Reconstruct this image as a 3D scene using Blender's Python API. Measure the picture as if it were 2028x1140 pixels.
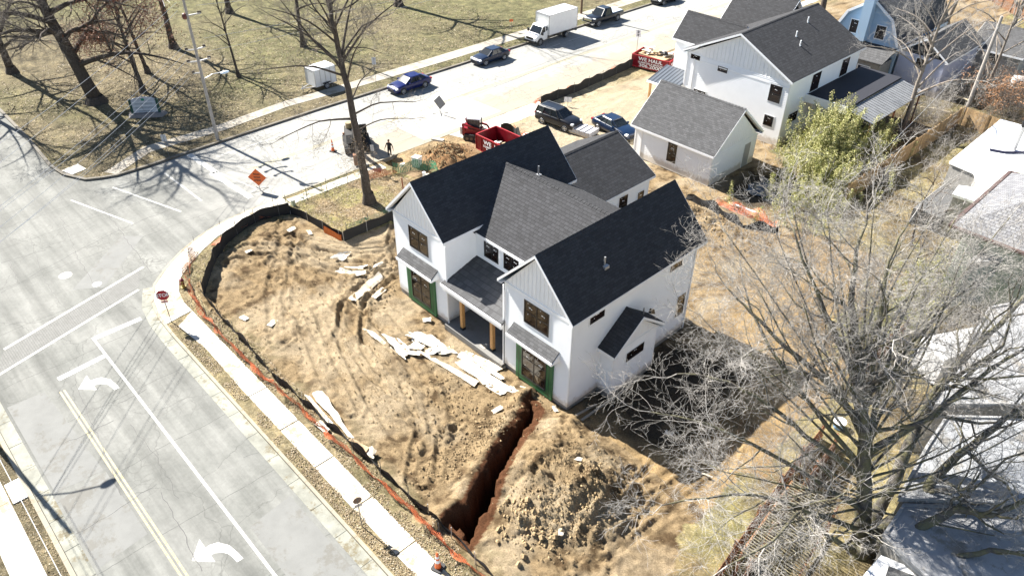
import bpy, bmesh, math, random
import numpy as np
from mathutils import Vector, Matrix
R_ = math.radians
for o in list(bpy.data.objects): bpy.data.objects.remove(o)
S = bpy.context.scene
C = S.collection
random.seed(7); RNG = np.random.default_rng(7)

# ------------------------------------------------------------------ camera, sky, sun, exposure
CAM_F, CAM_YAW, CAM_PITCH, CAM_ROLL = 1492.744 / 2028, R_(-46.298), R_(36.604), R_(0.456)
CAM_POS = Vector((34.052, -22.356, 29.723))
def cam_axes():
    cy, sy, cp, sp = math.cos(CAM_YAW), math.sin(CAM_YAW), math.cos(CAM_PITCH), math.sin(CAM_PITCH)
    fwd = Vector((sy*cp, cy*cp, -sp)); right = Vector((cy, -sy, 0)); up = right.cross(fwd)
    cr, sr = math.cos(CAM_ROLL), math.sin(CAM_ROLL)
    return right*cr + up*sr, -right*sr + up*cr, fwd
AX, AY, AZ = cam_axes()
cd = bpy.data.cameras.new('camera'); cam = bpy.data.objects.new('camera', cd); C.objects.link(cam)
cd.sensor_width = 36; cd.lens = 36*CAM_F; cd.clip_end = 3000; cd.clip_start = 0.5
Mx = Matrix((AX, AY, -AZ)).transposed().to_4x4(); Mx.translation = CAM_POS
cam.matrix_world = Mx
S.camera = cam
SUN_AZ, SUN_EL = R_(-97), R_(41.5)     # azimuth from +Y towards +X
W = bpy.data.worlds.new('World'); S.world = W; W.use_nodes = True
nt = W.node_tree; bg = nt.nodes['Background']; sky = nt.nodes.new('ShaderNodeTexSky')
sky.sky_type = 'NISHITA'; sky.sun_disc = False; sky.sun_elevation = SUN_EL; sky.sun_rotation = SUN_AZ
sky.air_density = 1.0; sky.dust_density = 0.6; sky.altitude = 200
nt.links.new(sky.outputs[0], bg.inputs[0]); bg.inputs[1].default_value = 0.05
sl = bpy.data.lights.new('sun', 'SUN'); sl.energy = 5.0; sl.angle = R_(0.5); sl.color = (1.0, 0.955, 0.88)
so = bpy.data.objects.new('sun', sl); C.objects.link(so)
sd = Vector((math.sin(SUN_AZ)*math.cos(SUN_EL), math.cos(SUN_AZ)*math.cos(SUN_EL), math.sin(SUN_EL)))
so.rotation_euler = sd.to_track_quat('Z', 'Y').to_euler(); so.location = (-60, 0, 60)
S.view_settings.view_transform = 'Standard'; S.view_settings.look = 'None'; S.view_settings.gamma = 1
S.view_settings.exposure = 1.88
S.render.engine = 'CYCLES'

def at(u, v, z=-0.4):
    """point on the horizontal plane z seen at photo pixel u,v"""
    d = AX*((u-1014)/1492.744) + AY*(-(v-570)/1492.744) + AZ
    return CAM_POS + d*((z-CAM_POS.z)/d.z)

# ------------------------------------------------------------------ mesh helpers
class MB:
    def __init__(s): s.v = []; s.f = []; s.m = []
    def poly(s, pts, m=0):
        n = len(s.v); s.v += [tuple(p) for p in pts]; s.f.append(tuple(range(n, n+len(pts)))); s.m.append(m)
    def box(s, x0, y0, z0, x1, y1, z1, m=0):
        s.hexa([(x0,y0,z0),(x1,y0,z0),(x1,y1,z0),(x0,y1,z0)], [(x0,y0,z1),(x1,y0,z1),(x1,y1,z1),(x0,y1,z1)], m)
    def hexa(s, lo, hi, m=0):
        n = len(s.v); k = len(lo); s.v += [tuple(p) for p in lo] + [tuple(p) for p in hi]
        s.f.append(tuple(n+i for i in reversed(range(k)))); s.m.append(m)
        s.f.append(tuple(n+k+i for i in range(k))); s.m.append(m)
        for i in range(k):
            j = (i+1) % k; s.f.append((n+i, n+j, n+k+j, n+k+i)); s.m.append(m)
    def prism(s, pts, z0, z1, m=0): s.hexa([(x,y,z0) for x,y in pts], [(x,y,z1) for x,y in pts], m)
    def bar(s, p, q, w, h, m=0, up=(0,0,1)):
        p, q = Vector(p), Vector(q); d = (q-p)
        if d.length < 1e-6: return
        d.normalize(); upv = Vector(up)
        if abs(d.dot(upv)) > .98: upv = Vector((1,0,0))
        a = d.cross(upv).normalized()*(w/2); b = a.cross(d).normalized()*(h/2)
        s.hexa([p-a-b, p+a-b, p+a+b, p-a+b], [q-a-b, q+a-b, q+a+b, q-a+b], m)
    def tube(s, pts, rad, n=6, m=0, cap=True):
        pts = [Vector(p) for p in pts]; N = len(pts)
        if not hasattr(rad, '__len__'): rad = [rad]*N
        base = len(s.v); ref = None
        for i, p in enumerate(pts):
            d = pts[min(i+1, N-1)] - pts[max(i-1, 0)]
            if d.length < 1e-9: d = Vector((0,0,1))
            d.normalize()
            if ref is None or abs(ref.dot(d)) > .95: ref = Vector((1,0,0)) if abs(d.x) < .8 else Vector((0,1,0))
            a = (ref - d*ref.dot(d)).normalized(); b = d.cross(a); ref = a
            for k in range(n):
                t = 2*math.pi*k/n; s.v.append(tuple(p + (a*math.cos(t) + b*math.sin(t))*rad[i]))
        for i in range(N-1):
            for k in range(n):
                k2 = (k+1) % n
                s.f.append((base+i*n+k, base+i*n+k2, base+(i+1)*n+k2, base+(i+1)*n+k)); s.m.append(m)
        if cap and n > 2:
            s.f.append(tuple(base+k for k in reversed(range(n)))); s.m.append(m)
            s.f.append(tuple(base+(N-1)*n+k for k in range(n))); s.m.append(m)
    def cyl(s, p, q, r, n=12, m=0, r2=None): s.tube([p, q], [r, r if r2 is None else r2], n, m)
    def ball(s, c, r, n=8, m=0, sc=(1,1,1)):
        base = len(s.v)
        for i in range(1, n//2):
            t = math.pi*i/(n//2)
            for k in range(n):
                a = 2*math.pi*k/n
                s.v.append((c[0]+r*sc[0]*math.sin(t)*math.cos(a), c[1]+r*sc[1]*math.sin(t)*math.sin(a), c[2]+r*sc[2]*math.cos(t)))
        top = len(s.v); s.v.append((c[0], c[1], c[2]+r*sc[2])); s.v.append((c[0], c[1], c[2]-r*sc[2]))
        rows = n//2-1
        for i in range(rows-1):
            for k in range(n):
                k2 = (k+1) % n; s.f.append((base+i*n+k, base+(i+1)*n+k, base+(i+1)*n+k2, base+i*n+k2)); s.m.append(m)
        for k in range(n):
            k2 = (k+1) % n; s.f.append((top, base+k, base+k2)); s.m.append(m)
            s.f.append((top+1, base+(rows-1)*n+k2, base+(rows-1)*n+k)); s.m.append(m)
    def loft(s, secs, m=0, cap=True):
        base = len(s.v); n = len(secs[0])
        for sec in secs: s.v += [tuple(p) for p in sec]
        for i in range(len(secs)-1):
            for k in range(n):
                k2 = (k+1) % n; s.f.append((base+i*n+k, base+i*n+k2, base+(i+1)*n+k2, base+(i+1)*n+k)); s.m.append(m)
        if cap:
            s.f.append(tuple(base+k for k in reversed(range(n)))); s.m.append(m)
            s.f.append(tuple(base+(len(secs)-1)*n+k for k in range(n))); s.m.append(m)
    def build(s, name, mats, parent=None, smooth=False, fixn=True):
        me = bpy.data.meshes.new(name)
        if not isinstance(mats, (list, tuple)): mats = [mats]
        me.from_pydata(s.v, [], s.f)
        for mm in mats: me.materials.append(mm)
        if len(mats) > 1: me.polygons.foreach_set('material_index', s.m)
        if fixn and len(s.f) < 60000:
            b = bmesh.new(); b.from_mesh(me); bmesh.ops.recalc_face_normals(b, faces=b.faces); b.to_mesh(me); b.free()
        if smooth: me.polygons.foreach_set('use_smooth', [True]*len(me.polygons))
        me.update()
        o = bpy.data.objects.new(name, me); C.objects.link(o)
        if parent: o.parent = parent
        return o

def tag(o, label=None, cat=None, group=None, kind=None):
    if label: o['label'] = label
    if cat: o['category'] = cat
    if group: o['group'] = group
    if kind: o['kind'] = kind
    return o
def thing(name, label, cat, loc=(0,0,0), rz=0, group=None):
    o = bpy.data.objects.new(name, None); C.objects.link(o); o.location = loc; o.rotation_euler = (0,0,rz)
    o.empty_display_size = .3
    return tag(o, label, cat, group)
def copy_tree(o, parent=None):
    c = o.copy(); C.objects.link(c); c.parent = parent
    for ch in [q for q in o.children]: copy_tree(ch, c)
    return c
def textmesh(txt, size, extrude=.004, sx=1.0):
    cu = bpy.data.curves.new('t', 'FONT'); cu.body = txt; cu.size = size; cu.extrude = extrude; cu.align_x = 'CENTER'; cu.align_y = 'CENTER'
    cu.offset = size*.018
    o = bpy.data.objects.new('t', cu); C.objects.link(o)
    bpy.context.view_layer.update()
    me = bpy.data.meshes.new_from_object(o.evaluated_get(bpy.context.evaluated_depsgraph_get()))
    bpy.data.objects.remove(o)
    for v in me.vertices: v.co.x *= sx
    return me
def text(name, txt, size, m, parent, loc, rot, sx=1.0):
    me = textmesh(txt, size, sx=sx); me.materials.clear(); me.materials.append(m)
    o = bpy.data.objects.new(name, me); C.objects.link(o); o.parent = parent; o.location = loc; o.rotation_euler = rot
    return o

# ------------------------------------------------------------------ materials
MATS = {}
def newmat(name):
    m = bpy.data.materials.new(name); m.use_nodes = True; MATS[name] = m
    return m, m.node_tree, m.node_tree.nodes['Principled BSDF']
def N(t, kind, **kw):
    n = t.nodes.new(kind)
    for k, v in kw.items():
        if k in n.inputs: n.inputs[k].default_value = v
        else: setattr(n, k, v)
    return n
def ramp(t, fac, stops):
    r = t.nodes.new('ShaderNodeValToRGB'); t.links.new(fac, r.inputs[0])
    e = r.color_ramp.elements
    while len(e) < len(stops): e.new(.5)
    for i, (p, c) in enumerate(stops): e[i].position = p; e[i].color = (*c, 1) if len(c) == 3 else c
    return r.outputs[0]
def mixc(t, fac, a, b, mode='MIX'):
    n = t.nodes.new('ShaderNodeMix'); n.data_type = 'RGBA'; n.blend_type = mode
    for i, x in ((0, fac), (6, a), (7, b)):
        if hasattr(x, 'links') or hasattr(x, 'is_linked'): t.links.new(x, n.inputs[i])
        else: n.inputs[i].default_value = x if i == 0 else (*x[:3], 1)
    return n.outputs[2]
def noise(t, scale, detail=4, rough=.6, vec=None, dist=0.):
    n = N(t, 'ShaderNodeTexNoise'); n.inputs['Scale'].default_value = scale; n.inputs['Detail'].default_value = detail
    n.inputs['Roughness'].default_value = rough; n.inputs['Distortion'].default_value = dist
    if vec is not None: t.links.new(vec, n.inputs['Vector'])
    return n.outputs['Fac']
def bump(t, bsdf, h, strength=.3, dist=.02):
    b = N(t, 'ShaderNodeBump'); b.inputs['Strength'].default_value = strength; b.inputs['Distance'].default_value = dist
    t.links.new(h, b.inputs['Height']); t.links.new(b.outputs[0], bsdf.inputs['Normal'])
def pos(t): return N(t, 'ShaderNodeNewGeometry').outputs['Position']
def math_(t, op, a, b=None):
    n = N(t, 'ShaderNodeMath'); n.operation = op
    for i, x in enumerate((a, b)):
        if x is None: continue
        if hasattr(x, 'is_linked'): t.links.new(x, n.inputs[i])
        else: n.inputs[i].default_value = x
    return n.outputs[0]
def mat(name, col, rough=.6, var=.12, scale=6., metal=0., bmp=.0, spec=.5, coat=0., emit=None, trans=0.):
    if name in MATS: return MATS[name]
    m, t, b = newmat(name)
    f = noise(t, scale, 5, .6, pos(t))
    c = ramp(t, f, [(.25, tuple(x*(1-var) for x in col)), (.75, tuple(min(1, x*(1+var)) for x in col))])
    t.links.new(c, b.inputs['Base Color'])
    b.inputs['Roughness'].default_value = rough; b.inputs['Metallic'].default_value = metal
    b.inputs['Specular IOR Level'].default_value = spec
    if coat: b.inputs['Coat Weight'].default_value = coat; b.inputs['Coat Roughness'].default_value = .04
    if bmp: bump(t, b, noise(t, scale*4, 4, .6, pos(t)), bmp, .02)
    if trans: b.inputs['Transmission Weight'].default_value = trans
    return m
white = mat('white_paint', (.80,.81,.83), .55, .04, 1.5)
trim = mat('white_trim', (.86,.87,.88), .45, .03, 2)
black = mat('black_paint', (.012,.012,.014), .35, .2)
blackm = mat('black_rubber', (.02,.02,.02), .7, .2)
galv = mat('galvanised', (.42,.42,.42), .45, .15, 12, metal=.6)
steel = mat('steel_post', (.12,.125,.13), .5, .2, 8, metal=.5)
concrete = mat('foundation', (.27,.25,.22), .85, .2, 5, bmp=.2)
timber = mat('new_timber', (.52,.28,.10), .6, .25, 9)
orange = mat('orange_plastic', (.75,.13,.02), .5, .15)
red = mat('red_paint', (.19,.004,.011), .4, .2, 3)
glassd = mat('dark_glass', (.012,.016,.02), .03, .3, spec=.35)
chrome = mat('chrome', (.7,.7,.72), .15, .05, metal=1.)
signred = mat('sign_red', (.35,.004,.012), .4, .05)
signwhite = mat('sign_white', (.8,.8,.8), .4, .03)
lampglass = mat('lamp_glass', (.55,.65,.75), .2, .1)
def dirtywhite(name, col, dirt, amt, sc=1.6):
    m, t, b = newmat(name); p = pos(t)
    f = ramp(t, noise(t, sc, 7, .75, p, .6), [(.5-amt*.25, (0,0,0)), (.62, (1,1,1))])
    c = mixc(t, 1., mixc(t, f, col, dirt), ramp(t, noise(t, 14, 4, .7, p), [(.3, (.82,.80,.77)), (.6, (1.,1.,1.))]), 'MULTIPLY')
    t.links.new(c, b.inputs['Base Color']); b.inputs['Roughness'].default_value = .7
    bump(t, b, noise(t, 7, 4, .6, p), .3, .02); return m
boardwhite = dirtywhite('white_board', (.62,.59,.52), (.36,.28,.18), .35)
lumber = mat('pale_lumber', (.58,.47,.32), .7, .2, 8)

def siding(name, col, batten=False):
    m, t, b = newmat(name); p = pos(t)
    sp = N(t, 'ShaderNodeSeparateXYZ'); t.links.new(p, sp.inputs[0])
    f = noise(t, 1.2, 4, .6, p)
    c = ramp(t, f, [(.3, tuple(x*.95 for x in col)), (.7, col)])
    mz = math_(t, 'SUBTRACT', math_(t, 'MULTIPLY', noise(t, 2.6, 6, .75, p), 1.1), math_(t, 'ADD', sp.outputs['Z'], .12))
    c = mixc(t, math_(t, 'MULTIPLY', ramp(t, mz, [(0, (0,0,0)), (.35, (1,1,1))]), .6), c, (.42,.33,.22))
    t.links.new(c, b.inputs['Base Color']); b.inputs['Roughness'].default_value = .5
    return m
sid = siding('white_siding', (.87,.88,.89))

def shingle(name, col, axis, var=.36, light=1.3):
    """courses run along the ridge; slope along X ('x') or Y ('y')"""
    m, t, b = newmat(name); p = pos(t)
    sp = N(t, 'ShaderNodeSeparateXYZ'); t.links.new(p, sp.inputs[0])
    cb = N(t, 'ShaderNodeCombineXYZ')
    t.links.new(sp.outputs['Y' if axis == 'x' else 'X'], cb.inputs[0])
    t.links.new(math_(t, 'MULTIPLY', sp.outputs['Z'], 1.4142), cb.inputs[1])
    br = N(t, 'ShaderNodeTexBrick'); t.links.new(cb.outputs[0], br.inputs['Vector'])
    br.inputs['Scale'].default_value = 1; br.inputs['Brick Width'].default_value = .32; br.inputs['Row Height'].default_value = .155
    br.inputs['Mortar Size'].default_value = .011; br.inputs['Mortar Smooth'].default_value = .3; br.inputs['Bias'].default_value = 0
    lo = tuple(x*(1-var) for x in col); hi = tuple(x*light for x in col)
    br.inputs['Color1'].default_value = (*lo, 1); br.inputs['Color2'].default_value = (*hi, 1)
    br.inputs['Mortar'].default_value = (*[x*.35 for x in col], 1)
    n2 = noise(t, 2.2, 4, .7, p)
    gr = noise(t, 60, 2, .6, p)
    c = mixc(t, math_(t, 'MULTIPLY', n2, .55), br.outputs['Color'], (col[0]*1.25, col[1]*1.22, col[2]*1.18))
    c = mixc(t, .35, c, ramp(t, gr, [(.3, (col[0]*.5,)*3), (.7, (col[0]*1.7,)*3)]))
    t.links.new(c, b.inputs['Base Color']); b.inputs['Roughness'].default_value = .9
    b.inputs['Specular IOR Level'].default_value = .05
    bump(t, b, math_(t, 'ADD', math_(t, 'MULTIPLY', br.outputs['Fac'], -1.0), math_(t, 'MULTIPLY', gr, .4)), .9, .012)
    return m
SHC = (.050,.051,.056)
shx = shingle('shingle_along_y', SHC, 'x'); shy = shingle('shingle_along_x', SHC, 'y')
shg = shingle('grey_shingle_x', (.095,.096,.10), 'x', .4, 1.4); shgy = shingle('grey_shingle_y', (.080,.081,.085), 'y', .4, 1.4)

def winglass():
    m, t, b = newmat('window_glass'); p = pos(t)
    f = noise(t, 3.5, 6, .8, p, 1.5)
    c = ramp(t, f, [(.46, (.004,.004,.006)), (.54, (.035,.018,.010)), (.62, (.008,.006,.005)), (.70, (.12,.075,.05))])
    t.links.new(c, b.inputs['Base Color']); b.inputs['Roughness'].default_value = .06; b.inputs['Specular IOR Level'].default_value = .7
    return m
wglass = winglass()
# ------------------------------------------------------------------ terrain
ROAD = -0.5; LAND = -0.38
_P = RNG.random((4, 512, 512))
def vnoise(x, y, s, k=0):
    u, v = np.asarray(x)*s+137.3*k+5000, np.asarray(y)*s+71.9*k+5000
    i, j = np.floor(u).astype(int), np.floor(v).astype(int); a, b = u-i, v-j
    a, b = a*a*(3-2*a), b*b*(3-2*b); g = _P[k % 4]; i %= 512; j %= 512; i2 = (i+1) % 512; j2 = (j+1) % 512
    return (g[i,j]*(1-a)+g[i2,j]*a)*(1-b) + (g[i,j2]*(1-a)+g[i2,j2]*a)*b
def fbm(x, y, s, o=4, k=0, g=.5):
    r = 0; a = 1; t = 0
    for q in range(o): r = r + a*vnoise(x, y, s*2**q, k+q); t += a; a *= g
    return r/t - .5
def inpoly(x, y, poly):
    x, y = np.asarray(x, float), np.asarray(y, float); r = np.zeros(np.broadcast(x, y).shape, bool)
    for (x0, y0), (x1, y1) in zip(poly, poly[1:]+poly[:1]):
        if y0 == y1: continue
        c = ((y0 > y) != (y1 > y)) & (x < (x1-x0)*(y-y0)/(y1-y0)+x0)
        r ^= c
    return r
def segd(x, y, pl, closed=False):
    """distance to a polyline and arc length along it, side sign"""
    best = None; s0 = 0; L = None; sgn = None
    pp = list(zip(pl, pl[1:] + (pl[:1] if closed else [])))
    if not closed: pp = list(zip(pl, pl[1:]))
    for (x0, y0), (x1, y1) in pp:
        dx, dy = x1-x0, y1-y0; l = math.hypot(dx, dy)
        t = np.clip(((x-x0)*dx+(y-y0)*dy)/(l*l), 0, 1)
        d = np.hypot(x-x0-t*dx, y-y0-t*dy); sg = np.sign((x-x0)*dy-(y-y0)*dx)
        if best is None: best, L, sgn = d, s0+t*l, sg
        else:
            mk = d < best; best = np.where(mk, d, best); L = np.where(mk, s0+t*l, L); sgn = np.where(mk, sg, sgn)
        s0 += l
    return best, L, sgn
KLOT = [(-16.45,160),(-16.45,-2.6),(-16.2,-4.6),(-15.5,-6.8),(-14.5,-8.6),(-13.2,-10.3),(-11.8,-11.7),(-10.2,-12.5),(-8.4,-12.85),(-6,-12.95),(200,-12.85)]
KPARK = [(-29.6,300),(-29.6,12),(-29.4,4),(-29.1,-5),(-29.2,-8.0),(-30.2,-9.8),(-32.4,-10.8),(-34.7,-11.05),(-41.6,-10.8),(-300,-10.8)]
KSE = [(200,-23.1),(-9,-23.1),(-12,-23.6),(-14.5,-25.2),(-16,-28),(-16.45,-32),(-16.45,-200)]
KSW = [(-300,-23.1),(-36,-23.1),(-32,-24),(-30,-26),(-29.6,-30),(-29.6,-200)]
LOT = KLOT + [(200,160)]; PARK = KPARK + [(-300,300)]; SE = KSE + [(200,-200)]; SW = KSW + [(-300,-200)]
TRENCH = [(13.1,-.9),(13.9,-2.6),(14.6,-4.6),(15.35,-6.6),(16.1,-8.0),(16.1,-9.4),(17.8,-9.4),(17.3,-7.7),(16.2,-6.0),(15.15,-3.5),(14.05,-1.0)]
HOUSEP = [(0,0),(4.95,0),(4.95,-.35),(10.12,-.35),(10.12,0),(15.08,0),(15.08,2.4),(16.02,2.4),(16.02,6.2),(15.08,6.2),(15.08,10.6),(7,16),(7,19.5),(0,19.5)]
TRACKS = [  # (points, half gauge, depth, tread)
 ([(-8.5,-4.4),(-4.2,-3.5),(1.4,-3.9),(7.0,-4.6),(11.0,-6.2),(13.4,-8.8)], .62, .11),
 ([(-4.4,3.6),(-3.2,1.2),(-2.0,-1.2),(-.6,-3.6),(2.6,-5.6),(7.8,-7.1),(11.5,-7.6)], .62, .10),
 ([(-7.4,5.5),(-5.0,3.2),(-2.2,2.2),(-.7,1.5)], .5, .13),
 ([(-11.2,-2.8),(-8.4,-1.2),(-6.2,.4),(-4.3,3.4)], .6, .07),
 ([(-2.6,-1.3),(0,-2.2),(4,-3.0),(9,-4.3),(12,-6.1)], .6, .08),
 ([(19,-8.9),(22,-8.2),(26,-6.9),(30,-6.2)], .6, .07),
 ([(-11.5,-5.2),(-8.6,-2.4),(-5.5,-.6),(-2.4,.9)], .62, .10),
 ([(-10.4,-6.6),(-6.5,-5.6),(-2,-5.9),(3,-7.6),(7,-8.7)], .6, .10),
 ([(-3.4,5.4),(-2.2,1.0),(-1.4,-2.6),(1.5,-5.2),(6.5,-5.6),(11.2,-5.3)], .7, .12),
 ([(-12.6,-1.2),(-9.6,-3.0),(-5.0,-6.4),(-1,-8.4)], .55, .08),
 ([(-.9,8),(-1.5,4),(-3.2,0),(-6.6,-2.2),(-10.5,-2.2)], .6, .11),
 ([(17,9.4),(20,6),(21.4,1),(21.8,-5),(24,-8)], .7, .06),
 ([(16,12),(19,11.5),(21,8),(22.5,3),(22,-5)], .8, .05),
 ([(-15,24),(-11,23.5),(-6,25.0),(-2,29),(-3,36)], .75, .05),
 ([(-14,34),(-9,33),(-5,31),(-3,28)], .75, .05),
]
def hz(x, y):
    x, y = np.asarray(x, float), np.asarray(y, float)
    inl = inpoly(x, y, LOT); land = inl | inpoly(x, y, PARK) | inpoly(x, y, SE) | inpoly(x, y, SW)
    z = np.where(land, LAND, -.8)
    z = z + np.where(land & ~inl, fbm(x, y, .15, 4, 1)*.12*0 , 0)
    dk, _, _ = segd(x, y, KLOT)
    ramp_ = np.clip((dk-2.0)/.8, 0, 1)*inl*(y < 60)*(x < 34)
    rough = ramp_*np.clip((np.hypot(x+11, (y-4)*1.3)-5.5)/1.5, .25, 1)
    z = z + ramp_*.07
    z = z + rough*(fbm(x, y, .35, 3, 2)*.28 + fbm(x, y, 1.1, 3, 1)*.20)
    front = np.clip((3.5-y)/2, .35, 1)*np.clip((26-x)/3, .3, 1)
    rid = 1-np.abs(fbm(x+.6*fbm(x, y, .8, 2), y, 1.7, 4, 3)*2)
    z = z + rough*front*(fbm(x, y, 3.1, 4, 0, .66)*.21 + (rid-.75)*.11*(fbm(x, y, .4, 2, 1) > -.05))
    # scattered rough clod fields
    cf = np.clip(fbm(x, y, .45, 3, 3)*6-.35, 0, 1)
    z = z + rough*front*cf*fbm(x, y, 5.5, 3, 2, .7)*.34
    for pl, hg, dep in TRACKS:
        d, L, sg = segd(x, y, pl)
        wob = fbm(x, y, .5, 2, 1)*.3
        m = np.clip(1-np.abs(np.abs(d+wob)-hg)/.24, 0, 1)
        tread = .5+.5*np.sin(L*2*math.pi/.22 + sg*np.abs(np.abs(d)-hg)*14)
        z = z - ramp_*(m > 0)*(dep*np.minimum(m*2.2, 1)*(.75+.75*tread*np.clip(fbm(x, y, .5, 3, 2)*6+.6, 0, 1.2))) + ramp_*np.clip(1-np.abs(np.abs(np.abs(d+wob)-hg)-.30)/.14, 0, 1)*dep*.95
    # flatten near house and under it
    dh, _, _ = segd(x, y, HOUSEP, True); ih = inpoly(x, y, HOUSEP)
    z = np.where(ih, -.5, z)
    z = np.where(~ih & (dh < .5) & inl, z*(dh/.5) + (1-dh/.5)*(-.34), z)
    # spoil heap beside the trench
    g = lambda cx, cy, sx, sy, h, a=0: h*np.exp(-(((x-cx)*math.cos(a)+(y-cy)*math.sin(a))/sx)**2-((-(x-cx)*math.sin(a)+(y-cy)*math.cos(a))/sy)**2)
    heap = g(18.6,-3.6,2.7,2.4,1.55)+g(16.6,-2.8,1.3,2.2,.55)+g(20.3,-3.6,1.3,2.2,.6)+g(18.6,-6.8,1.5,1.2,.45)+g(15.9,-.9,.9,.9,.35)
    z = z + heap*inl*(1+.9*fbm(x, y, 1.2, 4, 2, .6)) + np.clip(heap*3, 0, 1)*inl*(fbm(x, y, 2.2, 4, 1, .75)*.62)
    dt, Lt, _ = segd(x, y, TRENCH, True); it = inpoly(x, y, TRENCH)
    sd = np.where(it, dt, -dt)+fbm(x, y, 1.3, 4, 3, .65)*.6-.14; it = (sd > 0)&inl&(y > -9.9)&(y < -.75); dt = np.abs(sd)
    leftd, _, sgl = segd(x, y, TRENCH[:6])
    z = z + np.where(~it & inl, .40*np.exp(-((leftd-.45)/.45)**2)*(sgl > 0)*(1+1.2*fbm(x, y, 2, 4, 2)), 0)
    z = z - np.where(it, np.minimum(dt*14, 2.7+.15*fbm(x, y, 2, 3)), 0)
    # ditch heaps: earth pile near the excavator, and by the silt fence behind the house
    z = z + inl*(g(-12.4,14.3,1.9,2.2,1.15)*(1+1.0*fbm(x, y, 1.6, 4, 2)) + g(-14.3,12.2,1.2,.9,.25))
    z = z - inl*g(-15.6,10.9,1.0,.55,.9)
    z = z + inl*(g(8.6,22.2,3.6,1.0,.55,-.1)*(1+1.4*fbm(x, y, 1.5, 4, 1)))
    return z
def gz(x, y): return float(hz(np.array([x]), np.array([y]))[0])

def lin(a, b, s): return list(np.arange(a, b-1e-6, s))
XS = [-1200,-600,-300,-200,-140,-110] + lin(-95,-58,2.5) + lin(-58,-32,.5) + lin(-32,-28.4,.15) + lin(-28.4,-17.2,1.4) + lin(-17.2,27,.095) + lin(27,40,.4) + lin(40,60,2) + [60,80,120,200,400,900,1500]
YS = [-1200,-500,-200,-100,-60,-45] + lin(-38,-28,2) + lin(-28,-24,.5) + lin(-24,-22.4,.15) + lin(-22.4,-13.8,1.2) + lin(-13.8,7,.095) + lin(7,32,.18) + lin(32,60,.4) + lin(60,110,1.2) + [110,120,140,170,250,400,800,1600]
XS, YS = np.array(XS), np.array(YS)
GX, GY = np.meshgrid(XS, YS, indexing='ij'); GZ = hz(GX, GY)
# soil colours (what the ground is made of, with house and garage shade painted in)
def mixa(a, b, m): return a*(1-m[..., None]) + b*m[..., None]
col = np.zeros(GX.shape+(3,))
n1, n2, n3 = fbm(GX, GY, .12, 4, 0), fbm(GX, GY, .5, 4, 1), fbm(GX, GY, 2.3, 4, 2, .6)
lawn_tan, lawn_green = np.array([.135,.115,.078]), np.array([.085,.098,.040])
gm = np.clip((fbm(GX, GY, .07, 3, 2))*4+.35+np.clip((GY-12)/45, -.35, .55), 0, 1)
col[:] = mixa(np.broadcast_to(lawn_tan, col.shape), np.broadcast_to(lawn_green, col.shape), gm*.65)
bare = np.clip(fbm(GX, GY, .05, 3, 3)*5-.6, 0, 1); col = mixa(col, np.array([.24,.19,.135]), bare*.75)
inlot = inpoly(GX, GY, LOT)
dirt = mixa(np.broadcast_to(np.array([.275,.203,.116]), col.shape), np.array([.098,.066,.036]), np.clip(n3*5.0+.30+n2*2.4, 0, 1))
pale = np.clip(n2*4+.10+1.1*np.exp(-((GX-1.5)/6.5)**2-((GY+5.2)/2.6)**2)+.6*np.exp(-((GX+7)/3)**2-((GY-.2)/2.5)**2), 0, 1); dirt = mixa(dirt, np.array([.41,.335,.225]), pale*.7)
dkk, _, _ = segd(GX, GY, KLOT)
land_l = mixa(col*0+np.array([.26,.215,.135]), np.array([.18,.155,.09]), np.clip(n2*4+.5, 0, 1))      # leaf litter and dull turf
site = (dkk > 2.9+n2*.9).astype(float)
grass_strip = np.clip(1-(dkk-3.0-n2*3)/.9, 0, 1)
dirt = mixa(dirt, np.array([.17,.145,.07]), grass_strip*.55*np.clip(n3*4+.5, 0, 1))
lc = mixa(land_l, dirt, site)
# turf plot by the street tree (outside the silt fence)
plot = inpoly(GX, GY, [(-16,-.3),(-12.8,.2),(-7.6,.7),(-7.3,4.6),(-6,9.6),(-12,10),(-16,9.5)]).astype(float)
lc = mixa(lc, mixa(col*0+np.array([.25,.185,.115]), np.array([.22,.20,.085]), np.clip(n2*5+.4, 0, 1)), plot)
# pale gravel yard by the cars
gr = np.clip(1.2-np.hypot((GX+8)/8.5, (GY-31)/13)+n2*.8, 0, 1)*(GY > 16)*(GX > -16.3)
lc = mixa(lc, np.array([.40,.345,.25]), np.clip(gr*2.2, 0, 1)*.85)
back = np.clip((GX-15.6+n2*2)/1.2, 0, 1)*(GY > 0)*(GY < 26)
lc = mixa(lc, mixa(col*0+np.array([.36,.255,.13]), np.array([.22,.15,.075]), np.clip(n2*4+.35, 0, 1)), back*.85)
shade_mould = np.clip(1-np.hypot((GX-18)/4.4, (GY-5.5)/7.0)+n2, 0, 1); lc = mixa(lc, np.array([.035,.030,.024]), np.clip(shade_mould*2.2, 0, 1)*.9)  # farmhouse's cast shadow painted in: soil darkened right of the wing
shade_mould = np.clip(1.2-np.hypot((GX-11.5)/4.2, (GY-54)/10)+n2*1.4, 0, 1); leaf_mould = shade_mould
shade_mould = np.clip(1.1-np.hypot((GX-9.3)/3.2, (GY-30)/4.4)+n2*.6, 0, 1); lc = mixa(lc, np.array([.035,.028,.022]), np.clip(shade_mould*2, 0, 1)*.85)  # garage's shadow likewise put into the soil colour as near-black
yard = ((GX > 24.6+n2*3)|((GY > 27+n2*2)&(GX > 12))|((GX > 5.6)&(GY > 36))).astype(float)
yd = mixa(col*0+np.array([.25,.215,.115]), np.array([.15,.115,.07]), np.clip(n2*4+.5, 0, 1)); yd = mixa(yd, np.array([.15,.17,.05]), np.clip(n1*5, 0, 1)*.7)
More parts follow.
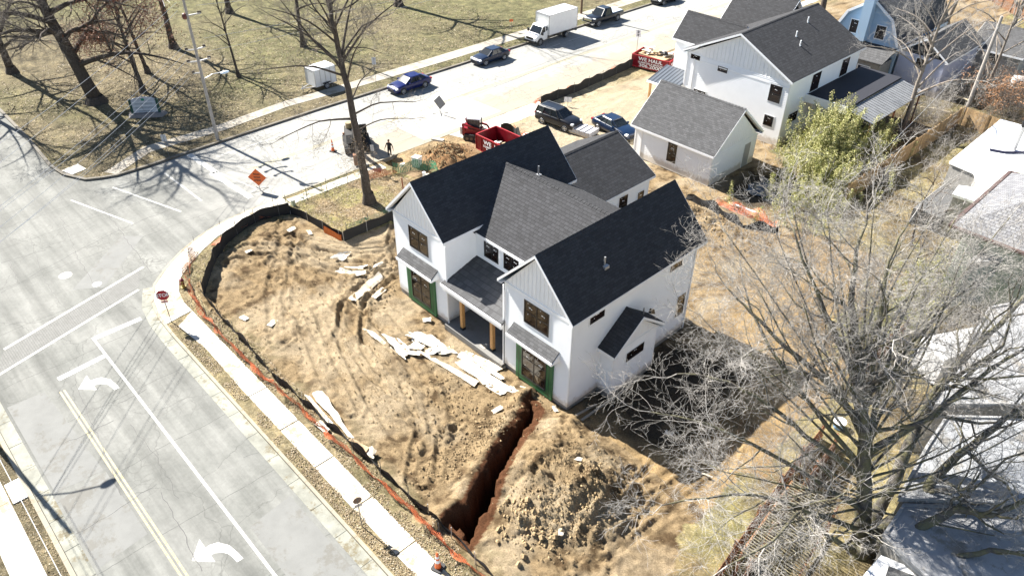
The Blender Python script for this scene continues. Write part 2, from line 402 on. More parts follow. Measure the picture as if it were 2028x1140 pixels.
lc = mixa(lc, yd, yard*inlot)
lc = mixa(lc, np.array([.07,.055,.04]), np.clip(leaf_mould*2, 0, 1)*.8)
itr = inpoly(GX, GY, TRENCH); dtr, _, _ = segd(GX, GY, TRENCH, True)
lc = mixa(lc, np.array([.10,.045,.022]), (itr | (dtr < .28)).astype(float))
mud = np.maximum(((GX < -15.9) & (GY > 9.5)).astype(float), ((GX < -11.8+n2*3) & (GY > 9.9+n2) & (GY < 23)).astype(float))*inlot; lc = mixa(lc, np.array([.27,.19,.115]), mud*.85)
clay = np.clip(np.exp(-((GX-(-12.4))/2.4)**2-((GY-14.3)/2.6)**2)*2-.3, 0, 1); lc = mixa(lc, np.array([.27,.15,.07]), clay*.8)
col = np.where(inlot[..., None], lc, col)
nx, ny = GX.shape
me = bpy.data.meshes.new('ground')
me.vertices.add(nx*ny); co = np.stack([GX, GY, GZ], -1).reshape(-1, 3).astype(np.float32); me.vertices.foreach_set('co', co.ravel())
ii, jj = np.meshgrid(np.arange(nx-1), np.arange(ny-1), indexing='ij'); a = (ii*ny+jj).ravel()
qd = np.stack([a, a+ny, a+ny+1, a+1], -1).astype(np.int32); nf = len(qd)
me.loops.add(nf*4); me.loops.foreach_set('vertex_index', qd.ravel()); me.polygons.add(nf)
me.polygons.foreach_set('loop_start', np.arange(0, nf*4, 4, dtype=np.int32)); me.update(); me.validate()
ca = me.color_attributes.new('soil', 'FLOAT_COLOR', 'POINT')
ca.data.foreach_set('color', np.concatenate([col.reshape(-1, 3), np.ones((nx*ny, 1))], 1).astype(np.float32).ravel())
mk = me.attributes.new('site', 'FLOAT', 'POINT'); mk.data.foreach_set('value', ((site*inlot*(1-yard)*(1-plot)).ravel()).astype(np.float32))
me.polygons.foreach_set('use_smooth', [True]*nf)
m, t, b = newmat('ground_soil'); p = pos(t)
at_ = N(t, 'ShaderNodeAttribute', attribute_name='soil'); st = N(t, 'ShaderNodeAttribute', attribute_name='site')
f1 = noise(t, 14, 6, .75, p); f2 = noise(t, 55, 3, .7, p); f3 = noise(t, 1.3, 5, .65, p)
vo = N(t, 'ShaderNodeTexVoronoi'); vo.inputs['Scale'].default_value = 17; vo.inputs['Randomness'].default_value = 1; t.links.new(p, vo.inputs['Vector'])
leafc = ramp(t, N(t, 'ShaderNodeSeparateColor').outputs[0], [(0, (0,0,0))])
sc = N(t, 'ShaderNodeSeparateColor'); t.links.new(vo.outputs['Color'], sc.inputs[0])
lit = ramp(t, sc.outputs[0], [(.0, (.07,.06,.03)), (.35, (.15,.13,.06)), (.62, (.30,.22,.12)), (.8, (.44,.37,.25)), (.9, (.09,.08,.04)), (1., (.58,.52,.40))])
c1 = mixc(t, .5, at_.outputs['Color'], lit)
turf = mixc(t, ramp(t, f3, [(.35, (.25,)*3), (.7, (.75,)*3)]), at_.outputs['Color'], c1)
gd = mixc(t, 1.0, at_.outputs['Color'], ramp(t, f1, [(.25, (.38,.35,.32)), (.5, (.95,.94,.93)), (.75, (1.45,1.46,1.5))]), 'MULTIPLY')
gd = mixc(t, 1.0, gd, ramp(t, f2, [(.25, (.72,)*3), (.75, (1.22,)*3)]), 'MULTIPLY')
mot = noise(t, .9, 7, .78, p, .5)
turf = mixc(t, 1.0, turf, ramp(t, mot, [(.34, (.42,.41,.40)), (.5, (.95,.95,.95)), (.66, (1.55,1.5,1.4))]), 'MULTIPLY')
turf = mixc(t, 1.0, turf, ramp(t, f1, [(.25, (.6,.6,.58)), (.75, (1.35,1.35,1.3))]), 'MULTIPLY')
cc = mixc(t, st.outputs['Fac'], turf, gd)
t.links.new(cc, b.inputs['Base Color']); b.inputs['Roughness'].default_value = .95; b.inputs['Specular IOR Level'].default_value = .1
bump(t, b, math_(t, 'ADD', math_(t, 'MULTIPLY', f1, .8), math_(t, 'MULTIPLY', f2, .45)), 1.0, .10)
me.materials.append(m)
ground = bpy.data.objects.new('ground', me); C.objects.link(ground); ground['kind'] = 'structure'

# ------------------------------------------------------------------ roads
rp = [(-16.2,160),(-16.2,-2.6),(-15.95,-4.6),(-15.25,-6.7),(-14.25,-8.5),(-12.95,-10.1),(-11.6,-11.5),(-10.1,-12.25),(-8.4,-12.6),(-6,-12.7),(260,-12.6),
      (260,-23.35),(-9,-23.35),(-11.8,-23.85),(-14.2,-25.4),(-15.7,-28),(-16.2,-32),(-16.2,-260),(-29.85,-260),(-29.85,-30),(-30.2,-26.2),(-32.2,-24.2),(-36,-23.35),(-320,-23.35),
      (-320,-10.55),(-41.6,-10.55),(-34.7,-10.8),(-32.5,-10.55),(-30.4,-9.6),(-29.4,-8),(-29.35,-5),(-29.65,4),(-29.85,12),(-29.85,320),(-16.2,320)]
b_ = bmesh.new(); vs = [b_.verts.new((x, y, ROAD)) for x, y in rp]; fc = b_.faces.new(vs); bmesh.ops.triangulate(b_, faces=[fc]); bmesh.ops.recalc_face_normals(b_, faces=b_.faces)
me = bpy.data.meshes.new('road'); b_.to_mesh(me); b_.free()
for pl in me.polygons:
    if pl.normal.z < 0: pl.flip()
m, t, b = newmat('asphalt'); p = pos(t)
sp = N(t, 'ShaderNodeSeparateXYZ'); t.links.new(p, sp.inputs[0])
warp = N(t, 'ShaderNodeTexNoise'); warp.inputs['Scale'].default_value = .9; warp.inputs['Detail'].default_value = 5; t.links.new(p, warp.inputs['Vector'])
wv = N(t, 'ShaderNodeVectorMath', operation='MULTIPLY_ADD'); t.links.new(warp.outputs['Color'], wv.inputs[0]); wv.inputs[1].default_value = (1.3,1.3,0); t.links.new(p, wv.inputs[2])
def crack(scale, w0, w1):
    v = N(t, 'ShaderNodeTexVoronoi'); v.feature = 'DISTANCE_TO_EDGE'; v.inputs['Scale'].default_value = scale; t.links.new(wv.outputs[0], v.inputs['Vector'])
    return ramp(t, v.outputs['Distance'], [(w0, (1,1,1)), (w1, (0,0,0))])
big = crack(.16, .0008, .0036); fine = crack(1.5, .012, .045)
f1, f2, f3, f4 = noise(t, .35, 5, .6, p), noise(t, 5, 5, .7, p), noise(t, 90, 2, .6, p), noise(t, .22, 3, .5, p, .5)
base = ramp(t, f1, [(.3, (.138,.140,.131)), (.7, (.205,.205,.193))])
base = mixc(t, 1., base, ramp(t, f2, [(.25, (.84,)*3), (.75, (1.10,)*3)]), 'MULTIPLY')
base = mixc(t, 1., base, ramp(t, f3, [(.2, (.78,)*3), (.8, (1.16,)*3)]), 'MULTIPLY')
# worn lanes: long streaks along each street
def streaks(coord, k, lo, hi, fac):
    cb = N(t, 'ShaderNodeCombineXYZ'); t.links.new(math_(t, 'MULTIPLY', sp.outputs[coord], k), cb.inputs[0])
    t.links.new(math_(t, 'MULTIPLY', sp.outputs['X' if coord == 'Y' else 'Y'], .05), cb.inputs[1])
    return ramp(t, noise(t, 1.0, 4, .65, cb.outputs[0]), [(lo, (.74,.74,.73)), (hi, (1.26,1.26,1.24))])
isx = ramp(t, math_(t, 'ADD', math_(t, 'MULTIPLY', sp.outputs['Y'], .1), math_(t, 'MULTIPLY', noise(t, .25, 4, .6, p), 1.2)), [(-.0, (0,0,0)), (.55, (1,1,1))])
nearst = mixc(t, 1., base, streaks('Y', 1.1, .3, .7, 1), 'MULTIPLY')
farst = mixc(t, 1., base, streaks('X', 1.3, .3, .7, 1), 'MULTIPLY')
farst = mixc(t, .5, farst, (.37,.36,.335))
base = mixc(t, isx, nearst, farst)
mm = math_(t, 'ADD', math_(t, 'ADD', sp.outputs['X'], 21.3), math_(t, 'MULTIPLY', math_(t, 'SUBTRACT', noise(t, .45, 5, .75, p), .5), 9.))
mudf = math_(t, 'MULTIPLY', math_(t, 'MULTIPLY', ramp(t, mm, [(0., (0,0,0)), (1., (1,1,1))]), isx), math_(t, 'GREATER_THAN', sp.outputs['Y'], 9.0))
base = mixc(t, math_(t, 'MULTIPLY', mudf, .55), base, (.30,.235,.155))
base = mixc(t, math_(t, 'MULTIPLY', big, .55), base, (.07,.07,.065))
cm = math_(t, 'MULTIPLY', fine, ramp(t, f4, [(.46, (0,0,0)), (.66, (.8,.8,.8))]))
base = mixc(t, cm, base, (.12,.12,.11))
# transverse joints every 6 m along the near street
jx = math_(t, 'ABSOLUTE', math_(t, 'SUBTRACT', math_(t, 'FRACT', math_(t, 'MULTIPLY', math_(t, 'ADD', sp.outputs['X'], math_(t, 'MULTIPLY', f1, .5)), 1/5.2)), .5))
jm = math_(t, 'MULTIPLY', math_(t, 'LESS_THAN', jx, .0045), math_(t, 'GREATER_THAN', f2, .42))
base = mixc(t, math_(t, 'MULTIPLY', jm, .6), base, (.08,.08,.075))
t.links.new(base, b.inputs['Base Color']); b.inputs['Roughness'].default_value = .9; b.inputs['Specular IOR Level'].default_value = .2
bump(t, b, math_(t, 'SUBTRACT', f3, math_(t, 'MULTIPLY', big, 1.)), .35, .01)
me.materials.append(m); road = bpy.data.objects.new('road', me); C.objects.link(road); road['kind'] = 'structure'

# kerbs and gutters
def concrete_mat(name, col, scale=1.0, stain=.4):
    m, t, b = newmat(name); p = pos(t)
    a = noise(t, .9, 5, .65, p); g = noise(t, 40, 3, .6, p)
    c = ramp(t, a, [(.3, tuple(x*(1-stain*.5) for x in col)), (.6, col)])
    c = mixc(t, 1., c, ramp(t, g, [(.25, (.86,)*3), (.75, (1.1,)*3)]), 'MULTIPLY')
    c = mixc(t, math_(t, 'MULTIPLY', ramp(t, noise(t, .55, 7, .78, p), [(.535, (0,0,0)), (.60, (1,1,1))]), min(1, stain*1.1)), c, (col[0]*.50, col[1]*.42, col[2]*.30))
    t.links.new(c, b.inputs['Base Color']); b.inputs['Roughness'].default_value = .85; b.inputs['Specular IOR Level'].default_value = .25
    bump(t, b, g, .2, .01); return m
kerbm = concrete_mat('kerb_concrete', (.30,.27,.21)); kerbdk = concrete_mat('old_kerb', (.16,.145,.12))
walkm = concrete_mat('sidewalk_concrete', (.56,.53,.47), stain=.8); guttm = concrete_mat('gutter_concrete', (.27,.27,.23), stain=.8)
def offset(pl, d):
    out = []
    for i, (x, y) in enumerate(pl):
        x0, y0 = pl[max(i-1, 0)]; x1, y1 = pl[min(i+1, len(pl)-1)]
        dx, dy = x1-x0, y1-y0; l = math.hypot(dx, dy); out.append((x-dy/l*d, y+dx/l*d))
    return out
def resample(pl, step, lo=None, hi=None):
    out = []; s0 = 0; nxt = 0
    for (x0, y0), (x1, y1) in zip(pl, pl[1:]):
        l = math.hypot(x1-x0, y1-y0)
        while nxt <= s0+l:
            t_ = (nxt-s0)/l; out.append((x0+(x1-x0)*t_, y0+(y1-y0)*t_)); nxt += step
        s0 += l
    return out
def ribbon(name, pl, d0, d1, z0, z1, m, gap=.0, every=1, jitter=0.):
    A, B = offset(pl, d0), offset(pl, d1); mb = MB()
    for i in range(0, len(pl)-1):
        def lp(P, Q, f): return (P[0]+(Q[0]-P[0])*f, P[1]+(Q[1]-P[1])*f)
        g = gap/ max(.01, math.hypot(A[i+1][0]-A[i][0], A[i+1][1]-A[i][1]))
        j = random.uniform(-jitter, jitter)
        q = [lp(A[i], A[i+1], g/2), lp(A[i], A[i+1], 1-g/2), lp(B[i], B[i+1], 1-g/2), lp(B[i], B[i+1], g/2)]
        mb.prism(q, z0, z1+j)
    return mb.build(name, m)
def clipx(pl, f): return [p for p in pl if f(*p)]
KL = clipx(resample([(-16.45,100)]+KLOT[1:-1]+[(60,-12.87)], 1.0), lambda x, y: True)
o = ribbon('kerb', KL, -.08, .09, -.7, -.345, kerbm, .008); o['kind'] = 'structure'
near = clipx(resample([(-11.8,-11.7),(-10.2,-12.5),(-8.4,-12.85),(-6,-12.95),(60,-12.87)], 2.1), lambda x, y: True)
o = ribbon('gutter', near, -.72, -.09, -.6, -.488, guttm, .03, jitter=.003); o['kind'] = 'structure'
KP = resample([(-29.6,200)]+KPARK[1:-1]+[(-90,-10.8)], 1.2)
o = ribbon('park_kerb', KP, -.10, .16, -.7, -.33, kerbdk, .01); o['kind'] = 'structure'
KS = resample([(60,-23.1)]+KSE[1:-1]+[(-16.45,-80)], 1.2)
o = ribbon('south_kerb', KS, -.09, .12, -.7, -.34, kerbm, .01); o['kind'] = 'structure'
o = ribbon('south_gutter', resample([(60,-23.1),(-9,-23.1)], 2.1), -.75, -.09, -.6, -.488, guttm, .03, jitter=.003); o['kind'] = 'structure'
# pavements
def slabs(name, A, B, n, z0, z1, m, gap=.02, jit=.004):
    mb = MB()
    for i in range(n):
        def P(pl, f):
            k = f*(len(pl)-1); j = min(int(k), len(pl)-2); r = k-j
            return (pl[j][0]+(pl[j+1][0]-pl[j][0])*r, pl[j][1]+(pl[j+1][1]-pl[j][1])*r)
        a0, a1 = (i+gap/2)/n, (i+1-gap/2)/n
        k = max(1, int((len(A)-1)/n)+1)
        fs = [a0+(a1-a0)*q/k for q in range(k+1)]
        mb.prism([P(A, f) for f in fs]+[P(B, f) for f in reversed(fs)], z0, z1+random.uniform(-jit, jit))
    o = mb.build(name, m); o['kind'] = 'structure'; return o
slabs('sidewalk', [(-6.5,-12.35),(-3.3,-12.05),(1,-12.15),(40,-12.1)], [(-7.4,-11.05),(-3.3,-11.05),(1,-11.05),(40,-11.0)], 34, -.55, -.352, walkm, .02)
# corner apron between kerb and inner edge
KA = [(-16.36,.5),(-16.36,-2.6),(-16.1,-4.6),(-15.42,-6.75),(-14.43,-8.5),(-13.13,-10.2),(-11.75,-11.58),(-10.15,-12.4),(-8.38,-12.74),(-7.2,-12.8)]
KB = [(-15.0,.5),(-15.0,-2.4),(-14.8,-4.4),(-14.55,-5.8),(-13.6,-7.4),(-12.5,-8.9),(-11.2,-10.25),(-9.9,-10.8),(-8.6,-11.05),(-7.45,-11.05)]
slabs('corner_pavement', KA, KB, 9, -.55, -.350, walkm, .012)
slabs('street_sidewalk', [(-15.95,.6),(-15.95,9.6)], [(-14.95,.6),(-14.95,9.6)], 6, -.55, -.352, walkm, .012)
slabs('park_path', [(-31.4,-3.9),(-31.2,3),(-32.0,10),(-31.6,18),(-31.3,30),(-31.3,120)], [(-32.8,-3.9),(-32.6,3),(-33.4,10),(-33.2,18),(-33.2,30),(-33.2,120)], 60, -.55, -.355, concrete_mat('park_path_concrete', (.33,.30,.25)), .01)
slabs('park_corner_path', [(-29.2,-7.6),(-31.4,-3.9)], [(-30.3,-8.2),(-32.8,-3.9)], 3, -.55, -.357, MATS['park_path_concrete'], .01)
slabs('corner_slab', [(-33.0,-10.75),(-31.6,-10.3)], [(-33.3,-9.3),(-31.9,-9.1)], 1, -.55, -.34, walkm, 0)
slabs('south_sidewalk', [(-14,-23.95),(60,-23.95)], [(-14,-25.15),(60,-25.15)], 50, -.55, -.352, walkm, .015)
slabs('driveway_apron', [(-16.3,17.6),(-16.3,29.2)], [(-14.6,18.2),(-13.9,28.6)], 5, -.55, -.345, walkm, .01)
slabs('street_sidewalk_north', [(-15.95,47.5),(-15.95,100)], [(-14.75,47.5),(-14.75,100)], 30, -.55, -.350, walkm, .012)

# ------------------------------------------------------------------ painted markings (4 mm proud of the road)
def paintmat(name, col, wear):
    m, t, b = newmat(name); p = pos(t)
    f = noise(t, 9, 6, .8, p)
    t.links.new(mixc(t, ramp(t, f, [(.5-wear*.25, (0,0,0)), (.5+wear*.1+.02, (1,1,1))]) if wear else 1.0, (.26,.26,.24), col), b.inputs['Base Color'])
    b.inputs['Roughness'].default_value = .7; return m
pw = paintmat('white_road_paint', (.48,.48,.46), .95); py = paintmat('yellow_road_paint', (.32,.26,.09), .9); pfaint = paintmat('worn_white_paint', (.38,.38,.36), 1.1)
MZ = ROAD+.004
def strip_mark(mb, p, q, w, z=MZ):
    p, q = Vector((*p, z)), Vector((*q, z)); d = (q-p).normalized(); n = Vector((-d.y, d.x, 0))*w/2
    mb.poly([p-n, q-n, q+n, p+n])
mb = MB()
strip_mark(mb, (-9.2,-16.62), (60,-16.62), .14)              # lane line
strip_mark(mb, (-9.05,-13.7), (-9.05,-16.55), .38)           # stop bars
strip_mark(mb, (-7.0,-16.7), (-6.75,-19.4), .38)
strip_mark(mb, (-18.3,-1.2), (-24.4,-1.6), .5); strip_mark(mb, (-24.2,-1.3), (-29.0,-1.5), .5)
o = mb.build('white_road_markings', pw); o['kind'] = 'structure'
mb = MB()
for a, c_ in (((-14.6,-11.3),(-11.7,-20.9)), ((-12.2,-12.6),(-9.4,-22.0))): strip_mark(mb, a, c_, .20)
strip_mark(mb, (-27.0,-4.5), (-20.5,-4.3), .16)
strip_mark(mb, (-26.9,.5), (-26.9,14), .14)
for k in range(9): strip_mark(mb, (-26.9,15+k*7.5), (-26.9,21+k*7.5), .12)
strip_mark(mb, (-20.0,-6.2), (-27.5,-8.6), .16); strip_mark(mb, (-20.8,-9.6), (-27.6,-11.8), .14)
strip_mark(mb, (-24.4,-1.2), (-19.4,-.2), .12)
o = mb.build('worn_road_markings', pfaint); o['kind'] = 'structure'
mb = MB()
strip_mark(mb, (-5.6,-19.45), (60,-19.45), .10); strip_mark(mb, (-5.6,-19.66), (60,-19.66), .10)
strip_mark(mb, (-22.6,1.0), (-22.6,90), .11); strip_mark(mb, (-22.9,1.0), (-22.9,90), .11)
o = mb.build('yellow_road_markings', py); o['kind'] = 'structure'
def left_arrow(name, dx, dy):
    mb = MB()
    out = [(9.55,-18.23),(9.53,-18.02),(9.66,-17.68),(10.16,-17.37),(10.82,-17.26),(11.24,-17.23)]
    inn = [(10.08,-18.23),(10.10,-18.05),(10.30,-17.78),(10.55,-17.62),(10.9,-17.55),(11.22,-17.53)]
    for k in range(5): mb.poly([(q[0]+dx, q[1]+dy, MZ) for q in (out[k], out[k+1], inn[k+1], inn[k])])
    mb.poly([(q[0]+dx, q[1]+dy, MZ) for q in ((8.93,-18.231),(9.77,-18.98),(10.55,-18.231))])
    o = mb.build(name, pw); o['kind'] = 'structure'
left_arrow('turn_arrow_marking', 0, 0); left_arrow('turn_arrow_marking', -14.9, .14)
# brick crosswalk band
m, t, b = newmat('brick_crosswalk'); p = pos(t)
br = N(t, 'ShaderNodeTexBrick'); t.links.new(p, br.inputs['Vector']); br.inputs['Scale'].default_value = 1; br.inputs['Brick Width'].default_value = .26; br.inputs['Row Height'].default_value = .13; br.inputs['Mortar Size'].default_value = .012
br.inputs['Color1'].default_value = (.150,.148,.138,1); br.inputs['Color2'].default_value = (.125,.122,.114,1); br.inputs['Mortar'].default_value = (.07,.07,.066,1)
t.links.new(mixc(t, .35, br.outputs['Color'], ramp(t, noise(t, 3, 5, .7, p), [(.3, (.11,.11,.10)), (.7, (.20,.20,.19))])), b.inputs['Base Color']); b.inputs['Roughness'].default_value = .9
mb = MB(); mb.poly([(-14.45,-11.55,MZ-.001),(-12.4,-12.5,MZ-.001),(-9.55,-22.0,MZ-.001),(-11.6,-20.9,MZ-.001)])
o = mb.build('brick_crosswalk', m); o['kind'] = 'structure'
# lighter patches of repaired road
mb = MB()
for q in ([(1.6,-22.2),(1.8,-19.95),(-6.2,-20.3),(-6.3,-22.2)], [(7.0,-19.85),(1.9,-19.9),(2.2,-22.2),(7.3,-22.2)], [(9.6,-13.9),(15.5,-13.9),(15.3,-16.3),(9.9,-16.2)], [(-14.0,-14.2),(-15.2,-15.8),(-19.6,-10.9),(-18.6,-9.7)]):
    mb.poly([(x, y, MZ-.002) for x, y in q])
o = mb.build('road_patches', concrete_mat('patch_concrete', (.178,.179,.170), stain=.3)); o['kind'] = 'structure'
mb = MB(); mb.poly([(x, y, MZ-.0025) for x, y in ((-24.6,15.2),(-17.2,15.4),(-17.2,25.0),(-24.6,24.6))])
o = mb.build('pale_resurfaced_patch', concrete_mat('pale_patch', (.36,.35,.325), stain=.3)); o['kind'] = 'structure'
# tar seams and long cracks
mb = MB(); rs = random.Random(3)
for seam in ([(0,581),(60,548),(190,478),(290,432),(400,392)], [(0,522),(90,495)], [(20,520),(34,560)], [(60,470),(90,560),(150,640)], [(120,430),(160,520),(215,610)], [(0,640),(60,640),(120,630)], [(230,800),(290,770)], [(355,985),(300,890),(258,840)], [(120,880),(170,860),(225,832)],
             [(560,860),(600,935),(660,1010)], [(640,1000),(760,1120)], [(480,905),(560,880)], [(150,1060),(310,958)], [(210,420),(300,540)], [(300,370),(420,330),(560,260)], [(700,240),(900,170)], [(880,200),(1000,165),(1180,95)], [(320,975),(400,1130)], [(150,760),(210,900),(240,980)]):
    P = [at(u, v, ROAD) for u, v in seam]; pts = []
    for a, b_2 in zip(P, P[1:]):
        n_ = max(2, int((b_2-a).length/.35))
        pts += [a.lerp(b_2, k/n_)+Vector((rs.gauss(0,.05), rs.gauss(0,.05), 0)) for k in range(n_)]
    pts.append(P[-1]); w = rs.uniform(.015, .04)
    for a, b_2 in zip(pts, pts[1:]): strip_mark(mb, (a.x, a.y), (b_2.x, b_2.y), w*rs.uniform(.6, 1.3), MZ+.0016)
o = mb.build('tar_seams', mat('tar', (.05,.05,.048), .7, .3)); o['kind'] = 'structure'
# man-holes and lids
mb = MB()
for x, y, r in ((-17.2,-15.6,.42),(-14.7,-14.4,.3)):
    mb.cyl((x,y,ROAD-.05), (x,y,MZ+.003), r, 16)
o = mb.build('manhole_covers', mat('iron_lid', (.42,.41,.38), .6, .2)); o['kind'] = 'structure'
mb = MB()
for x, y in ((-5.4,-11.45),(-4.0,-11.5)):
    mb.cyl((x,y,-.5), (x,y,-.338), .26, 18)
o = mb.build('utility_lids', mat('iron_lid2', (.5,.46,.38), .6, .2)); o['kind'] = 'structure'
# ------------------------------------------------------------------ building kit
def laps(mb, a, b, z0, z1, n, rows=.152, m=0, out=.030):
    """clapboards on the vertical wall from a=(x,y) to b=(x,y); n = outward normal"""
    z = z0; nx_, ny_ = n
    while z < z1-1e-4:
        zt = min(z+rows, z1); o0 = out
        p = [(a[0]+nx_*o0, a[1]+ny_*o0, z), (b[0]+nx_*o0, b[1]+ny_*o0, z), (b[0]+nx_*.002, b[1]+ny_*.002, zt), (a[0]+nx_*.002, a[1]+ny_*.002, zt)]
        mb.poly(p, m)
        mb.poly([(a[0]+nx_*.001, a[1]+ny_*.001, z), (b[0]+nx_*.001, b[1]+ny_*.001, z), p[1], p[0]], m)
        z = zt
def corner(mb, x, y, z0, z1, w=.11, d=.03, m=0): mb.box(x-w/2, y-w/2, z0, x+w/2, y+w/2, z1, m)
def gable(mb, a, b, z0, zap, n, inset=0., batten=.30, m=0):
    """board-and-batten gable triangle above the wall a-b"""
    A, B = Vector((a[0], a[1], z0)), Vector((b[0], b[1], z0)); Mi = (A+B)/2; Mi.z = zap; nn = Vector((n[0], n[1], 0))
    mb.poly([A+nn*.004, B+nn*.004, Mi+nn*.004], m)
    L = (B-A).length; k = int(L/batten); d = (B-A)/L
    for i in range(1, k+1):
        s_ = L*i/(k+1); h = (zap-z0)*(1-abs(s_-L/2)/(L/2))
        if h < .15: continue
        mb.bar(A+d*s_+nn*.012, A+d*s_+nn*.012+Vector((0,0,h-.05)), .035, .010, m)
def window(par, c, w, h, n, cols=2, rows=2, frame=black, label=None, casing=True, proud=.03, stick=True):
    """one window unit: frame > pane, sticker; c = centre, n = outward normal (nx, ny)"""
    nn = Vector((n[0], n[1], 0)); rt = Vector((-n[1], n[0], 0)); upv = Vector((0,0,1)); c = Vector(c)
    fr = MB(); bw = .065
    def B(mb, cx, cz, ww, hh, d0, d1, m=0):
        q = []
        for dd in (d0, d1):
            q.append([c+nn*dd+rt*(cx+sx*ww/2)+upv*(cz+sz*hh/2) for sx, sz in ((-1,-1),(1,-1),(1,1),(-1,1))])
        mb.hexa(q[0], q[1], m)
    B(fr, 0, h/2-bw/2, w, bw, 0, proud+.03); B(fr, 0, -h/2+bw/2, w, bw, 0, proud+.03)
    B(fr, -w/2+bw/2, 0, bw, h-2*bw, 0, proud+.03); B(fr, w/2-bw/2, 0, bw, h-2*bw, 0, proud+.03)
    for i in range(1, cols): B(fr, -w/2+w*i/cols, 0, .06 if cols == 2 else .04, h-2*bw, 0, proud+.022)
    for i in range(1, rows): B(fr, 0, -h/2+h*i/rows, w-2*bw, .045, 0, proud+.018)
    f = fr.build('window', frame, par)
    if label: f['label'] = label
    g = MB(); B(g, 0, 0, w-bw, h-bw, 0, proud); g.build('pane', wglass, f)
    if casing:
        cs = MB(); cwd = .09
        B(cs, 0, h/2+cwd/2, w+2*cwd, cwd, 0, proud+.012); B(cs, 0, -h/2-cwd/2, w+2*cwd, cwd, 0, proud+.012)
        B(cs, -w/2-cwd/2, 0, cwd, h, 0, proud+.012); B(cs, w/2+cwd/2, 0, cwd, h, 0, proud+.012)
        cs.build('casing', trim, f)
    if stick:
        sk = MB()
        for i in range(cols):
            sk = MB()
            B(sk, -w/2+w*(i+.5)/cols-.05, h*.24, .12, .055, proud+.0, proud+.004); B(sk, -w/2+w*(i+.5)/cols+.09, h*.22, .08, .05, proud, proud+.004)
            B(sk, -w/2+w*(i+.3)/cols, h*.40, .05, .04, proud, proud+.004)
            B(sk, -w/2+w*(i+.3)/cols, -h*.08, .04, .05, proud, proud+.004)
            sk.build('sticker', signwhite, f)
    return f
def roof_gable(name, par, axis, c0, c1, l0, l1, zr, ze0, ze1, mshingle, th=.14, fascia=True, cap=True, e0=None, e1=None):
    """gable roof, ridge along `axis` ('y' or 'x') from l0 to l1; c0/c1 = eave coordinates across; zr ridge z, ze eave z (top surface)"""
    mid = (c0+c1)/2 if e0 is None else e0
    mb = MB()
    def P(c, l, z): return (c, l, z) if axis == 'y' else (l, c, z)
    for ce, ze in ((c0, ze0), (c1, ze1)):
        lo = [P(ce, l0, ze-th), P(mid, l0, zr-th), P(mid, l1, zr-th), P(ce, l1, ze-th)]
        hi = [P(ce, l0, ze), P(mid, l0, zr), P(mid, l1, zr), P(ce, l1, ze)]
        mb.hexa(lo, hi)
    r = mb.build(name, mshingle, par)
    if cap:
        cp = MB(); k = int((l1-l0)/.3)
        for i in range(k):
            a, b = l0+(l1-l0)*i/k, l0+(l1-l0)*(i+1)/k-.012
            for s_, ze, ce in ((-1, ze0, c0), (1, ze1, c1)):
                sl_ = (zr-ze)/abs(ce-mid); w = .14; d = 1 if ce > mid else -1
                q = [P(mid, a, zr+.02), P(mid, b, zr+.035), P(mid+d*w, b, zr+.03-w*sl_), P(mid+d*w, a, zr+.015-w*sl_)]
                q2 = [(x, y, z-.02) for x, y, z in q]; cp.hexa(q2, q)
        cp.build('ridge_cap', mshingle, r)
    if fascia:
        fa = MB(); w = .20
        for l, sgn in ((l0, -1), (l1, 1)):
            for ce, ze in ((c0, ze0), (c1, ze1)):
                d = .02*sgn
                a, b = P(ce, l, ze), P(mid, l, zr)
                q = [P(ce, l+d*.2, ze-w), P(ce, l+d*1.4, ze-w), P(ce, l+d*1.4, ze-.015), P(ce, l+d*.2, ze-.015)]
                q2 = [P(mid, l+d*.2, zr-w), P(mid, l+d*1.4, zr-w), P(mid, l+d*1.4, zr-.015), P(mid, l+d*.2, zr-.015)]
                fa.hexa(q, q2)
                # soffit board
                s0 = [P(ce, l, ze-w), P(ce, l-sgn*.34, ze-w), P(ce, l-sgn*.34, ze-w+.03), P(ce, l, ze-w+.03)]
                s1 = [P(mid, l, zr-w), P(mid, l-sgn*.34, zr-w), P(mid, l-sgn*.34, zr-w+.03), P(mid, l, zr-w+.03)]
                fa.hexa(s0, s1)
        for ce, ze in ((c0, ze0), (c1, ze1)):
            d = .02 if ce > mid else -.02
            a = [P(ce+d*.1, l0, ze-w), P(ce+d, l0, ze-w), P(ce+d, l0, ze-.02), P(ce+d*.1, l0, ze-.02)]
            bq = [P(ce+d*.1, l1, ze-w), P(ce+d, l1, ze-w), P(ce+d, l1, ze-.02), P(ce+d*.1, l1, ze-.02)]
            fa.hexa(a, bq)
            e = -.30 if ce > mid else .30
            fa.hexa([P(ce, l0, ze-w), P(ce+e, l0, ze-w), P(ce+e, l0, ze-w+.03), P(ce, l0, ze-w+.03)], [P(ce, l1, ze-w), P(ce+e, l1, ze-w), P(ce+e, l1, ze-w+.03), P(ce, l1, ze-w+.03)])
        fa.build('fascia', trim, r)
    return r
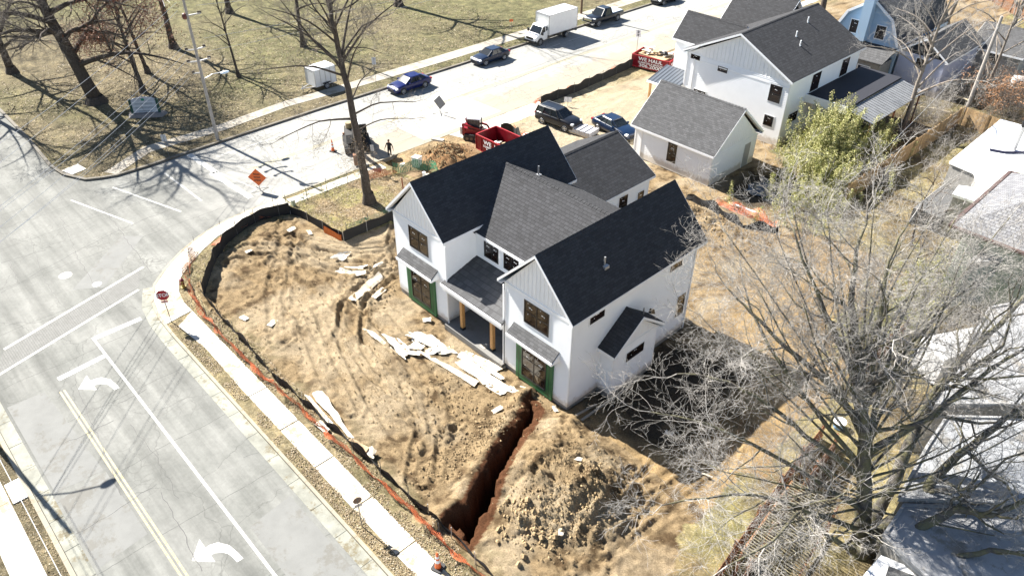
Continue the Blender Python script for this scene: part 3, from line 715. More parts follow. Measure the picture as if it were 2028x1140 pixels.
def walls(name, par, pts, z0, z1s, m=sid, lapside=True, base=True, zb=-.75, cboards=True):
    """pts = closed ccw footprint; z1 top"""
    mb = MB(); n = len(pts)
    for i in range(n):
        a, b = pts[i], pts[(i+1) % n]; L = math.hypot(b[0]-a[0], b[1]-a[1]); nn = ((b[1]-a[1])/L, -(b[0]-a[0])/L)
        mb.poly([(a[0],a[1],z0),(b[0],b[1],z0),(b[0],b[1],z1s),(a[0],a[1],z1s)])
        laps(mb, a, b, z0, z1s, nn)
        if cboards:
            d = ((b[0]-a[0])/L, (b[1]-a[1])/L)
            for q, s_ in ((a, 1), (b, -1)):
                p0 = Vector((q[0]+nn[0]*.012+d[0]*s_*.055, q[1]+nn[1]*.012+d[1]*s_*.055, z0)); p1 = p0.copy(); p1.z = z1s
                mb.bar(p0, p1, *((.11,.028) if abs(nn[1]) > .5 else (.028,.11)), 0, up=(0,1,0))
    return mb.build(name, m, par)

# ------------------------------------------------------------------ the new white farmhouse
H = thing('farmhouse', 'large white new-build farmhouse with three dark gabled roofs in the middle of the dirt lot', 'house')
WG, GG = 4.95, 5.17; X2, X3 = 10.12, 15.08; EV, AP = 6.06, 8.90; DB = 10.75
fnd = MB()
fnd.box(.03, .03, -.8, 4.92, 10.7, .0); fnd.box(10.15, .03, -.8, 15.05, 10.6, .0); fnd.box(4.9, 2.45, -.8, 10.2, 9, 0)
fnd.box(15.0, 2.45, -.8, 15.99, 6.15, 0); fnd.box(-2.05, 10.8, -.8, 5.1, 19.2, -.01)
fnd.build('foundation', concrete, H)
porch = MB(); porch.box(4.94, -.30, -.75, 10.14, 2.45, -.04); porch.build('porch_slab', concrete_mat('porch_concrete', (.20,.195,.185), stain=.3), H)
WT = 5.86
walls('wall', H, [(0,0),(4.95,0),(4.95,2.45),(10.12,2.45),(10.12,0),(15.08,0),(15.08,10.6),(10.12,10.6),(10.12,10.4),(4.95,10.4),(4.95,10.7),(0,10.7)], 0, WT)
for x0 in (0, 10.12):
    gb = MB()
    gable(gb, (x0,0), (x0+4.96,0), WT-.02, 8.66, (0,-1)); gb.poly([(x0,-.001,5.55),(x0+4.96,-.001,5.55),(x0+4.96,-.001,WT),(x0,-.001,WT)])
    gb.bar((x0,-.02,WT-.06),(x0+4.96,-.02,WT-.06), .04, .16)
    gb.build('gable', sid, H)
    gb = MB(); gable(gb, (x0+4.96,10.7 if x0 == 0 else 10.6), (x0,10.7 if x0 == 0 else 10.6), WT-.02, 8.66, (0,1)); gb.build('gable', sid, H)
r1 = roof_gable('roof', H, 'y', -.29, 5.24, -.30, 10.95, AP, EV-.0, EV-.0, shx); r1['label'] = 'long steep left roof of the farmhouse'
r2 = roof_gable('roof', H, 'y', 9.83, 15.37, -.30, 11.08, AP, EV, EV, shx); r2['label'] = 'long steep right roof of the farmhouse'
r3 = roof_gable('roof', H, 'x', 2.2, 10.64, 2.7, 12.4, 8.14, 5.72, 5.72, shy, fascia=False); r3['label'] = 'grey middle roof between the two wings'
ef = MB(); ef.box(5.2, 2.18, 5.50, 9.86, 2.215, 5.70); ef.box(5.2, 2.2, 5.5, 9.86, 2.44, 5.53); ef.build('fascia', trim, r3)
# front windows of the wings (upper)
for x0, xc in ((0, 2.48), (10.12, 12.58)):
    window(H, (xc, 0, 4.78), 1.86, 1.52, (0,-1))
    # lower bay windows with green sheathing around
    gs = MB(); c0 = xc-.0
    gs.box(c0-1.42, -.13, -.22, c0-.93, -.015, 2.50); gs.box(c0+.93, -.13, -.22, c0+1.42, -.015, 2.50); gs.box(c0-.93, -.13, -.22, c0+.93, -.015, .16); gs.box(c0-.93, -.13, 2.36, c0+.93, -.015, 2.5)
    g_ = gs.build('green_sheathing', mat('green_sheathing', (.03,.125,.045), .6, .15, 6), H)
    sm = MB(); [sm.box(c0+a, -.136, -.2, c0+a+.02, -.128, 2.36) for a in (-1.2, 1.16)]; sm.box(c0-1.4, -.136, .02, c0+1.4, -.128, .04); sm.build('seam_tape', black, g_)
    window(H, (c0, -.10, 1.25), 1.9, 2.14, (0,-1), 2, 3, casing=False)
    aw = MB(); 
    aw.hexa([(c0-1.72,-.02,3.42),(c0+1.74,-.02,3.42),(c0+1.74,-.60,2.98),(c0-1.72,-.60,2.98)], [(c0-1.72,-.02,3.52),(c0+1.74,-.02,3.52),(c0+1.74,-.60,3.08),(c0-1.72,-.60,3.08)])
    a_ = aw.build('awning_roof', shgy, H)
    af = MB(); af.box(c0-1.74, -.64, 2.86, c0+1.76, -.60, 3.06); af.hexa([(c0-1.72,-.6,2.86),(c0-1.72,-.02,2.86),(c0-1.72,-.02,3.41),(c0-1.72,-.6,2.97)], [(c0-1.76,-.6,2.86),(c0-1.76,-.02,2.86),(c0-1.76,-.02,3.41),(c0-1.76,-.6,2.97)])
    af.hexa([(c0+1.74,-.6,2.86),(c0+1.74,-.02,2.86),(c0+1.74,-.02,3.41),(c0+1.74,-.6,2.97)], [(c0+1.78,-.6,2.86),(c0+1.78,-.02,2.86),(c0+1.78,-.02,3.41),(c0+1.78,-.6,2.97)])
    af.build('awning_trim', trim, a_)
# middle windows over the porch
for xc in (6.33, 8.05): window(H, (xc, 2.45, 4.75), 1.26, 1.12, (0,-1))
# porch roof and posts
pr = MB(); pr.hexa([(4.96,2.44,3.70),(4.82,-.34,2.92),(10.16,-.34,2.92),(10.11,2.44,3.70)], [(4.96,2.44,3.86),(4.82,-.34,3.06),(10.16,-.34,3.06),(10.11,2.44,3.86)])
p_ = pr.build('porch_roof', shgy, H)
pf = MB(); pf.box(4.80, -.38, 2.84, 10.18, -.345, 3.05); pf.box(4.97, -.3, 2.60, 10.10, -.12, 2.86); pf.build('porch_beam', trim, p_)
for xp in (6.10, 8.82):
    q = MB(); q.box(xp-.11, .10, .05, xp+.11, .32, 2.62); o = q.build('porch_post', timber, H)
    q = MB(); q.box(xp-.125, .085, -.04, xp+.125, .335, .13); q.build('post_base', black, o)
dw = MB(); dw.box(6.9, 2.40, -.04, 7.9, 2.47, 2.1); dw.build('front_door', mat('door_opening', (.10,.05,.025), .7), H)
window(H, (5.9, 2.45, 1.2), 1.1, 1.7, (0,-1), 2, 2); window(H, (9.1, 2.45, 1.2), 1.1, 1.7, (0,-1), 2, 2)
q = MB(); q.box(8.0, -.1, -.04, 8.4, .18, -.02); q.build('dropped_sheet', boardwhite, H)
# right wall windows
window(H, (15.08, 1.86, 5.36), 1.12, .55, (1,0), 1, 1); window(H, (15.08, 8.62, 5.40), 1.12, .56, (1,0), 1, 1); window(H, (15.08, 9.75, 1.9), .78, 1.55, (1,0), 1, 2)
window(H, (12.6, 10.6, 4.7), 1.5, 1.3, (0,1)); window(H, (2.5, 10.7, 4.7), 1.5, 1.3, (0,1))
# side bump-out with its own little gable
bw_ = walls('side_projection', H, [(15.09,2.42),(16.02,2.42),(16.02,6.17),(15.09,6.17)], 0, 2.92, cboards=True)
gg = MB(); gable(gg, (16.02,2.42), (16.02,6.17), 2.9, 4.42, (1,0)); gg.bar((16.035,2.42,2.9),(16.035,6.17,2.9), .03, .1); gg.build('gable', sid, bw_)
rb = roof_gable('roof', bw_, 'x', 2.14, 6.5, 15.1, 16.30, 4.67, 3.06, 3.06, shy, th=.1); rb['label'] = 'small black roof of the side projection'
window(H, (16.02, 4.3, 2.05), 1.5, .62, (1,0), 1, 1)
# downpipes and meter boxes
for x_, y_, zt_ in ((10.02,-.04,5.6),(15.14,10.45,5.7),(5.05,-.04,5.6)):
    q = MB(); q.bar((x_,y_,-.2),(x_,y_,zt_), .07, .05); q.build('downpipe', trim, H)
# vents
q = MB(); q.cyl((14.1,3.35,7.25), (14.1,3.35,7.85), .05, 10); q.box(13.9,3.18,7.18,14.3,3.52,7.36); q.build('vent_pipe', galv, r2)
q = MB(); q.cyl((5.0,7.6,7.3), (5.0,7.6,8.1), .05, 10); q.box(4.85,7.45,7.35,5.15,7.75,7.52); q.build('vent_pipe', galv, r3)
q = MB(); q.cyl((15.75,5.05,3.8), (15.75,5.05,4.55), .04, 8); q.build('vent_pipe', galv, rb)
q = MB(); q.hexa([(15.75,5.5,4.0),(15.95,5.5,4.0),(15.95,5.9,3.8),(15.75,5.9,3.8)], [(15.8,5.55,4.3),(15.9,5.55,4.3),(15.9,5.85,4.1),(15.8,5.85,4.1)]); q.build('roof_vent', black, rb)
# rear single-storey wing
rw = walls('rear_wing', H, [(-2.1,10.72),(5.15,10.72),(5.15,19.25),(-2.1,19.25)], 0, 3.05)
rr = roof_gable('roof', rw, 'y', -2.46, 5.42, 10.2, 19.6, 5.50, 3.30, 3.30, shx); rr['label'] = 'textured grey roof of the rear wing'
gg = MB(); gable(gg, (5.15,19.25), (-2.1,19.25), 3.0, 5.25, (0,1)); gg.build('gable', sid, rw)
for y_ in (13.9, 16.3): window(rw, (5.15, y_, 1.95), .95, 1.5, (1,0), 1, 2)
window(rw, (5.15, 18.35, 1.7), .7, 1.2, (1,0), 1, 1)

# ------------------------------------------------------------------ garage
G = thing('garage', 'small white garage with a grey shingle roof behind the farmhouse', 'garage')
gx0, gx1, gy0, gy1 = -2.2, 5.62, 26.86, 33.4
q = MB(); q.box(gx0+.02, gy0+.02, -.8, gx1-.02, gy1-.02, -.28); q.build('foundation', concrete, G)
walls('wall', G, [(gx0,gy0),(gx1,gy0),(gx1,gy1),(gx0,gy1)], -.28, 2.32)
q = MB(); gable(q, (gx1,gy0), (gx1,gy1), 2.3, 5.15, (1,0)); q.build('gable', sid, G); q = MB(); gable(q, (gx0,gy1), (gx0,gy0), 2.3, 5.15, (-1,0)); q.build('gable', sid, G); q = MB(); q.bar((gx1+.02,gy0,2.3),(gx1+.02,gy1,2.3), .03, .14); q.build('band_board', sid, G)
gr_ = roof_gable('roof', G, 'x', 26.5, 33.76, -2.5, 5.92, 5.56, 2.58, 2.58, shgy)
window(G, (1.78, gy0, 1.32), .92, 1.68, (0,-1), 1, 2)
q = MB(); q.box(gx0, gy0-.07, -.28, gx0+.12, gy0-.01, 2.3); q.box(gx0+.62, gy0-.07, -.28, gx0+.78, gy0-.01, 2.3); q.box(gx0+.12, gy0-.05, -.28, gx0+.62, gy0-.01, 2.3); q.build('corner_panel', trim, G)
q = MB(); q.box(gx1, 31.65, -.26, gx1+.05, 32.53, 1.85); d_ = q.build('side_door', mat('grey_door', (.34,.35,.36), .5), G)
q = MB(); q.box(gx1, 31.55, -.28, gx1+.035, 31.65, 1.95); q.box(gx1, 32.53, -.28, gx1+.035, 32.63, 1.95); q.box(gx1, 31.65, 1.85, gx1+.035, 32.53, 1.95); q.build('door_frame', trim, d_)

# ------------------------------------------------------------------ second white house
F = thing('white_house', 'tall white house with grey gabled roofs and a metal porch roof beside the red dumpster', 'house')
q = MB(); q.box(-5.1, 37.65, -.8, 5.48, 50.2, -.3); q.build('foundation', concrete, F)
walls('wall', F, [(-5.15,37.6),(5.52,37.6),(5.52,50.3),(-5.15,50.3)], -.3, 5.55)
q = MB(); gable(q, (-5.15,37.6), (5.52,37.6), 5.5, 8.28, (0,-1), batten=.4); q.poly([(-5.15,37.597,5.3),(5.52,37.597,5.3),(5.52,37.597,5.55),(-5.15,37.597,5.55)]); q.bar((-5.15,37.575,5.05),(5.52,37.575,5.05), .03, .14); q.build('gable', sid, F); q = MB(); gable(q, (5.52,50.3), (-5.15,50.3), 5.5, 8.28, (0,1)); q.build('gable', sid, F)
fr1 = roof_gable('roof', F, 'y', -5.5, 5.85, 37.25, 50.6, 8.60, 5.78, 5.78, shx)
for y0, y1, zt in ((39.4,43.4,7.9),(47.4,53.2,8.6)):
    q = walls('front_bay', F, [(-8.0,y0+.3),(-5.1,y0+.3),(-5.1,y1-.3),(-8.0,y1-.3)], -.3, 5.45)
    rz_ = roof_gable('roof', q, 'x', y0, y1, -8.3, -1.6, zt, 5.7, 5.7, shy)
window(F, (-4.22, 37.6, 5.27-.0), 1.02, .42, (0,-1), 1, 1); window(F, (-1.18, 37.6, 5.27-.35), 1.02, .46, (0,-1), 1, 1); 
window(F, (4.33, 37.6, 4.28), 1.15, 1.5, (0,-1), 1, 2); window(F, (4.25, 37.6, 1.75), .9, .95, (0,-1), 1, 1); window(F, (-3.2, 37.6, 2.1), 1.3, .5, (0,-1), 2, 1)
window(F, (5.52, 39.3, 2.0), 1.55, .85, (1,0), 3, 1); window(F, (5.52, 42.2, 4.6), 1.5, 1.8, (1,0), 1, 1); window(F, (5.52, 47.6, 4.6), 1.4, 1.8, (1,0), 1, 1)
q = MB(); q.box(-5.15, 37.52, -.3, -5.03, 37.58, 5.5); q.box(-4.35, 37.52, -.3, -4.2, 37.58, 5.1); q.box(-5.03, 37.54, 2.2, -4.35, 37.58, 2.35); q.build('corner_panel', trim, F)
# side porch with flat dark roof and ribbed metal edge
q = MB(); q.box(5.53, 41.0, 3.45, 9.5, 51.5, 3.62); pr_ = q.build('side_porch_roof', mat('dark_membrane', (.012,.013,.02), .8), F)
q = MB(); q.box(5.53, 40.92, 3.0, 9.5, 40.99, 3.7); q.build('porch_fascia', trim, pr_)
mm_ = mat('ribbed_metal', (.22,.225,.23), .5, .25, 2, metal=.3)
q = MB()
for k in range(24): 
    y = 41.0+k*.44; q.hexa([(9.5,y,3.4),(11.9,y,2.85),(11.9,y+.40,2.85),(9.5,y+.40,3.4)], [(9.5,y,3.44),(11.9,y,2.89),(11.9,y+.40,2.89),(9.5,y+.40,3.44)])
    q.bar((9.5,y,3.45),(11.9,y,2.90), .02, .03)
q.build('metal_roof_panel', mm_, pr_)
for y in (41.2, 46, 51.2):
    q = MB(); q.box(11.6, y-.06, -.4, 11.72, y+.06, 2.9); q.build('porch_post', mat('rusty_post', (.20,.06,.025), .7), pr_)
q = MB(); q.hexa([(-8.5,36.4,2.1),(-5.1,36.4,2.1),(-5.1,39.3,2.9),(-8.5,39.3,2.9)], [(-8.5,36.4,2.2),(-5.1,36.4,2.2),(-5.1,39.3,3.0),(-8.5,39.3,3.0)])
for k in range(9): q.bar((-8.4+k*.4,36.4,2.23),(-8.4+k*.4,39.3,3.03), .03, .04)
o = q.build('front_porch_roof', mat('standing_seam', (.13,.145,.165), .35, .1, metal=.4), F); q = MB(); q.box(-8.52,36.33,1.98,-5.1,36.39,2.18); q.build('porch_fascia', trim, o)
q = MB(); q.box(-8.3, 36.5, -.4, -8.12, 36.68, 2.1); q.build('porch_post', timber, F)
for x, y in ((2.3,43.2),(1.5,46.5),(3.2,42.5)):
    q = MB(); zz = 8.6-abs(x)*.5; q.cyl((x,y,zz-.3), (x,y,zz+.55), .06, 8); q.cyl((x,y,zz-.05), (x+.1,y,zz+.02), .14, 8); q.build('vent_pipe', trim, fr1)
# ------------------------------------------------------------------ vehicles
def paint(name, col, coat=.35):
    m, t, b = newmat(name); b.inputs['Base Color'].default_value = (*col, 1); b.inputs['Roughness'].default_value = .3
    b.inputs['Coat Weight'].default_value = coat; b.inputs['Coat Roughness'].default_value = .03; b.inputs['Specular IOR Level'].default_value = .3
    n_ = noise(t, 3, 4, .6, pos(t)); t.links.new(ramp(t, n_, [(.3, tuple(x*.85 for x in col)), (.7, tuple(x*1.15 for x in col))]), b.inputs['Base Color'])
    return m
headl = mat('headlight_glass', (.75,.78,.8), .08, .1, spec=.9); taill = mat('tail_light', (.35,.01,.01), .2, .1); tyre = mat('tyre_rubber', (.018,.018,.019), .85, .2)
alloy = mat('alloy_rim', (.55,.56,.58), .3, .1, metal=.7)
def wheel(par, x, y, r, w, side, rim=alloy):
    q = MB(); n = 20; prof = [(0, r*.62), (w*.08, r*.9), (w*.3, r), (w*.7, r), (w*.92, r*.9), (w, r*.62)]
    base = 0
    secs = [[(x+rr*math.cos(2*math.pi*k/n), y+side*(a-w), r+rr*math.sin(2*math.pi*k/n)) for k in range(n)] for a, rr in prof]
    q.loft(secs); o = q.build('wheel', tyre, par)
    q = MB(); yy = y+side*.004
    q.cyl((x, yy-side*.05, r), (x, yy-side*.012, r), r*.64, 18)
    for k in range(5):
        a = 2*math.pi*k/5; q.bar((x, yy, r), (x+r*.6*math.cos(a), yy, r+r*.6*math.sin(a)), .055, .02, up=(0,1,0))
    q.tube([(x+r*.62*math.cos(a), yy, r+r*.62*math.sin(a)) for a in [2*math.pi*k/16 for k in range(17)]], .016, 4)
    q.build('rim', rim, o); return o
def body_section(x, w, zt, zb, crown=.03, tuck=.08):
    zm = zb+(zt-zb)*.45
    h = [(w*.80, zb), (w*.97, zb+.10), (w, zm), (w*.985, zt-.12), (w*.94, zt-.035), (w*.70, zt+crown*.5), (0.0, zt+crown)]
    pts = [(x, -a, z) for a, z in h]; pts += [(x, a, z) for a, z in reversed(h[:-1])]
    return pts
def car(name, label, loc, rz, col, L=4.7, Wd=1.8, Ht=1.45, kind='sedan', group=None, cat='car'):
    c = thing(name, label, cat, loc, rz, group); hw = Wd/2; pm = paint('paint_'+name+str(len(MATS)), col)
    if kind == 'sedan':
        st = [(-.5,.80,.62,.42),(-.485,.92,.84,.30),(-.44,.97,.98,.22),(-.36,1.,1.03,.2),(-.22,1.,1.0,.2),(0,1.,.97,.2),(.2,1.,.95,.2),(.32,.99,.90,.2),(.42,.96,.80,.2),(.475,.90,.68,.24),(.5,.74,.55,.34)]
        gb_, gt_ = (-.40,.235), (-.245,.055); bz = .93; wr = .335
    elif kind == 'suv':
        st = [(-.5,.86,.72,.42),(-.49,.94,1.0,.32),(-.45,.98,1.12,.25),(-.3,1.,1.12,.24),(0,1.,1.09,.24),(.2,1.,1.07,.24),(.33,.99,1.02,.24),(.43,.96,.92,.26),(.48,.90,.78,.28),(.5,.8,.62,.36)]
        gb_, gt_ = (-.492,.25), (-.44,.075); bz = 1.06; wr = .36
    else:   # pickup
        st = [(-.5,.95,.98,.5),(-.495,.98,1.12,.45),(-.1,1.,1.14,.4),(.1,1.,1.14,.38),(.3,1.,1.16,.38),(.42,.98,1.14,.4),(.48,.95,1.05,.42),(.5,.9,.9,.46)]
        gb_, gt_ = (-.135,.24), (-.10,.11); bz = 1.12; wr = .40
    q = MB(); q.loft([body_section(a*L, w*hw, zt, zb) for a, w, zt, zb in st]); bd = q.build('body', pm, c)

    for p_ in bd.data.polygons: p_.use_smooth = len(p_.vertices) == 4
    # cabin
    def ring(x0, x1, w, z, rx=.0): return [(x0, -w, z), (x1, -w*.93, z), (x1, w*.93, z), (x0, w, z)]
    q = MB(); wb = hw*.93; wt = hw*.74; zt = Ht-.04
    lo = [(gb_[0]*L,-wb*.9,bz-.03),((gb_[0]*.6)*L,-wb,bz-.03),((gb_[1]*.5)*L,-wb,bz-.03),(gb_[1]*L,-wb*.86,bz-.06),(gb_[1]*L,wb*.86,bz-.06),((gb_[1]*.5)*L,wb,bz-.03),((gb_[0]*.6)*L,wb,bz-.03),(gb_[0]*L,wb*.9,bz-.03)]
    hi = [(gt_[0]*L,-wt*.9,zt),(gt_[0]*.6*L,-wt,zt),(gt_[1]*.3*L,-wt,zt),(gt_[1]*L,-wt*.88,zt-.02),(gt_[1]*L,wt*.88,zt-.02),(gt_[1]*.3*L,wt,zt),(gt_[0]*.6*L,wt,zt),(gt_[0]*L,wt*.9,zt)]
    q.hexa(lo, hi); q.build('windows', glassd, c)
    q = MB(); hi2 = [(x*1.01+ (0), y*1.03, zt-.02) for x, y, z in hi]; top = [(x*.9, y*.88, Ht+.01) for x, y, z in hi]; q.hexa(hi2, top); q.build('roof', pm, c)
    for i in (0, 1, 2, 3, 4, 5, 6, 7):
        q = MB()
        a, b = Vector(lo[i]), Vector(hi[i]); off = Vector((0, .012*(1 if a.y > 0 else -1), 0)); q.bar(a+off, b+off, .075 if i in (0,7,3,4) else .06, .03, up=(0,1,0) if i in (1,2,5,6) else (1,0,0)); q.build('pillar', pm if kind != 'suv' else black, c)
    for s_ in (-1, 1): q = MB(); q.bar((-.09*L, s_*(wb+.01), bz), (-.085*L, s_*(wt+.01), zt), .05, .03, up=(0,1,0)); q.build('pillar', black, c)
    r = .33 if kind == 'sedan' else (.36 if kind == 'suv' else .41)
    fx, rx_ = (.30*L, -.29*L) if kind != 'pickup' else (.335*L, -.30*L)
    for xx in (fx, rx_):
        for s_ in (-1, 1):
            q = MB(); q.cyl((xx, s_*(hw-.10), r+.02), (xx, s_*(hw+.004), r+.02), r*1.16, 20); q.build('wheel_arch', blackm, c)
    for xx in (fx, rx_):
        for s_ in (-1, 1): wheel(c, xx, s_*(hw+.012), r, .22, s_)
    for s_ in (-1, 1):
        q = MB(); z = st[-3][2]-.10; xh = .468*L; q.hexa([(xh-.16,s_*hw*.70,z-.06),(xh+.06,s_*hw*.55,z-.08),(xh+.06,s_*hw*.86,z-.08),(xh-.16,s_*hw*.965,z-.06)], [(xh-.16,s_*hw*.70,z+.09),(xh,s_*hw*.55,z+.05),(xh,s_*hw*.86,z+.05),(xh-.16,s_*hw*.965,z+.09)]); q.build('headlight', headl, c)
        q = MB(); z = st[2][2]-.18; q.box(-.502*L, s_*hw*.6, z-.08, -.47*L, s_*hw*.93, z+.08); q.build('tail_light', taill, c)
        q = MB(); q.box(gb_[1]*.62*L-.1, s_*(hw*.95), bz-.02, gb_[1]*.62*L+.06, s_*(hw+.16), bz+.13); q.build('mirror', pm, c)
    q = MB(); q.box(.495*L, -hw*.5, .46, .508*L, hw*.5, .62); q.bar((.508*L,-hw*.5,.6),(.508*L,hw*.5,.6), .03, .02); q.build('grille', chrome if kind != 'sedan' else black, c)
    if kind == 'suv':
        for s_ in (-1, 1): q = MB(); q.bar((-.4*L, s_*wt*.85, Ht+.06), (.0, s_*wt*.85, Ht+.06), .03, .03); q.build('roof_rail', galv, c)
        q = MB(); q.bar((-.46*L,-hw-.004,.55),(.44*L,-hw-.004,.55), .012, .1); q.bar((-.46*L,hw+.004,.55),(.44*L,hw+.004,.55), .012, .1); q.build('side_moulding', blackm, c)
    if kind == 'pickup':
        q = MB(); q.box(-.485*L, -hw*.82, 1.125, -.15*L, hw*.82, 1.185); q.build('bed_cover', mat('bed_cover', (.45,.5,.58), .3), c)
        q = MB(); q.box(.47*L, -hw*.62, .75, .515*L, hw*.62, 1.04); q.box(.47*L, -hw*.98, .42, .525*L, hw*.98, .62); q.build('bumper', chrome, c)
    else:
        q = MB(); q.box(.45*L, -hw*.6, .24, .505*L, hw*.6, .36); q.build('air_intake', blackm, c)
    return c
PI = math.pi
car('parked_car', 'shiny blue sedan on the far street, the car nearest the street tree', (-27.85,21.85,ROAD), -PI/2, (.003,.008,.075), group='cars parked along the far street')
car('parked_car', 'dark navy sedan between the blue sedan and the white box truck', (-28.25,33.5,ROAD), -PI/2, (.006,.014,.035), group='cars parked along the far street')
car('pickup_truck', 'black crew-cab pickup with a pale bed cover behind the box truck', (-28.95,53.6,ROAD), -PI/2, (.006,.008,.014), L=5.8, Wd=2.0, Ht=1.9, kind='pickup', cat='pickup')
car('parked_car', 'black car cut off by the top edge, farthest up the far street', (-29.0,66.6,ROAD), -PI/2, (.01,.01,.012), group='cars parked along the far street')
car('suv', 'black SUV with roof rails on the pale gravel yard', (-10.95,26.55,gz(-10.9,26.5)-.01), R_(7), (.006,.007,.01), L=4.5, Wd=1.82, Ht=1.7, kind='suv', cat='SUV')
car('sedan', 'dark blue sedan on the gravel, half hidden behind the rear wing roof', (-6.3,29.2,gz(-6.3,29.2)), R_(-5), (.004,.014,.04))
# box truck
def box_truck(loc, rz):
    c = thing('box_truck', 'white box truck driving on the far street', 'truck', loc, rz); wp = mat('truck_white', (.74,.74,.72), .35, .05, 2)
    q = MB(); L0, L1 = -4.1, .75
    q.box(L0, -1.13, .95, L1, 1.13, 3.25); o = q.build('cargo_box', wp, c)
    q = MB()
    for y in (-1.13, 1.13):
        for z in (.95, 3.25): q.bar((L0,y,z),(L1,y,z), .06, .06)
        for x in (L0, L1): q.bar((x,y,.95),(x,y,3.25), .06, .06)
    for x in (L0, L1):
        for z in (.95, 3.25): q.bar((x,-1.13,z),(x,1.13,z), .06, .06)
    q.build('corner_rail', galv, o)
    q = MB(); q.box(L0+.2, -.5, .6, 2.6, .5, .94); q.box(L0-.15, -1.05, .5, L0+.05, 1.05, .62); q.build('chassis', blackm, c)
    st = [(.8,.98,1.62,.5),(1.0,1.,1.5,.45),(1.9,1.,1.28,.42),(2.5,.97,1.16,.42),(2.75,.92,1.02,.45),(2.85,.8,.85,.5)]
    q = MB(); q.loft([body_section(a, w*.98, zt, zb) for a, w, zt, zb in st]); cb = q.build('cab', wp, c)
    q = MB(); q.hexa([(.8,-.93,1.35),(2.05,-.9,1.2),(2.05,.9,1.2),(.8,.93,1.35)], [(.8,-.86,2.02),(1.5,-.82,2.02),(1.5,.82,2.02),(.8,.86,2.02)]); q.build('windows', glassd, cb)
    q = MB(); q.hexa([(.78,-.88,2.0),(1.55,-.84,2.0),(1.55,.84,2.0),(.78,.88,2.0)], [(.78,-.8,2.12),(1.4,-.76,2.12),(1.4,.76,2.12),(.78,.8,2.12)])
    for s_ in (-1, 1): q.bar((2.05,s_*.9,1.2),(1.5,s_*.82,2.02), .06, .05); q.bar((1.1,s_*.92,1.3),(1.08,s_*.86,2.02), .09, .03, up=(0,1,0))
    q.build('cab_roof', wp, cb)
    q = MB(); q.box(2.72, -.55, .72, 2.87, .55, .98); q.box(2.7, -.95, .42, 2.92, .95, .62); q.build('grille', black, cb)
    for s_ in (-1, 1):
        q = MB(); q.box(2.7, s_*.62, .78, 2.84, s_*.88, .96); q.build('headlight', headl, cb)
        q = MB(); q.box(1.85, s_*1.02, 1.25, 1.98, s_*1.3, 1.6); q.build('mirror', black, cb)
        wheel(c, 2.0, s_*1.0, .38, .25, s_, galv); wheel(c, -2.4, s_*1.08, .38, .5, s_, galv)
    for s_ in (-1, 1): q = MB(); q.cyl((2.0, s_*.9, .42), (2.0, s_*.985, .42), .47, 18); q.build('wheel_arch', blackm, cb)
    return c
box_truck((-29.0,43.3,ROAD), -PI/2)

# ------------------------------------------------------------------ dumpsters
def dumpster(name, label, loc, rz, L, Wd, Ht, texts, junk):
    c = thing(name, label, 'dumpster', loc, rz); l, w = L/2, Wd/2
    q = MB(); t_ = .06
    q.box(-l,-w,.18,l,w,.26); q.box(-l,-w,.26,l,-w+t_,Ht); q.box(-l,w-t_,.26,l,w,Ht); q.box(-l,-w+t_,.26,-l+t_,w-t_,Ht); q.box(l-t_,-w+t_,.26,l,w-t_,Ht)
    b_ = q.build('bin', red, c)
    q = MB(); rm = .09
    q.bar((-l,-w,Ht),(l,-w,Ht), rm, rm); q.bar((-l,w,Ht),(l,w,Ht), rm, rm); q.bar((-l,-w,Ht),(-l,w,Ht), rm, rm); q.bar((l,-w,Ht),(l,w,Ht), rm, rm)
    q.bar((-l,-w-.02,.22),(l,-w-.02,.22), .1, .12); q.bar((-l,w+.02,.22),(l,w+.02,.22), .1, .12)
    q.build('rim', mat('faded_red', (.34,.02,.025), .5, .2), c)
    q = MB(); n = max(4, int(L/.62))
    for i in range(n+1):
        x = -l+L*i/n
        for s_ in (-1, 1): q.bar((x, s_*(w+.03), .2), (x, s_*(w+.03), Ht), .07, .06, up=(0,1,0))
    for y in (-w*.5, w*.5): q.bar((-l-.02,y,.2),(-l-.02,y,Ht), .05, .07); q.bar((l+.02,y,.2),(l+.02,y,Ht), .05, .07)
    q.build('rib', red, c)
    for tx, sz, x, z, face, sx in texts:
        if face == 'y': text('lettering', tx, sz, signwhite, c, (x, -w-.068, z), (PI/2, 0, 0), sx)
        else: text('lettering', tx, sz, signwhite, c, (l+.075, x, z), (PI/2, 0, PI/2), sx)
    for s_ in (-.8, .8):
        q = MB(); q.cyl((s_*l, -w-.1, .1), (s_*l, -w+.2, .1), .1, 10); q.cyl((s_*l, w-.2, .1), (s_*l, w+.1, .1), .1, 10); q.build('roller', blackm, c)
    return c
DT = [('WE HAUL', .52, .05, 1.13, 'y', 1.25), ('DUMPSTERS & SERVICES', .24, .05, .77, 'y', 1.15), ('306.2000', .50, .05, .45, 'y', 1.45)]
dumpster('dumpster', 'red dumpster overflowing with white debris beside the tall white house', (-14.2,45.3,-.38), R_(12), 4.4, 2.6, 1.45,
         DT+[('WE HAUL', .36, -.2, 1.05, 'x', .9), ('DUMPSTERS & SERVICES', .17, -.2, .78, 'x', .85)], 1)
dumpster('dumpster', 'half-empty red dumpster between the skid steer and the farmhouse roof', (-9.35,18.55,-.36), R_(1), 5.6, 2.4, 1.6,
         [('WE  HAUL', .52, -.3, 1.22, 'y', 1.2), ('DUMPSTERS & SERVICES', .25, -.3, .86, 'y', 1.15), ('306.2000', .5, -.3, .5, 'y', 1.3)], 2)
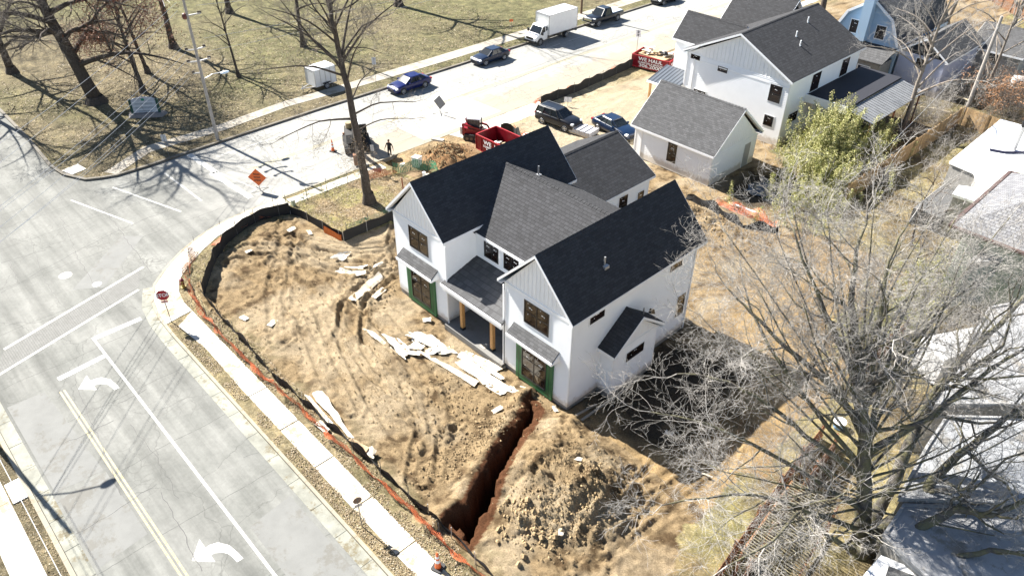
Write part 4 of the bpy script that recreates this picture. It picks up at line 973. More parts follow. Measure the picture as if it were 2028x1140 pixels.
# debris heaped in them (top-level things of their own)
def sheet(name, label, cat, pts, m, th=.012, group=None, bend=.05, rest=0):
    """a loose flat board or sheet: quad corners (x,y,z), bent a little"""
    mb = MB(); n = 6; A, B, Cc, D = [Vector(p) for p in pts]; top = []
    ph = random.uniform(0, 6); tear = 0. if 'plank' in name else min(.16, .10*min((B-A).length, (D-A).length)); eu = [random.uniform(-1, 1) for _ in range(4*n+4)]
    for i in range(n+1):
        for j in range(n+1):
            u, v = i/n, j/n; p = A*(1-u)*(1-v)+B*u*(1-v)+Cc*u*v+D*(1-u)*v
            
            if i in (0, n): p += (B-A).normalized()*tear*eu[j+(0 if i else n)]
            if j in (0, n): p += (D-A).normalized()*tear*eu[2*n+i+(0 if j else n)]
            p.z += bend*(math.sin(u*5+ph)*.5+math.sin(v*4+ph*2)*.5)+th; top.append(p)
    k = len(mb.v); mb.v += [tuple(p) for p in top] + [(p.x, p.y, p.z-th) for p in top]; K = (n+1)**2
    for i in range(n):
        for j in range(n):
            a = i*(n+1)+j; mb.f.append((a, a+n+1, a+n+2, a+1)); mb.m.append(0); mb.f.append((K+a, K+a+1, K+a+n+2, K+a+n+1)); mb.m.append(0)
    for i in range(n):
        for a, b in ((i*(n+1), (i+1)*(n+1)), (i*(n+1)+n, (i+1)*(n+1)+n), (i, i+1), (n*(n+1)+i, n*(n+1)+i+1)):
            mb.f.append((a, b, K+b, K+a)); mb.m.append(0)
    o = mb.build(name, m); return tag(o, label, cat, group)
def rot2(cx, cy, a, pts): return [(cx+x*math.cos(a)-y*math.sin(a), cy+x*math.sin(a)+y*math.cos(a), z) for x, y, z in pts]
rn = random.Random(11)
foam = dirtywhite('house_wrap', (.66,.64,.58), (.34,.26,.16), .2); card = mat('cardboard', (.38,.27,.16), .8, .15)
for i in range(16):
    x, y = -14.2+rn.uniform(-1.6,1.6), 45.3+rn.uniform(-.8,.8); a = rn.uniform(0, 3.1); l, w = rn.uniform(.6,1.5), rn.uniform(.25,.7); z = 1.0+rn.uniform(0,.42)
    sheet('scrap_panel', 'crumpled white scrap panel heaped in the full red dumpster', 'scrap', rot2(x, y, a, [(-l/2,-w/2,z),(l/2,-w/2,z+rn.uniform(-.2,.3)),(l/2,w/2,z+rn.uniform(-.1,.3)),(-l/2,w/2,z)]), foam if i % 4 else card, group='scrap panels in the full dumpster')
q = MB(); q.ball((-13.2,45.6,1.35), .32, 10, sc=(1,1,.8)); tag(q.build('rubbish_bag', black), 'black rubbish bag on top of the full red dumpster', 'rubbish bag')
q = MB(); q.box(-15.9,44.4,.6,-12.5,46.3,1.05); tag(q.build('packed_rubble', card), 'packed brown rubble filling the full red dumpster', 'rubble')
for i in range(7):
    x, y = -10.6+rn.uniform(-.9,1.6), 18.6+rn.uniform(-.7,.7); a = rn.uniform(0, 3.1); l, w = rn.uniform(.5,1.2), rn.uniform(.2,.6); z = .05+rn.uniform(0,.3)
    sheet('scrap_panel', 'loose pale scrap lying in the half-empty red dumpster', 'scrap', rot2(x, y, a, [(-l/2,-w/2,z),(l/2,-w/2,z+rn.uniform(-.2,.3)),(l/2,w/2,z+.1),(-l/2,w/2,z)]), (foam, card, galv)[i % 3], group='scrap in the half-empty dumpster')

# ------------------------------------------------------------------ machines
def track(par, x0, x1, y, w, h, zoff=0):
    q = MB(); n = 26; pts = []; r = h/2
    for k in range(n):
        t_ = k/n; P = 2*(x1-x0-h)+math.pi*h; s_ = t_*P; A = x1-x0-h
        if s_ < A: p = (x0+r+s_, h)
        elif s_ < A+math.pi*r: a = (s_-A)/r; p = (x1-r+r*math.sin(a), r+r*math.cos(a))
        elif s_ < 2*A+math.pi*r: p = (x1-r-(s_-A-math.pi*r), 0)
        else: a = (s_-2*A-math.pi*r)/r; p = (x0+r-r*math.sin(a), r-r*math.cos(a))
        pts.append(p)
    q.loft([[(x, y-w/2, z+zoff) for x, z in pts], [(x, y+w/2, z+zoff) for x, z in pts]])
    for k in range(n):
        x, z = pts[k]; q.box(x-.03, y-w/2-.01, z+zoff-.03, x+.03, y+w/2+.01, z+zoff+.03)
    o = q.build('track', blackm, par)
    q = MB()
    for k in range(4): xx = x0+h*.6+(x1-x0-1.2*h)*k/3; q.cyl((xx,y-w/2-.03,h*.42+zoff), (xx,y+w/2+.03,h*.42+zoff), h*.24, 10)
    q.build('track_roller', mat('dusty_steel', (.13,.10,.07), .8, .2), o)
def skid_steer(loc, rz):
    c = thing('skid_steer', 'red tracked skid steer loader with a grey cab beside the half-empty dumpster', 'skid steer', loc, rz)
    for s_ in (-1, 1): track(c, -1.0, .95, s_*.72, .34, .62)
    q = MB(); q.hexa([(-1.15,-.55,.35),(.75,-.55,.3),(.75,.55,.3),(-1.15,.55,.35)], [(-1.2,-.55,1.15),(.55,-.55,.95),(.55,.55,.95),(-1.2,.55,1.15)]); q.build('body', red, c)
    q = MB(); q.box(-.62,-.46,1.0,.42,.46,1.98); cb = q.build('cab', mat('cab_glass', (.05,.06,.065), .1, .3), c)
    q = MB(); q.box(-.72,-.52,1.96,.5,.52,2.06); q.build('cab_roof', mat('cab_roof', (.55,.60,.64), .4), cb)
    q = MB()
    for x in (-.62, .42):
        for y in (-.46, .46): q.bar((x,y,1.0),(x,y,1.98), .07, .07)
    for k in range(4): q.bar((-.5+k*.3,-.48,1.1),(-.5+k*.3,-.48,1.9), .02, .02)
    q.build('cab_frame', black, cb)
    for s_ in (-1, 1):
        q = MB(); q.bar((-1.1,s_*.66,1.55),(.9,s_*.66,1.05), .12, .16); q.bar((.9,s_*.66,1.05),(1.3,s_*.6,.35), .12, .14); q.bar((-1.1,s_*.66,1.5),(-.9,s_*.66,.8), .12, .14); q.build('lift_arm', red, c)
    q = MB(); q.hexa([(1.25,-.95,.05),(2.0,-.95,.03),(2.0,.95,.03),(1.25,.95,.05)], [(1.2,-.95,.62),(1.45,-.95,.6),(1.45,.95,.6),(1.2,.95,.62)]); q.build('bucket', mat('rusty_steel', (.22,.10,.05), .7, .25), c)
    q = MB(); q.box(-1.35,-.6,.5,-1.16,.6,1.2); q.build('engine_door', mat('light_grey_paint', (.5,.5,.5), .5), c)
skid_steer((-14.1,19.0,gz(-14.1,19.0)), R_(35))
def excavator(loc, rz):
    c = thing('excavator', 'dark mini excavator with dusty tracks partly hidden behind the street tree', 'excavator', loc, rz)
    dk = mat('dark_machine', (.014,.013,.012), .6, .3); dusty = mat('rusty_steel', (.22,.10,.05), .7, .25)
    for s_ in (-1, 1): track(c, -1.5, 1.5, s_*.95, .42, .66)
    q = MB(); q.box(-.9,-.75,.25,.9,.75,.62); q.cyl((0,0,.6),(0,0,.85), .6, 16); q.build('undercarriage', dk, c)
    q = MB(); q.hexa([(-1.45,-.95,.85),(1.0,-.95,.85),(1.0,.95,.85),(-1.45,.95,.85)], [(-1.3,-.9,1.55),(.3,-.9,1.35),(.3,.9,1.35),(-1.3,.9,1.55)]); q.build('body', dk, c)
    q = MB(); q.box(-.35,.05,1.35,.95,.88,2.55); cb = q.build('cab', glassd, c)
    q = MB(); q.box(-.4,.0,2.52,1.0,.92,2.62); q.build('cab_roof', trim, cb)
    q = MB()
    for x in (-.35,.95):
        for y in (.05,.88): q.bar((x,y,1.35),(x,y,2.55), .07, .07)
    q.build('cab_frame', black, cb)
    q = MB(); q.bar((.9,-.3,1.0),(2.4,-.3,2.7), .28, .32); q.bar((2.4,-.3,2.7),(3.3,-.3,2.3), .26, .28); q.build('boom', dk, c)
    q = MB(); q.bar((3.3,-.3,2.4),(3.5,-.3,.9), .2, .24); a = q.build('dipper_arm', dk, c)
    q = MB(); q.hexa([(3.2,-.65,.2),(3.9,-.65,.15),(3.9,.05,.15),(3.2,.05,.2)], [(3.15,-.65,.9),(3.6,-.65,.95),(3.6,.05,.95),(3.15,.05,.9)]); q.build('bucket', dusty, a)
    q = MB(); q.cyl((1.3,-.3,1.2),(2.3,-.3,2.2), .06, 8); q.cyl((2.5,-.3,2.95),(3.3,-.3,2.6), .05, 8); q.build('hydraulic_ram', galv, c)
    q = MB(); q.hexa([(-1.95,-1.1,.1),(-1.85,-1.1,.1),(-1.85,1.1,.1),(-1.95,1.1,.1)], [(-1.95,-1.1,.62),(-1.8,-1.1,.62),(-1.8,1.1,.62),(-1.95,1.1,.62)]); q.build('dozer_blade', dusty, c)
    q = MB(); q.cyl((-.9,-.5,1.5),(-.9,-.5,2.0), .28, 12); q.build('water_tank', mat('tan_tank', (.32,.24,.12), .5), c)
excavator((-20.2,10.2,ROAD), R_(-28))
def trailer(loc, rz):
    c = thing('cargo_trailer', 'small white enclosed cargo trailer parked on the park grass', 'trailer', loc, rz); wt_ = mat('trailer_white', (.62,.63,.63), .4, .06, 3)
    q = MB(); q.box(-1.25,-.85,.42,1.25,.85,2.15); q.build('body', wt_, c)
    q = MB(); q.hexa([(-1.27,-.87,2.14),(1.27,-.87,2.14),(1.27,.87,2.14),(-1.27,.87,2.14)], [(-1.2,-.7,2.24),(1.2,-.7,2.24),(1.2,.7,2.24),(-1.2,.7,2.24)]); q.build('roof', signwhite, c)
    q = MB(); [q.bar((x,y,.42),(x,y,2.15), .05, .05) for x in (-1.26,-.6,0,.6,1.26) for y in (-.86,.86)]; q.build('corner_trim', galv, c)
    q = MB(); q.bar((-1.2,-.5,.4),(-2.5,0,.4), .08, .08); q.bar((-1.2,.5,.4),(-2.5,0,.4), .08, .08); q.cyl((-2.3,0,.0),(-2.3,0,.7), .04, 8); q.build('tow_bar', galv, c)
    for s_ in (-1,1): wheel(c, 0, s_*.98, .33, .2, s_); 
    q = MB(); [q.box(-.45,s_*.86 if s_>0 else -1.02,.62,.45,1.02 if s_>0 else -.86,.7) for s_ in (-1,1)]; q.build('mudguard', black, c)
trailer((-34.3,15.4,LAND), R_(92))
# white wrapped stack next to the SUV
c = thing('wrapped_pallet', 'white ribbed panel stack wrapped on a pallet between the SUV and the blue sedan', 'pallet', (-8.1,26.9,-.32), R_(8))
q = MB(); q.box(-1.1,-.75,.14,1.1,.75,.45); q.build('wrapped_stack', boardwhite, c)
q = MB(); [q.box(-1.12+k*.2,-.78,.14,-1.02+k*.2,.78,.52+.03*(k%3)) for k in range(12)]; q.build('strap_ribs', mat('grey_strap', (.4,.4,.42), .5), c)
q = MB(); [q.box(-1.1,y,0,1.1,y+.12,.12) for y in (-.7,-.06,.58)]; q.build('pallet_runner', lumber, c)

# ------------------------------------------------------------------ person by the dig
def person(loc, rz):
    root = thing('person', 'person in black clothes standing beside the street dig, arms held slightly out', 'person', loc, rz)
    J = {'pel':(0,0,.95),'sp':(0,.01,1.15),'ch':(0,.0,1.35),'nk':(0,.01,1.52),'hd':(0,-.02,1.60),'ht':(0,-.02,1.76)}
    V, E_, Rr = [], [], []
    def add(p, r, par=None):
        V.append(p); Rr.append(r)
        if par is not None: E_.append((par, len(V)-1))
        return len(V)-1
    pel = add((0,0,.96), (.165,.115)); sp = add((0,.0,1.16), (.15,.105), pel); ch = add((0,0,1.36), (.18,.115), sp); nk = add((0,.005,1.50), (.06,.06), ch)
    hd = add((0,-.02,1.62), (.085,.10), nk); ht = add((0,-.02,1.73), (.075,.09), hd); ch_ = add((0,-.085,1.60), (.04,.04), hd)
    tips = []
    for s_ in (-1, 1):
        sh = add((s_*.19,0,1.42), (.065,.065), ch); el = add((s_*.30,.02,1.16), (.045,.045), sh); wr = add((s_*.38,-.06,.93), (.028,.028), el); pm_ = add((s_*.395,-.075,.86), (.036,.02), wr)
        for k, (l, dx) in enumerate(((.07,-.03),(.085,-.01),(.08,.01),(.06,.028))):
            a = add((s_*.40, -.075+dx, .81), (.010,.010), pm_); add((s_*.395, -.08+dx, .81-l*.6), (.009,.009), a); add((s_*.385, -.085+dx, .81-l), (.007,.007), len(V)-1)
        a = add((s_*.385,-.115,.86), (.011,.011), pm_); add((s_*.375,-.13,.82), (.009,.009), a)
        hp = add((s_*.095,0,.88), (.095,.10), pel); kn = add((s_*.12,-.02,.50), (.06,.065), hp); an = add((s_*.14,.02,.10), (.04,.045), kn); toe = add((s_*.16,-.12,.045), (.045,.035), an); add((s_*.145,.06,.05), (.04,.04), an)
    me = bpy.data.meshes.new('body'); me.from_pydata(V, E_, []); o = bpy.data.objects.new('body', me); C.objects.link(o)
    md = o.modifiers.new('skin', 'SKIN'); o.modifiers.new('sub', 'SUBSURF').levels = 1
    for i, r in enumerate(Rr): me.skin_vertices[0].data[i].radius = r if isinstance(r, tuple) else (r, r)
    me.skin_vertices[0].data[0].use_root = True
    bpy.context.view_layer.update()
    m2 = bpy.data.meshes.new_from_object(o.evaluated_get(bpy.context.evaluated_depsgraph_get())); bpy.data.objects.remove(o)
    cl, sk, ha, sh_ = mat('black_clothes', (.012,.012,.014), .8, .3), mat('skin', (.45,.26,.18), .55), mat('dark_hair', (.03,.02,.015), .8), mat('dark_trousers', (.02,.02,.024), .85, .3)
    m2.materials.clear(); [m2.materials.append(k) for k in (cl, sk, sh_)]
    for p in m2.polygons:
        z = p.center.z; x = abs(p.center.x); p.material_index = 1 if (z > 1.51 or (z < .90 and x > .30)) else (2 if z < .95 else 0); p.use_smooth = True
    b = bpy.data.objects.new('body', m2); C.objects.link(b); b.parent = root
    q = MB(); q.ball((0,-.0,1.70), .115, 12, sc=(.85,1.,.9)); q.build('hair', ha, root, smooth=True)
    q = MB(); [q.ball((s_*.035,-.115,1.655), .012, 6) for s_ in (-1,1)]; q.bar((0,-.12,1.64),(0,-.135,1.605), .02, .02); q.bar((-.025,-.117,1.575),(.025,-.117,1.575), .01, .01); q.build('face', sk, root)
    for s_ in (-1,1): q = MB(); q.box(s_*.155-.055,-.2,0,s_*.155+.055,.09,.09); q.build('boot', blackm, root)
person((-16.9,11.35,gz(-16.9,11.35)+.0), R_(35))
def fast_build(name, V, F, m, parent=None):
    me = bpy.data.meshes.new(name); V = np.asarray(V, np.float32); F = np.asarray(F, np.int32)
    me.vertices.add(len(V)); me.vertices.foreach_set('co', V.ravel()); k = F.shape[1]
    me.loops.add(F.size); me.loops.foreach_set('vertex_index', F.ravel()); me.polygons.add(len(F)); me.polygons.foreach_set('loop_start', np.arange(0, F.size, k, dtype=np.int32))
    me.update(); me.validate(); me.materials.append(m); o = bpy.data.objects.new(name, me); C.objects.link(o)
    if parent: o.parent = parent
    return o
# ------------------------------------------------------------------ silt fence, safety fence, stakes
siltm = mat('black_silt_fabric', (.010,.010,.011), .75, .3, 4); siltg = mat('silt_fabric_sunlit', (.03,.03,.032), .6, .3, 4)
def netmat(name, col, dens=.55, sc=11.):
    m, t, b = newmat(name); p = pos(t)
    vo = N(t, 'ShaderNodeTexVoronoi'); vo.feature = 'DISTANCE_TO_EDGE'; vo.inputs['Scale'].default_value = sc; vo.inputs['Randomness'].default_value = .35; t.links.new(p, vo.inputs['Vector'])
    al = ramp(t, vo.outputs['Distance'], [(dens*.28, (1,1,1)), (dens*.28+.02, (0,0,0))])
    t.links.new(al, b.inputs['Alpha'])
    n_ = noise(t, 2.5, 5, .7, p); t.links.new(ramp(t, n_, [(.3, tuple(x*.6 for x in col)), (.7, col)]), b.inputs['Base Color']); b.inputs['Roughness'].default_value = .6
    return m
orangenet = netmat('orange_netting', (.58,.14,.05), .40); greennet = netmat('green_netting', (.05,.22,.11), .45)
def drape(name, label, cat, pl, h, m, wob=.05, hvar=.06, lean=0., group=None, step=.35, fold=0., zoff=-.03, low=None):
    """fabric hung along a polyline on the ground"""
    P = resample(pl, step) + [pl[-1]]; mb = MB(); rows = 4; ph = random.uniform(0, 9)
    off = offset(P, 1.0)
    for i, (x, y) in enumerate(P):
        g = gz(x, y)+zoff; nx_, ny_ = off[i][0]-x, off[i][1]-y
        hh = h*(1+hvar*math.sin(i*1.1+ph)+hvar*.8*math.sin(i*.37+ph*2))
        for j in range(rows+1):
            f = j/rows; d = lean*f + wob*math.sin(i*.9+j*.8+ph)*f + fold*math.sin(i*.6+j*1.9+ph)
            mb.v.append((x+nx_*d, y+ny_*d, g+hh*f))
    R = rows+1
    for i in range(len(P)-1):
        for j in range(rows):
            a = i*R+j; mb.f.append((a, a+R, a+R+1, a+1)); mb.m.append(0)
    root = thing(name, label, cat, (0,0,0), 0, group)
    mb.build('fabric', m, root, smooth=True)
    return root
def stakes(root, pl, step, h, r, m, name='stake', jitter=.05):
    for i, (x, y) in enumerate(resample(pl, step)):
        q = MB(); a, b = random.uniform(-jitter, jitter), random.uniform(-jitter, jitter); g = gz(x, y)
        q.cyl((x,y,g-.3), (x+a,y+b,g+h+random.uniform(-.08,.08)), r, 6); q.build(name, m, root)
SF1 = [(-8.3,-9.8),(-10.6,-8.1),(-11.8,-7.2),(-13.0,-5.9),(-13.5,-5.2),(-14.3,-3.4),(-14.5,-2.4),(-14.1,-1.1),(-13.7,-.3)]
SF2 = [(-13.7,-.3),(-12.5,.05),(-10,.25),(-7.6,.55)]
SF3 = [(-7.6,.55),(-7.6,4.3),(-7.2,7.5),(-6.5,10)]
SF4 = [(-8.3,-9.8),(-5.6,-9.95),(-3.3,-10.05),(1.5,-10.25),(4.4,-10.15),(9.1,-9.95),(11.6,-9.8),(15.3,-9.75)]
f = drape('silt_fence', 'tall black silt fence curving round the street corner of the lot', 'silt fence', SF1, .95, siltm, .03); stakes(f, SF1, 1.9, 1.15, .02, steel)
f = drape('silt_fence', 'black silt fence between turf plot and dirt lot with orange fabric at its end', 'silt fence', SF2, .75, siltm, .03); stakes(f, SF2, 1.9, .85, .02, galv)
q = drape('x', None, None, [(-9.6,.12),(-7.7,.42)], .62, mat('orange_cloth', (.55,.13,.02), .7, .3, 8), .05, group=None)
for ch in q.children: ch.parent = f; ch.name = 'orange_fabric'
bpy.data.objects.remove(q)
f = drape('silt_fence', 'black silt fence running from the turf plot towards the farmhouse corner', 'silt fence', SF3, .85, siltm, .03); stakes(f, SF3, 2.0, .9, .02, galv)
f = drape('silt_fence', 'sagging black silt fence along the near street in front of the dirt lot', 'silt fence', SF4, .62, siltm, .10, .22, -.16); stakes(f, SF4, 2.2, .62, .018, steel)
f = drape('silt_fence', 'low black silt fence around the end of the open trench', 'silt fence', [(15.3,-9.75),(17.9,-9.5),(19.4,-9.7),(22,-9.9)], .35, siltm, .1, .3, -.1); stakes(f, [(15.3,-9.75),(22,-9.9)], 1.7, .8, .02, galv)
f = drape('silt_fence', 'black silt fence beside the far street near the red dumpster', 'silt fence', [(-15.35,28.6),(-15.3,34),(-15.7,40),(-16.0,44.6)], .95, siltm, .04, .08); stakes(f, [(-15.35,28.6),(-15.3,34),(-15.7,40),(-16.0,44.6)], 2.4, 1.15, .02, steel)
f = drape('silt_fence', 'short black silt fence scrap by the skid steer and dumpster', 'silt fence', [(-13.6,21.6),(-12.4,22.0),(-10.4,21.2),(-7.8,21.3)], .85, siltm, .05, .25); stakes(f, [(-13.6,21.6),(-12.4,22.0),(-10.4,21.2),(-7.8,21.3)], 2.1, 1.0, .02, steel)
f = drape('silt_fence', 'crumpled black silt fence on the bare earth behind the farmhouse', 'silt fence', [(5.6,23.9),(8.6,23.8),(11,23.4),(13.4,24.6)], .6, siltm, .12, .3, .1); stakes(f, [(5.6,23.9),(13.4,24.6)], 2.5, .7, .02, galv)
f = drape('safety_fence', 'collapsed orange netting over the black silt fence behind the farmhouse', 'safety fence', [(7.6,25.0),(9.0,25.1),(10.8,25.0),(12.8,25.2)], .55, orangenet, .25, .4, .5, fold=.1)
# orange netting along the pavement
OF1 = [(-10.8,-9.6),(-9.0,-10.2),(-6.7,-10.55),(-3.5,-10.75),(1.1,-10.65),(5.1,-10.45),(9.7,-10.3),(13.8,-10.15),(15.9,-10.1),(17.0,-10.2),(18.3,-10.0),(20.5,-9.9),(24,-9.9)]
f = drape('safety_fence', 'long sagging orange safety netting between the pavement and the silt fence', 'safety fence', OF1, .46, orangenet, .16, .28, -.25, fold=.08, low=1); stakes(f, OF1, 2.3, 1.15, .014, steel)
OF2 = [(-13.4,-7.9),(-12.2,-8.9),(-11.2,-9.5)]
f = drape('safety_fence', 'heaped orange netting at the bend of the corner pavement by the hydrant', 'safety fence', OF2, .5, orangenet, .2, .3, -.3, fold=.1); stakes(f, OF2, 1.3, 1.45, .014, steel)
OF3 = [(-14.75,7.6),(-14.9,3.5),(-14.9,-1.0),(-14.9,-3.0),(-14.6,-5.0),(-13.9,-6.8)]
f = drape('safety_fence', 'fallen orange netting lying on the street pavement beside the tall silt fence', 'safety fence', OF3[2:], .30, orangenet, .3, .4, .5, fold=.12); stakes(f, OF3[2:], 2.3, 1.3, .015, steel)
f = drape('safety_fence', 'fallen orange netting along the far street kerb near the red dumpster', 'safety fence', [(-15.9,28.4),(-15.8,34),(-16.2,43)], .25, orangenet, .3, .4, .5, fold=.15)
f = drape('safety_fence', 'orange netting scrap by the dig at the foot of the street tree', 'safety fence', [(-14.4,6.9),(-13.7,8.3),(-13.4,9.6)], .7, orangenet, .2, .3, .1, fold=.1)
f = drape('safety_fence', 'bunched orange netting behind the half-empty dumpster', 'safety fence', [(-12.8,22.3),(-11,21.9),(-8.6,22.0)], .7, orangenet, .3, .4, .3, fold=.2)
f = drape('garden_fence', 'green netting fence around the turf plot by the street tree', 'fence', [(-14.6,-.1),(-14.85,4),(-14.7,7.3)], .95, netmat('pale_green_netting', (.10,.22,.12), .10, 9), .03, .05); stakes(f, [(-14.6,-.1),(-14.85,4),(-14.7,7.3)], 1.9, 1.2, .02, mat('green_post', (.02,.06,.035), .6))
f = drape('garden_fence', 'see-through green netting fence beside the farmhouse corner', 'fence', [(-7.9,1.0),(-7.9,4.3),(-7.6,7.8)], 1.05, netmat('pale_green_netting2', (.12,.26,.14), .25, 9), .03, .05); stakes(f, [(-7.9,1.0),(-7.9,4.3),(-7.6,7.8)], 1.9, 1.25, .018, steel)
f = drape('garden_fence', 'dark green fence panel leaning beside the street dig', 'fence', [(-13.6,9.3),(-12.9,10.6),(-11.6,11.6),(-9.0,11.2)], .95, greennet, .12, .15, .15); stakes(f, [(-13.6,9.3),(-12.9,10.6),(-11.6,11.6),(-9.0,11.2)], 1.5, 1.2, .02, mat('green_post', (.02,.06,.035), .6))

# ------------------------------------------------------------------ signs
def octagon(r): return [(r*math.cos(math.pi/8+k*math.pi/4), r*math.sin(math.pi/8+k*math.pi/4)) for k in range(8)]
def plate(par, pts2, m, t_=.012, name='plate', z=0, y=0.):
    q = MB(); q.hexa([(x, y, z+v) for x, v in pts2], [(x, y+t_, z+v) for x, v in pts2]); return q.build(name, m, par)
# stop sign: faces the near street traffic / the camera
g = gz(-7.2,-12.5)
s_ = thing('stop_sign', 'red octagonal stop sign on a thin pole at the street corner', 'stop sign', (-7.2,-12.5,g), R_(68))
q = MB(); q.bar((0,.03,-.3),(0,.03,2.35), .06, .035); q.build('pole', steel, s_)
pl_ = plate(s_, octagon(.395), signwhite, .008, 'plate', 2.12, 0); plate(s_, octagon(.375), signred, .006, 'red_face', 2.12, -.006)
text('lettering', 'STOP', .34, signwhite, s_, (0,-.011,2.12), (PI/2,0,0), .92)
plate(s_, [(-.20,-.07),(.20,-.07),(.20,.07),(-.20,.07)], signred, .01, 'sub_plate', 1.63, -.004); text('lettering', 'ALL WAY', .10, signwhite, s_, (0,-.009,1.63), (PI/2,0,0), .9)
s_.rotation_euler = (R_(0), 0, R_(60))
def diamond(name, label, loc, rz, m, txt=None, sz=.76, rev=False, crumple=False):
    c = thing(name, label, 'road sign', loc, rz)
    q = MB(); r = sz
    q.hexa([(0,0,.42),(r,0,.42+r),(0,0,.42+2*r),(-r,0,.42+r)], [(0,.012,.42),(r,.012,.42+r),(0,.012,.42+2*r),(-r,.012,.42+r)]); q.build('panel', m, c)
    q = MB(); q.bar((0,.03,.1),(0,.03,.42+1.7*r), .035, .03); q.bar((-r*.8,.03,.42+r),(r*.8,.03,.42+r), .03, .03); q.build('mast', steel if m is orange_sign else galv, c)
    q = MB()
    for k in range(4): a = R_(45+90*k); q.bar((0,.03,.16),(.75*math.cos(a),.03+.75*math.sin(a),.02), .04, .03)
    q.build('stand', steel, c)
    if txt:
        for i, tx in enumerate(txt): text('lettering', tx, .22, black, c, (0,-.006,.42+r+.28-.27*i), (PI/2,0,0), .8)
    return c
orange_sign = mat('orange_sign_fabric', (.70,.13,.02), .5, .1)
diamond('warning_sign', 'orange diamond roadwork sign on a cross stand beside the kerb', (-18.9,-.1,ROAD), R_(42), orange_sign, ['ROAD','WORK','AHEAD'])
diamond('warning_sign', 'grey back of a diamond warning sign standing in the far street', (-20.8,20.2,ROAD), R_(14), mat('grey_sign_back', (.16,.16,.165), .6, .1), None, .72)
# round no-parking style sign near the cone
g = gz(13.6,-11.9)
c = thing('parking_sign', 'small round-topped pole sign beside the near pavement, seen edge-on', 'road sign', (13.6,-12.4,LAND), R_(75))
q = MB(); q.bar((0,.02,-.3),(0,.02,2.1), .05, .03); q.build('pole', steel, c); q = MB(); q.cyl((0,0,1.95),(0,.012,1.95), .21, 20); q.build('plate', mat('bronze_sign', (.16,.09,.06), .5), c)
q = MB(); q.box(-.17,0,1.50,.17,.012,1.68); q.build('sub_plate', mat('bronze_sign', (.16,.09,.06), .5), c); q = MB(); q.box(-.15,-.004,1.53,.15,0,1.57); q.box(-.15,-.004,1.61,.15,0,1.65); q.build('white_band', signwhite, c)
def pole_sign(name, label, loc, rz, h, w, hh, face=signwhite, back=False, lines=(), tilt=0.):
    c = thing(name, label, 'road sign', loc, rz); q = MB(); q.bar((0,.02,-.3),(0,.02,h), .05, .03); q.build('pole', steel, c)
    plate(c, [(-w/2,-hh/2),(w/2,-hh/2),(w/2,hh/2),(-w/2,hh/2)], face, .01, 'plate', h-hh/2, -.0)
    for tx, sz, dz in lines: text('lettering', tx, sz, black, c, (0,-.006,h-hh/2+dz), (PI/2,0,0), .9)
    return c
greyback = mat('grey_sign_back', (.16,.16,.165), .6, .1); lightback = mat('light_sign_back', (.42,.43,.45), .5)
pole_sign('speed_limit_sign', 'rectangular speed limit sign on a thin pole behind the full red dumpster', (-18.6,47.6,ROAD+.1), R_(12), 2.6, .62, .78, signwhite, lines=(('SPEED', .13, .24), ('LIMIT', .13, .10), ('30', .30, -.17)))
pole_sign('street_sign', 'grey rectangular sign on a thin pole at the park corner beside the utility pole', (-28.9,-3.2,LAND), R_(50), 2.3, .45, .6, lightback)
pole_sign('street_sign', 'tall grey sign on the park verge beside the blue sedan', (-30.6,19.6,LAND), R_(60), 3.0, .42, .75, lightback)
pole_sign('street_sign', 'small pale sign on a thin pole beside the dug hole', (-14.8,8.3,LAND), R_(55), 2.6, .28, .55, lightback)
pole_sign('street_sign', 'small orange marker sign on the park grass in front of the box truck', (-33.8,42.0,LAND), R_(60), 1.5, .42, .3, orange_sign)
pole_sign('yard_sign', 'small white yard sign beside the far silt fence', (-13.2,30.2,gz(-13.2,30.2)), R_(40), .95, .75, .5, signwhite)
c = thing('fallen_sign', 'white lettered board lying face-up behind the half-empty dumpster', 'sign', (-10.4,22.6,.0), R_(30))
q = MB(); q.box(-.95,-.55,-.1,.95,.55,-.06); q.build('board', signwhite, c); q = MB(); [q.box(-.8,-.4+k*.28,-.06,.7,-.3+k*.28,-.052) for k in range(3)]; q.build('red_lines', red, c)
# park sign
c = thing('park_sign', 'arched grey park sign with green side posts on a planted base under the leaning tree', 'park sign', (-39.2,-.95,LAND), R_(55))
ps = mat('park_sign_grey', (.42,.45,.50), .5, .08); pg = mat('park_sign_green', (.012,.06,.045), .6)
arch = [(-1.12,.35),(1.12,.35),(1.12,1.55)]+[(1.12*math.cos(R_(a)), 1.55+.30*math.sin(R_(a))) for a in range(15, 166, 15)]+[(-1.12,1.55)]
plate(c, arch, ps, .12, 'panel', 0, 0)
for s in (-1, 1): q = MB(); q.box(s*1.22-.11,-.03,-.1,s*1.22+.11,.16,1.55); q.box(s*1.22-.14,-.05,1.55,s*1.22+.14,.18,1.6); q.build('side_post', pg, c)
q = MB(); q.box(-.14,-.02,1.52,.14,0,1.74); q.build('emblem', mat('emblem_green', (.01,.20,.13), .5), c)
q = MB(); [q.box(-1.05,-.012,z,1.05,0,z+.02) for z in (.62,1.0,1.38)]; q.build('divider', signwhite, c)
for i, (w_, z) in enumerate(((.8,1.22),(.9,.84),(.6,.5))): q = MB(); [q.box(-w_+k*w_/7,-.008,z-.05,-w_+k*w_/7+w_/11,0,z+.04) for k in range(14)]; q.build('text_line', mat('text_grey', (.2,.24,.27), .6), c)
q = MB(); q.hexa([(-1.5,-.55,-.05),(1.5,-.55,-.05),(1.9,.5,-.05),(-1.9,.5,-.05)], [(-1.3,-.35,.3),(1.3,-.35,.3),(1.6,.4,.3),(-1.6,.4,.3)]); q.build('stone_base', mat('base_stone', (.20,.18,.17), .9, .3, 5), c)

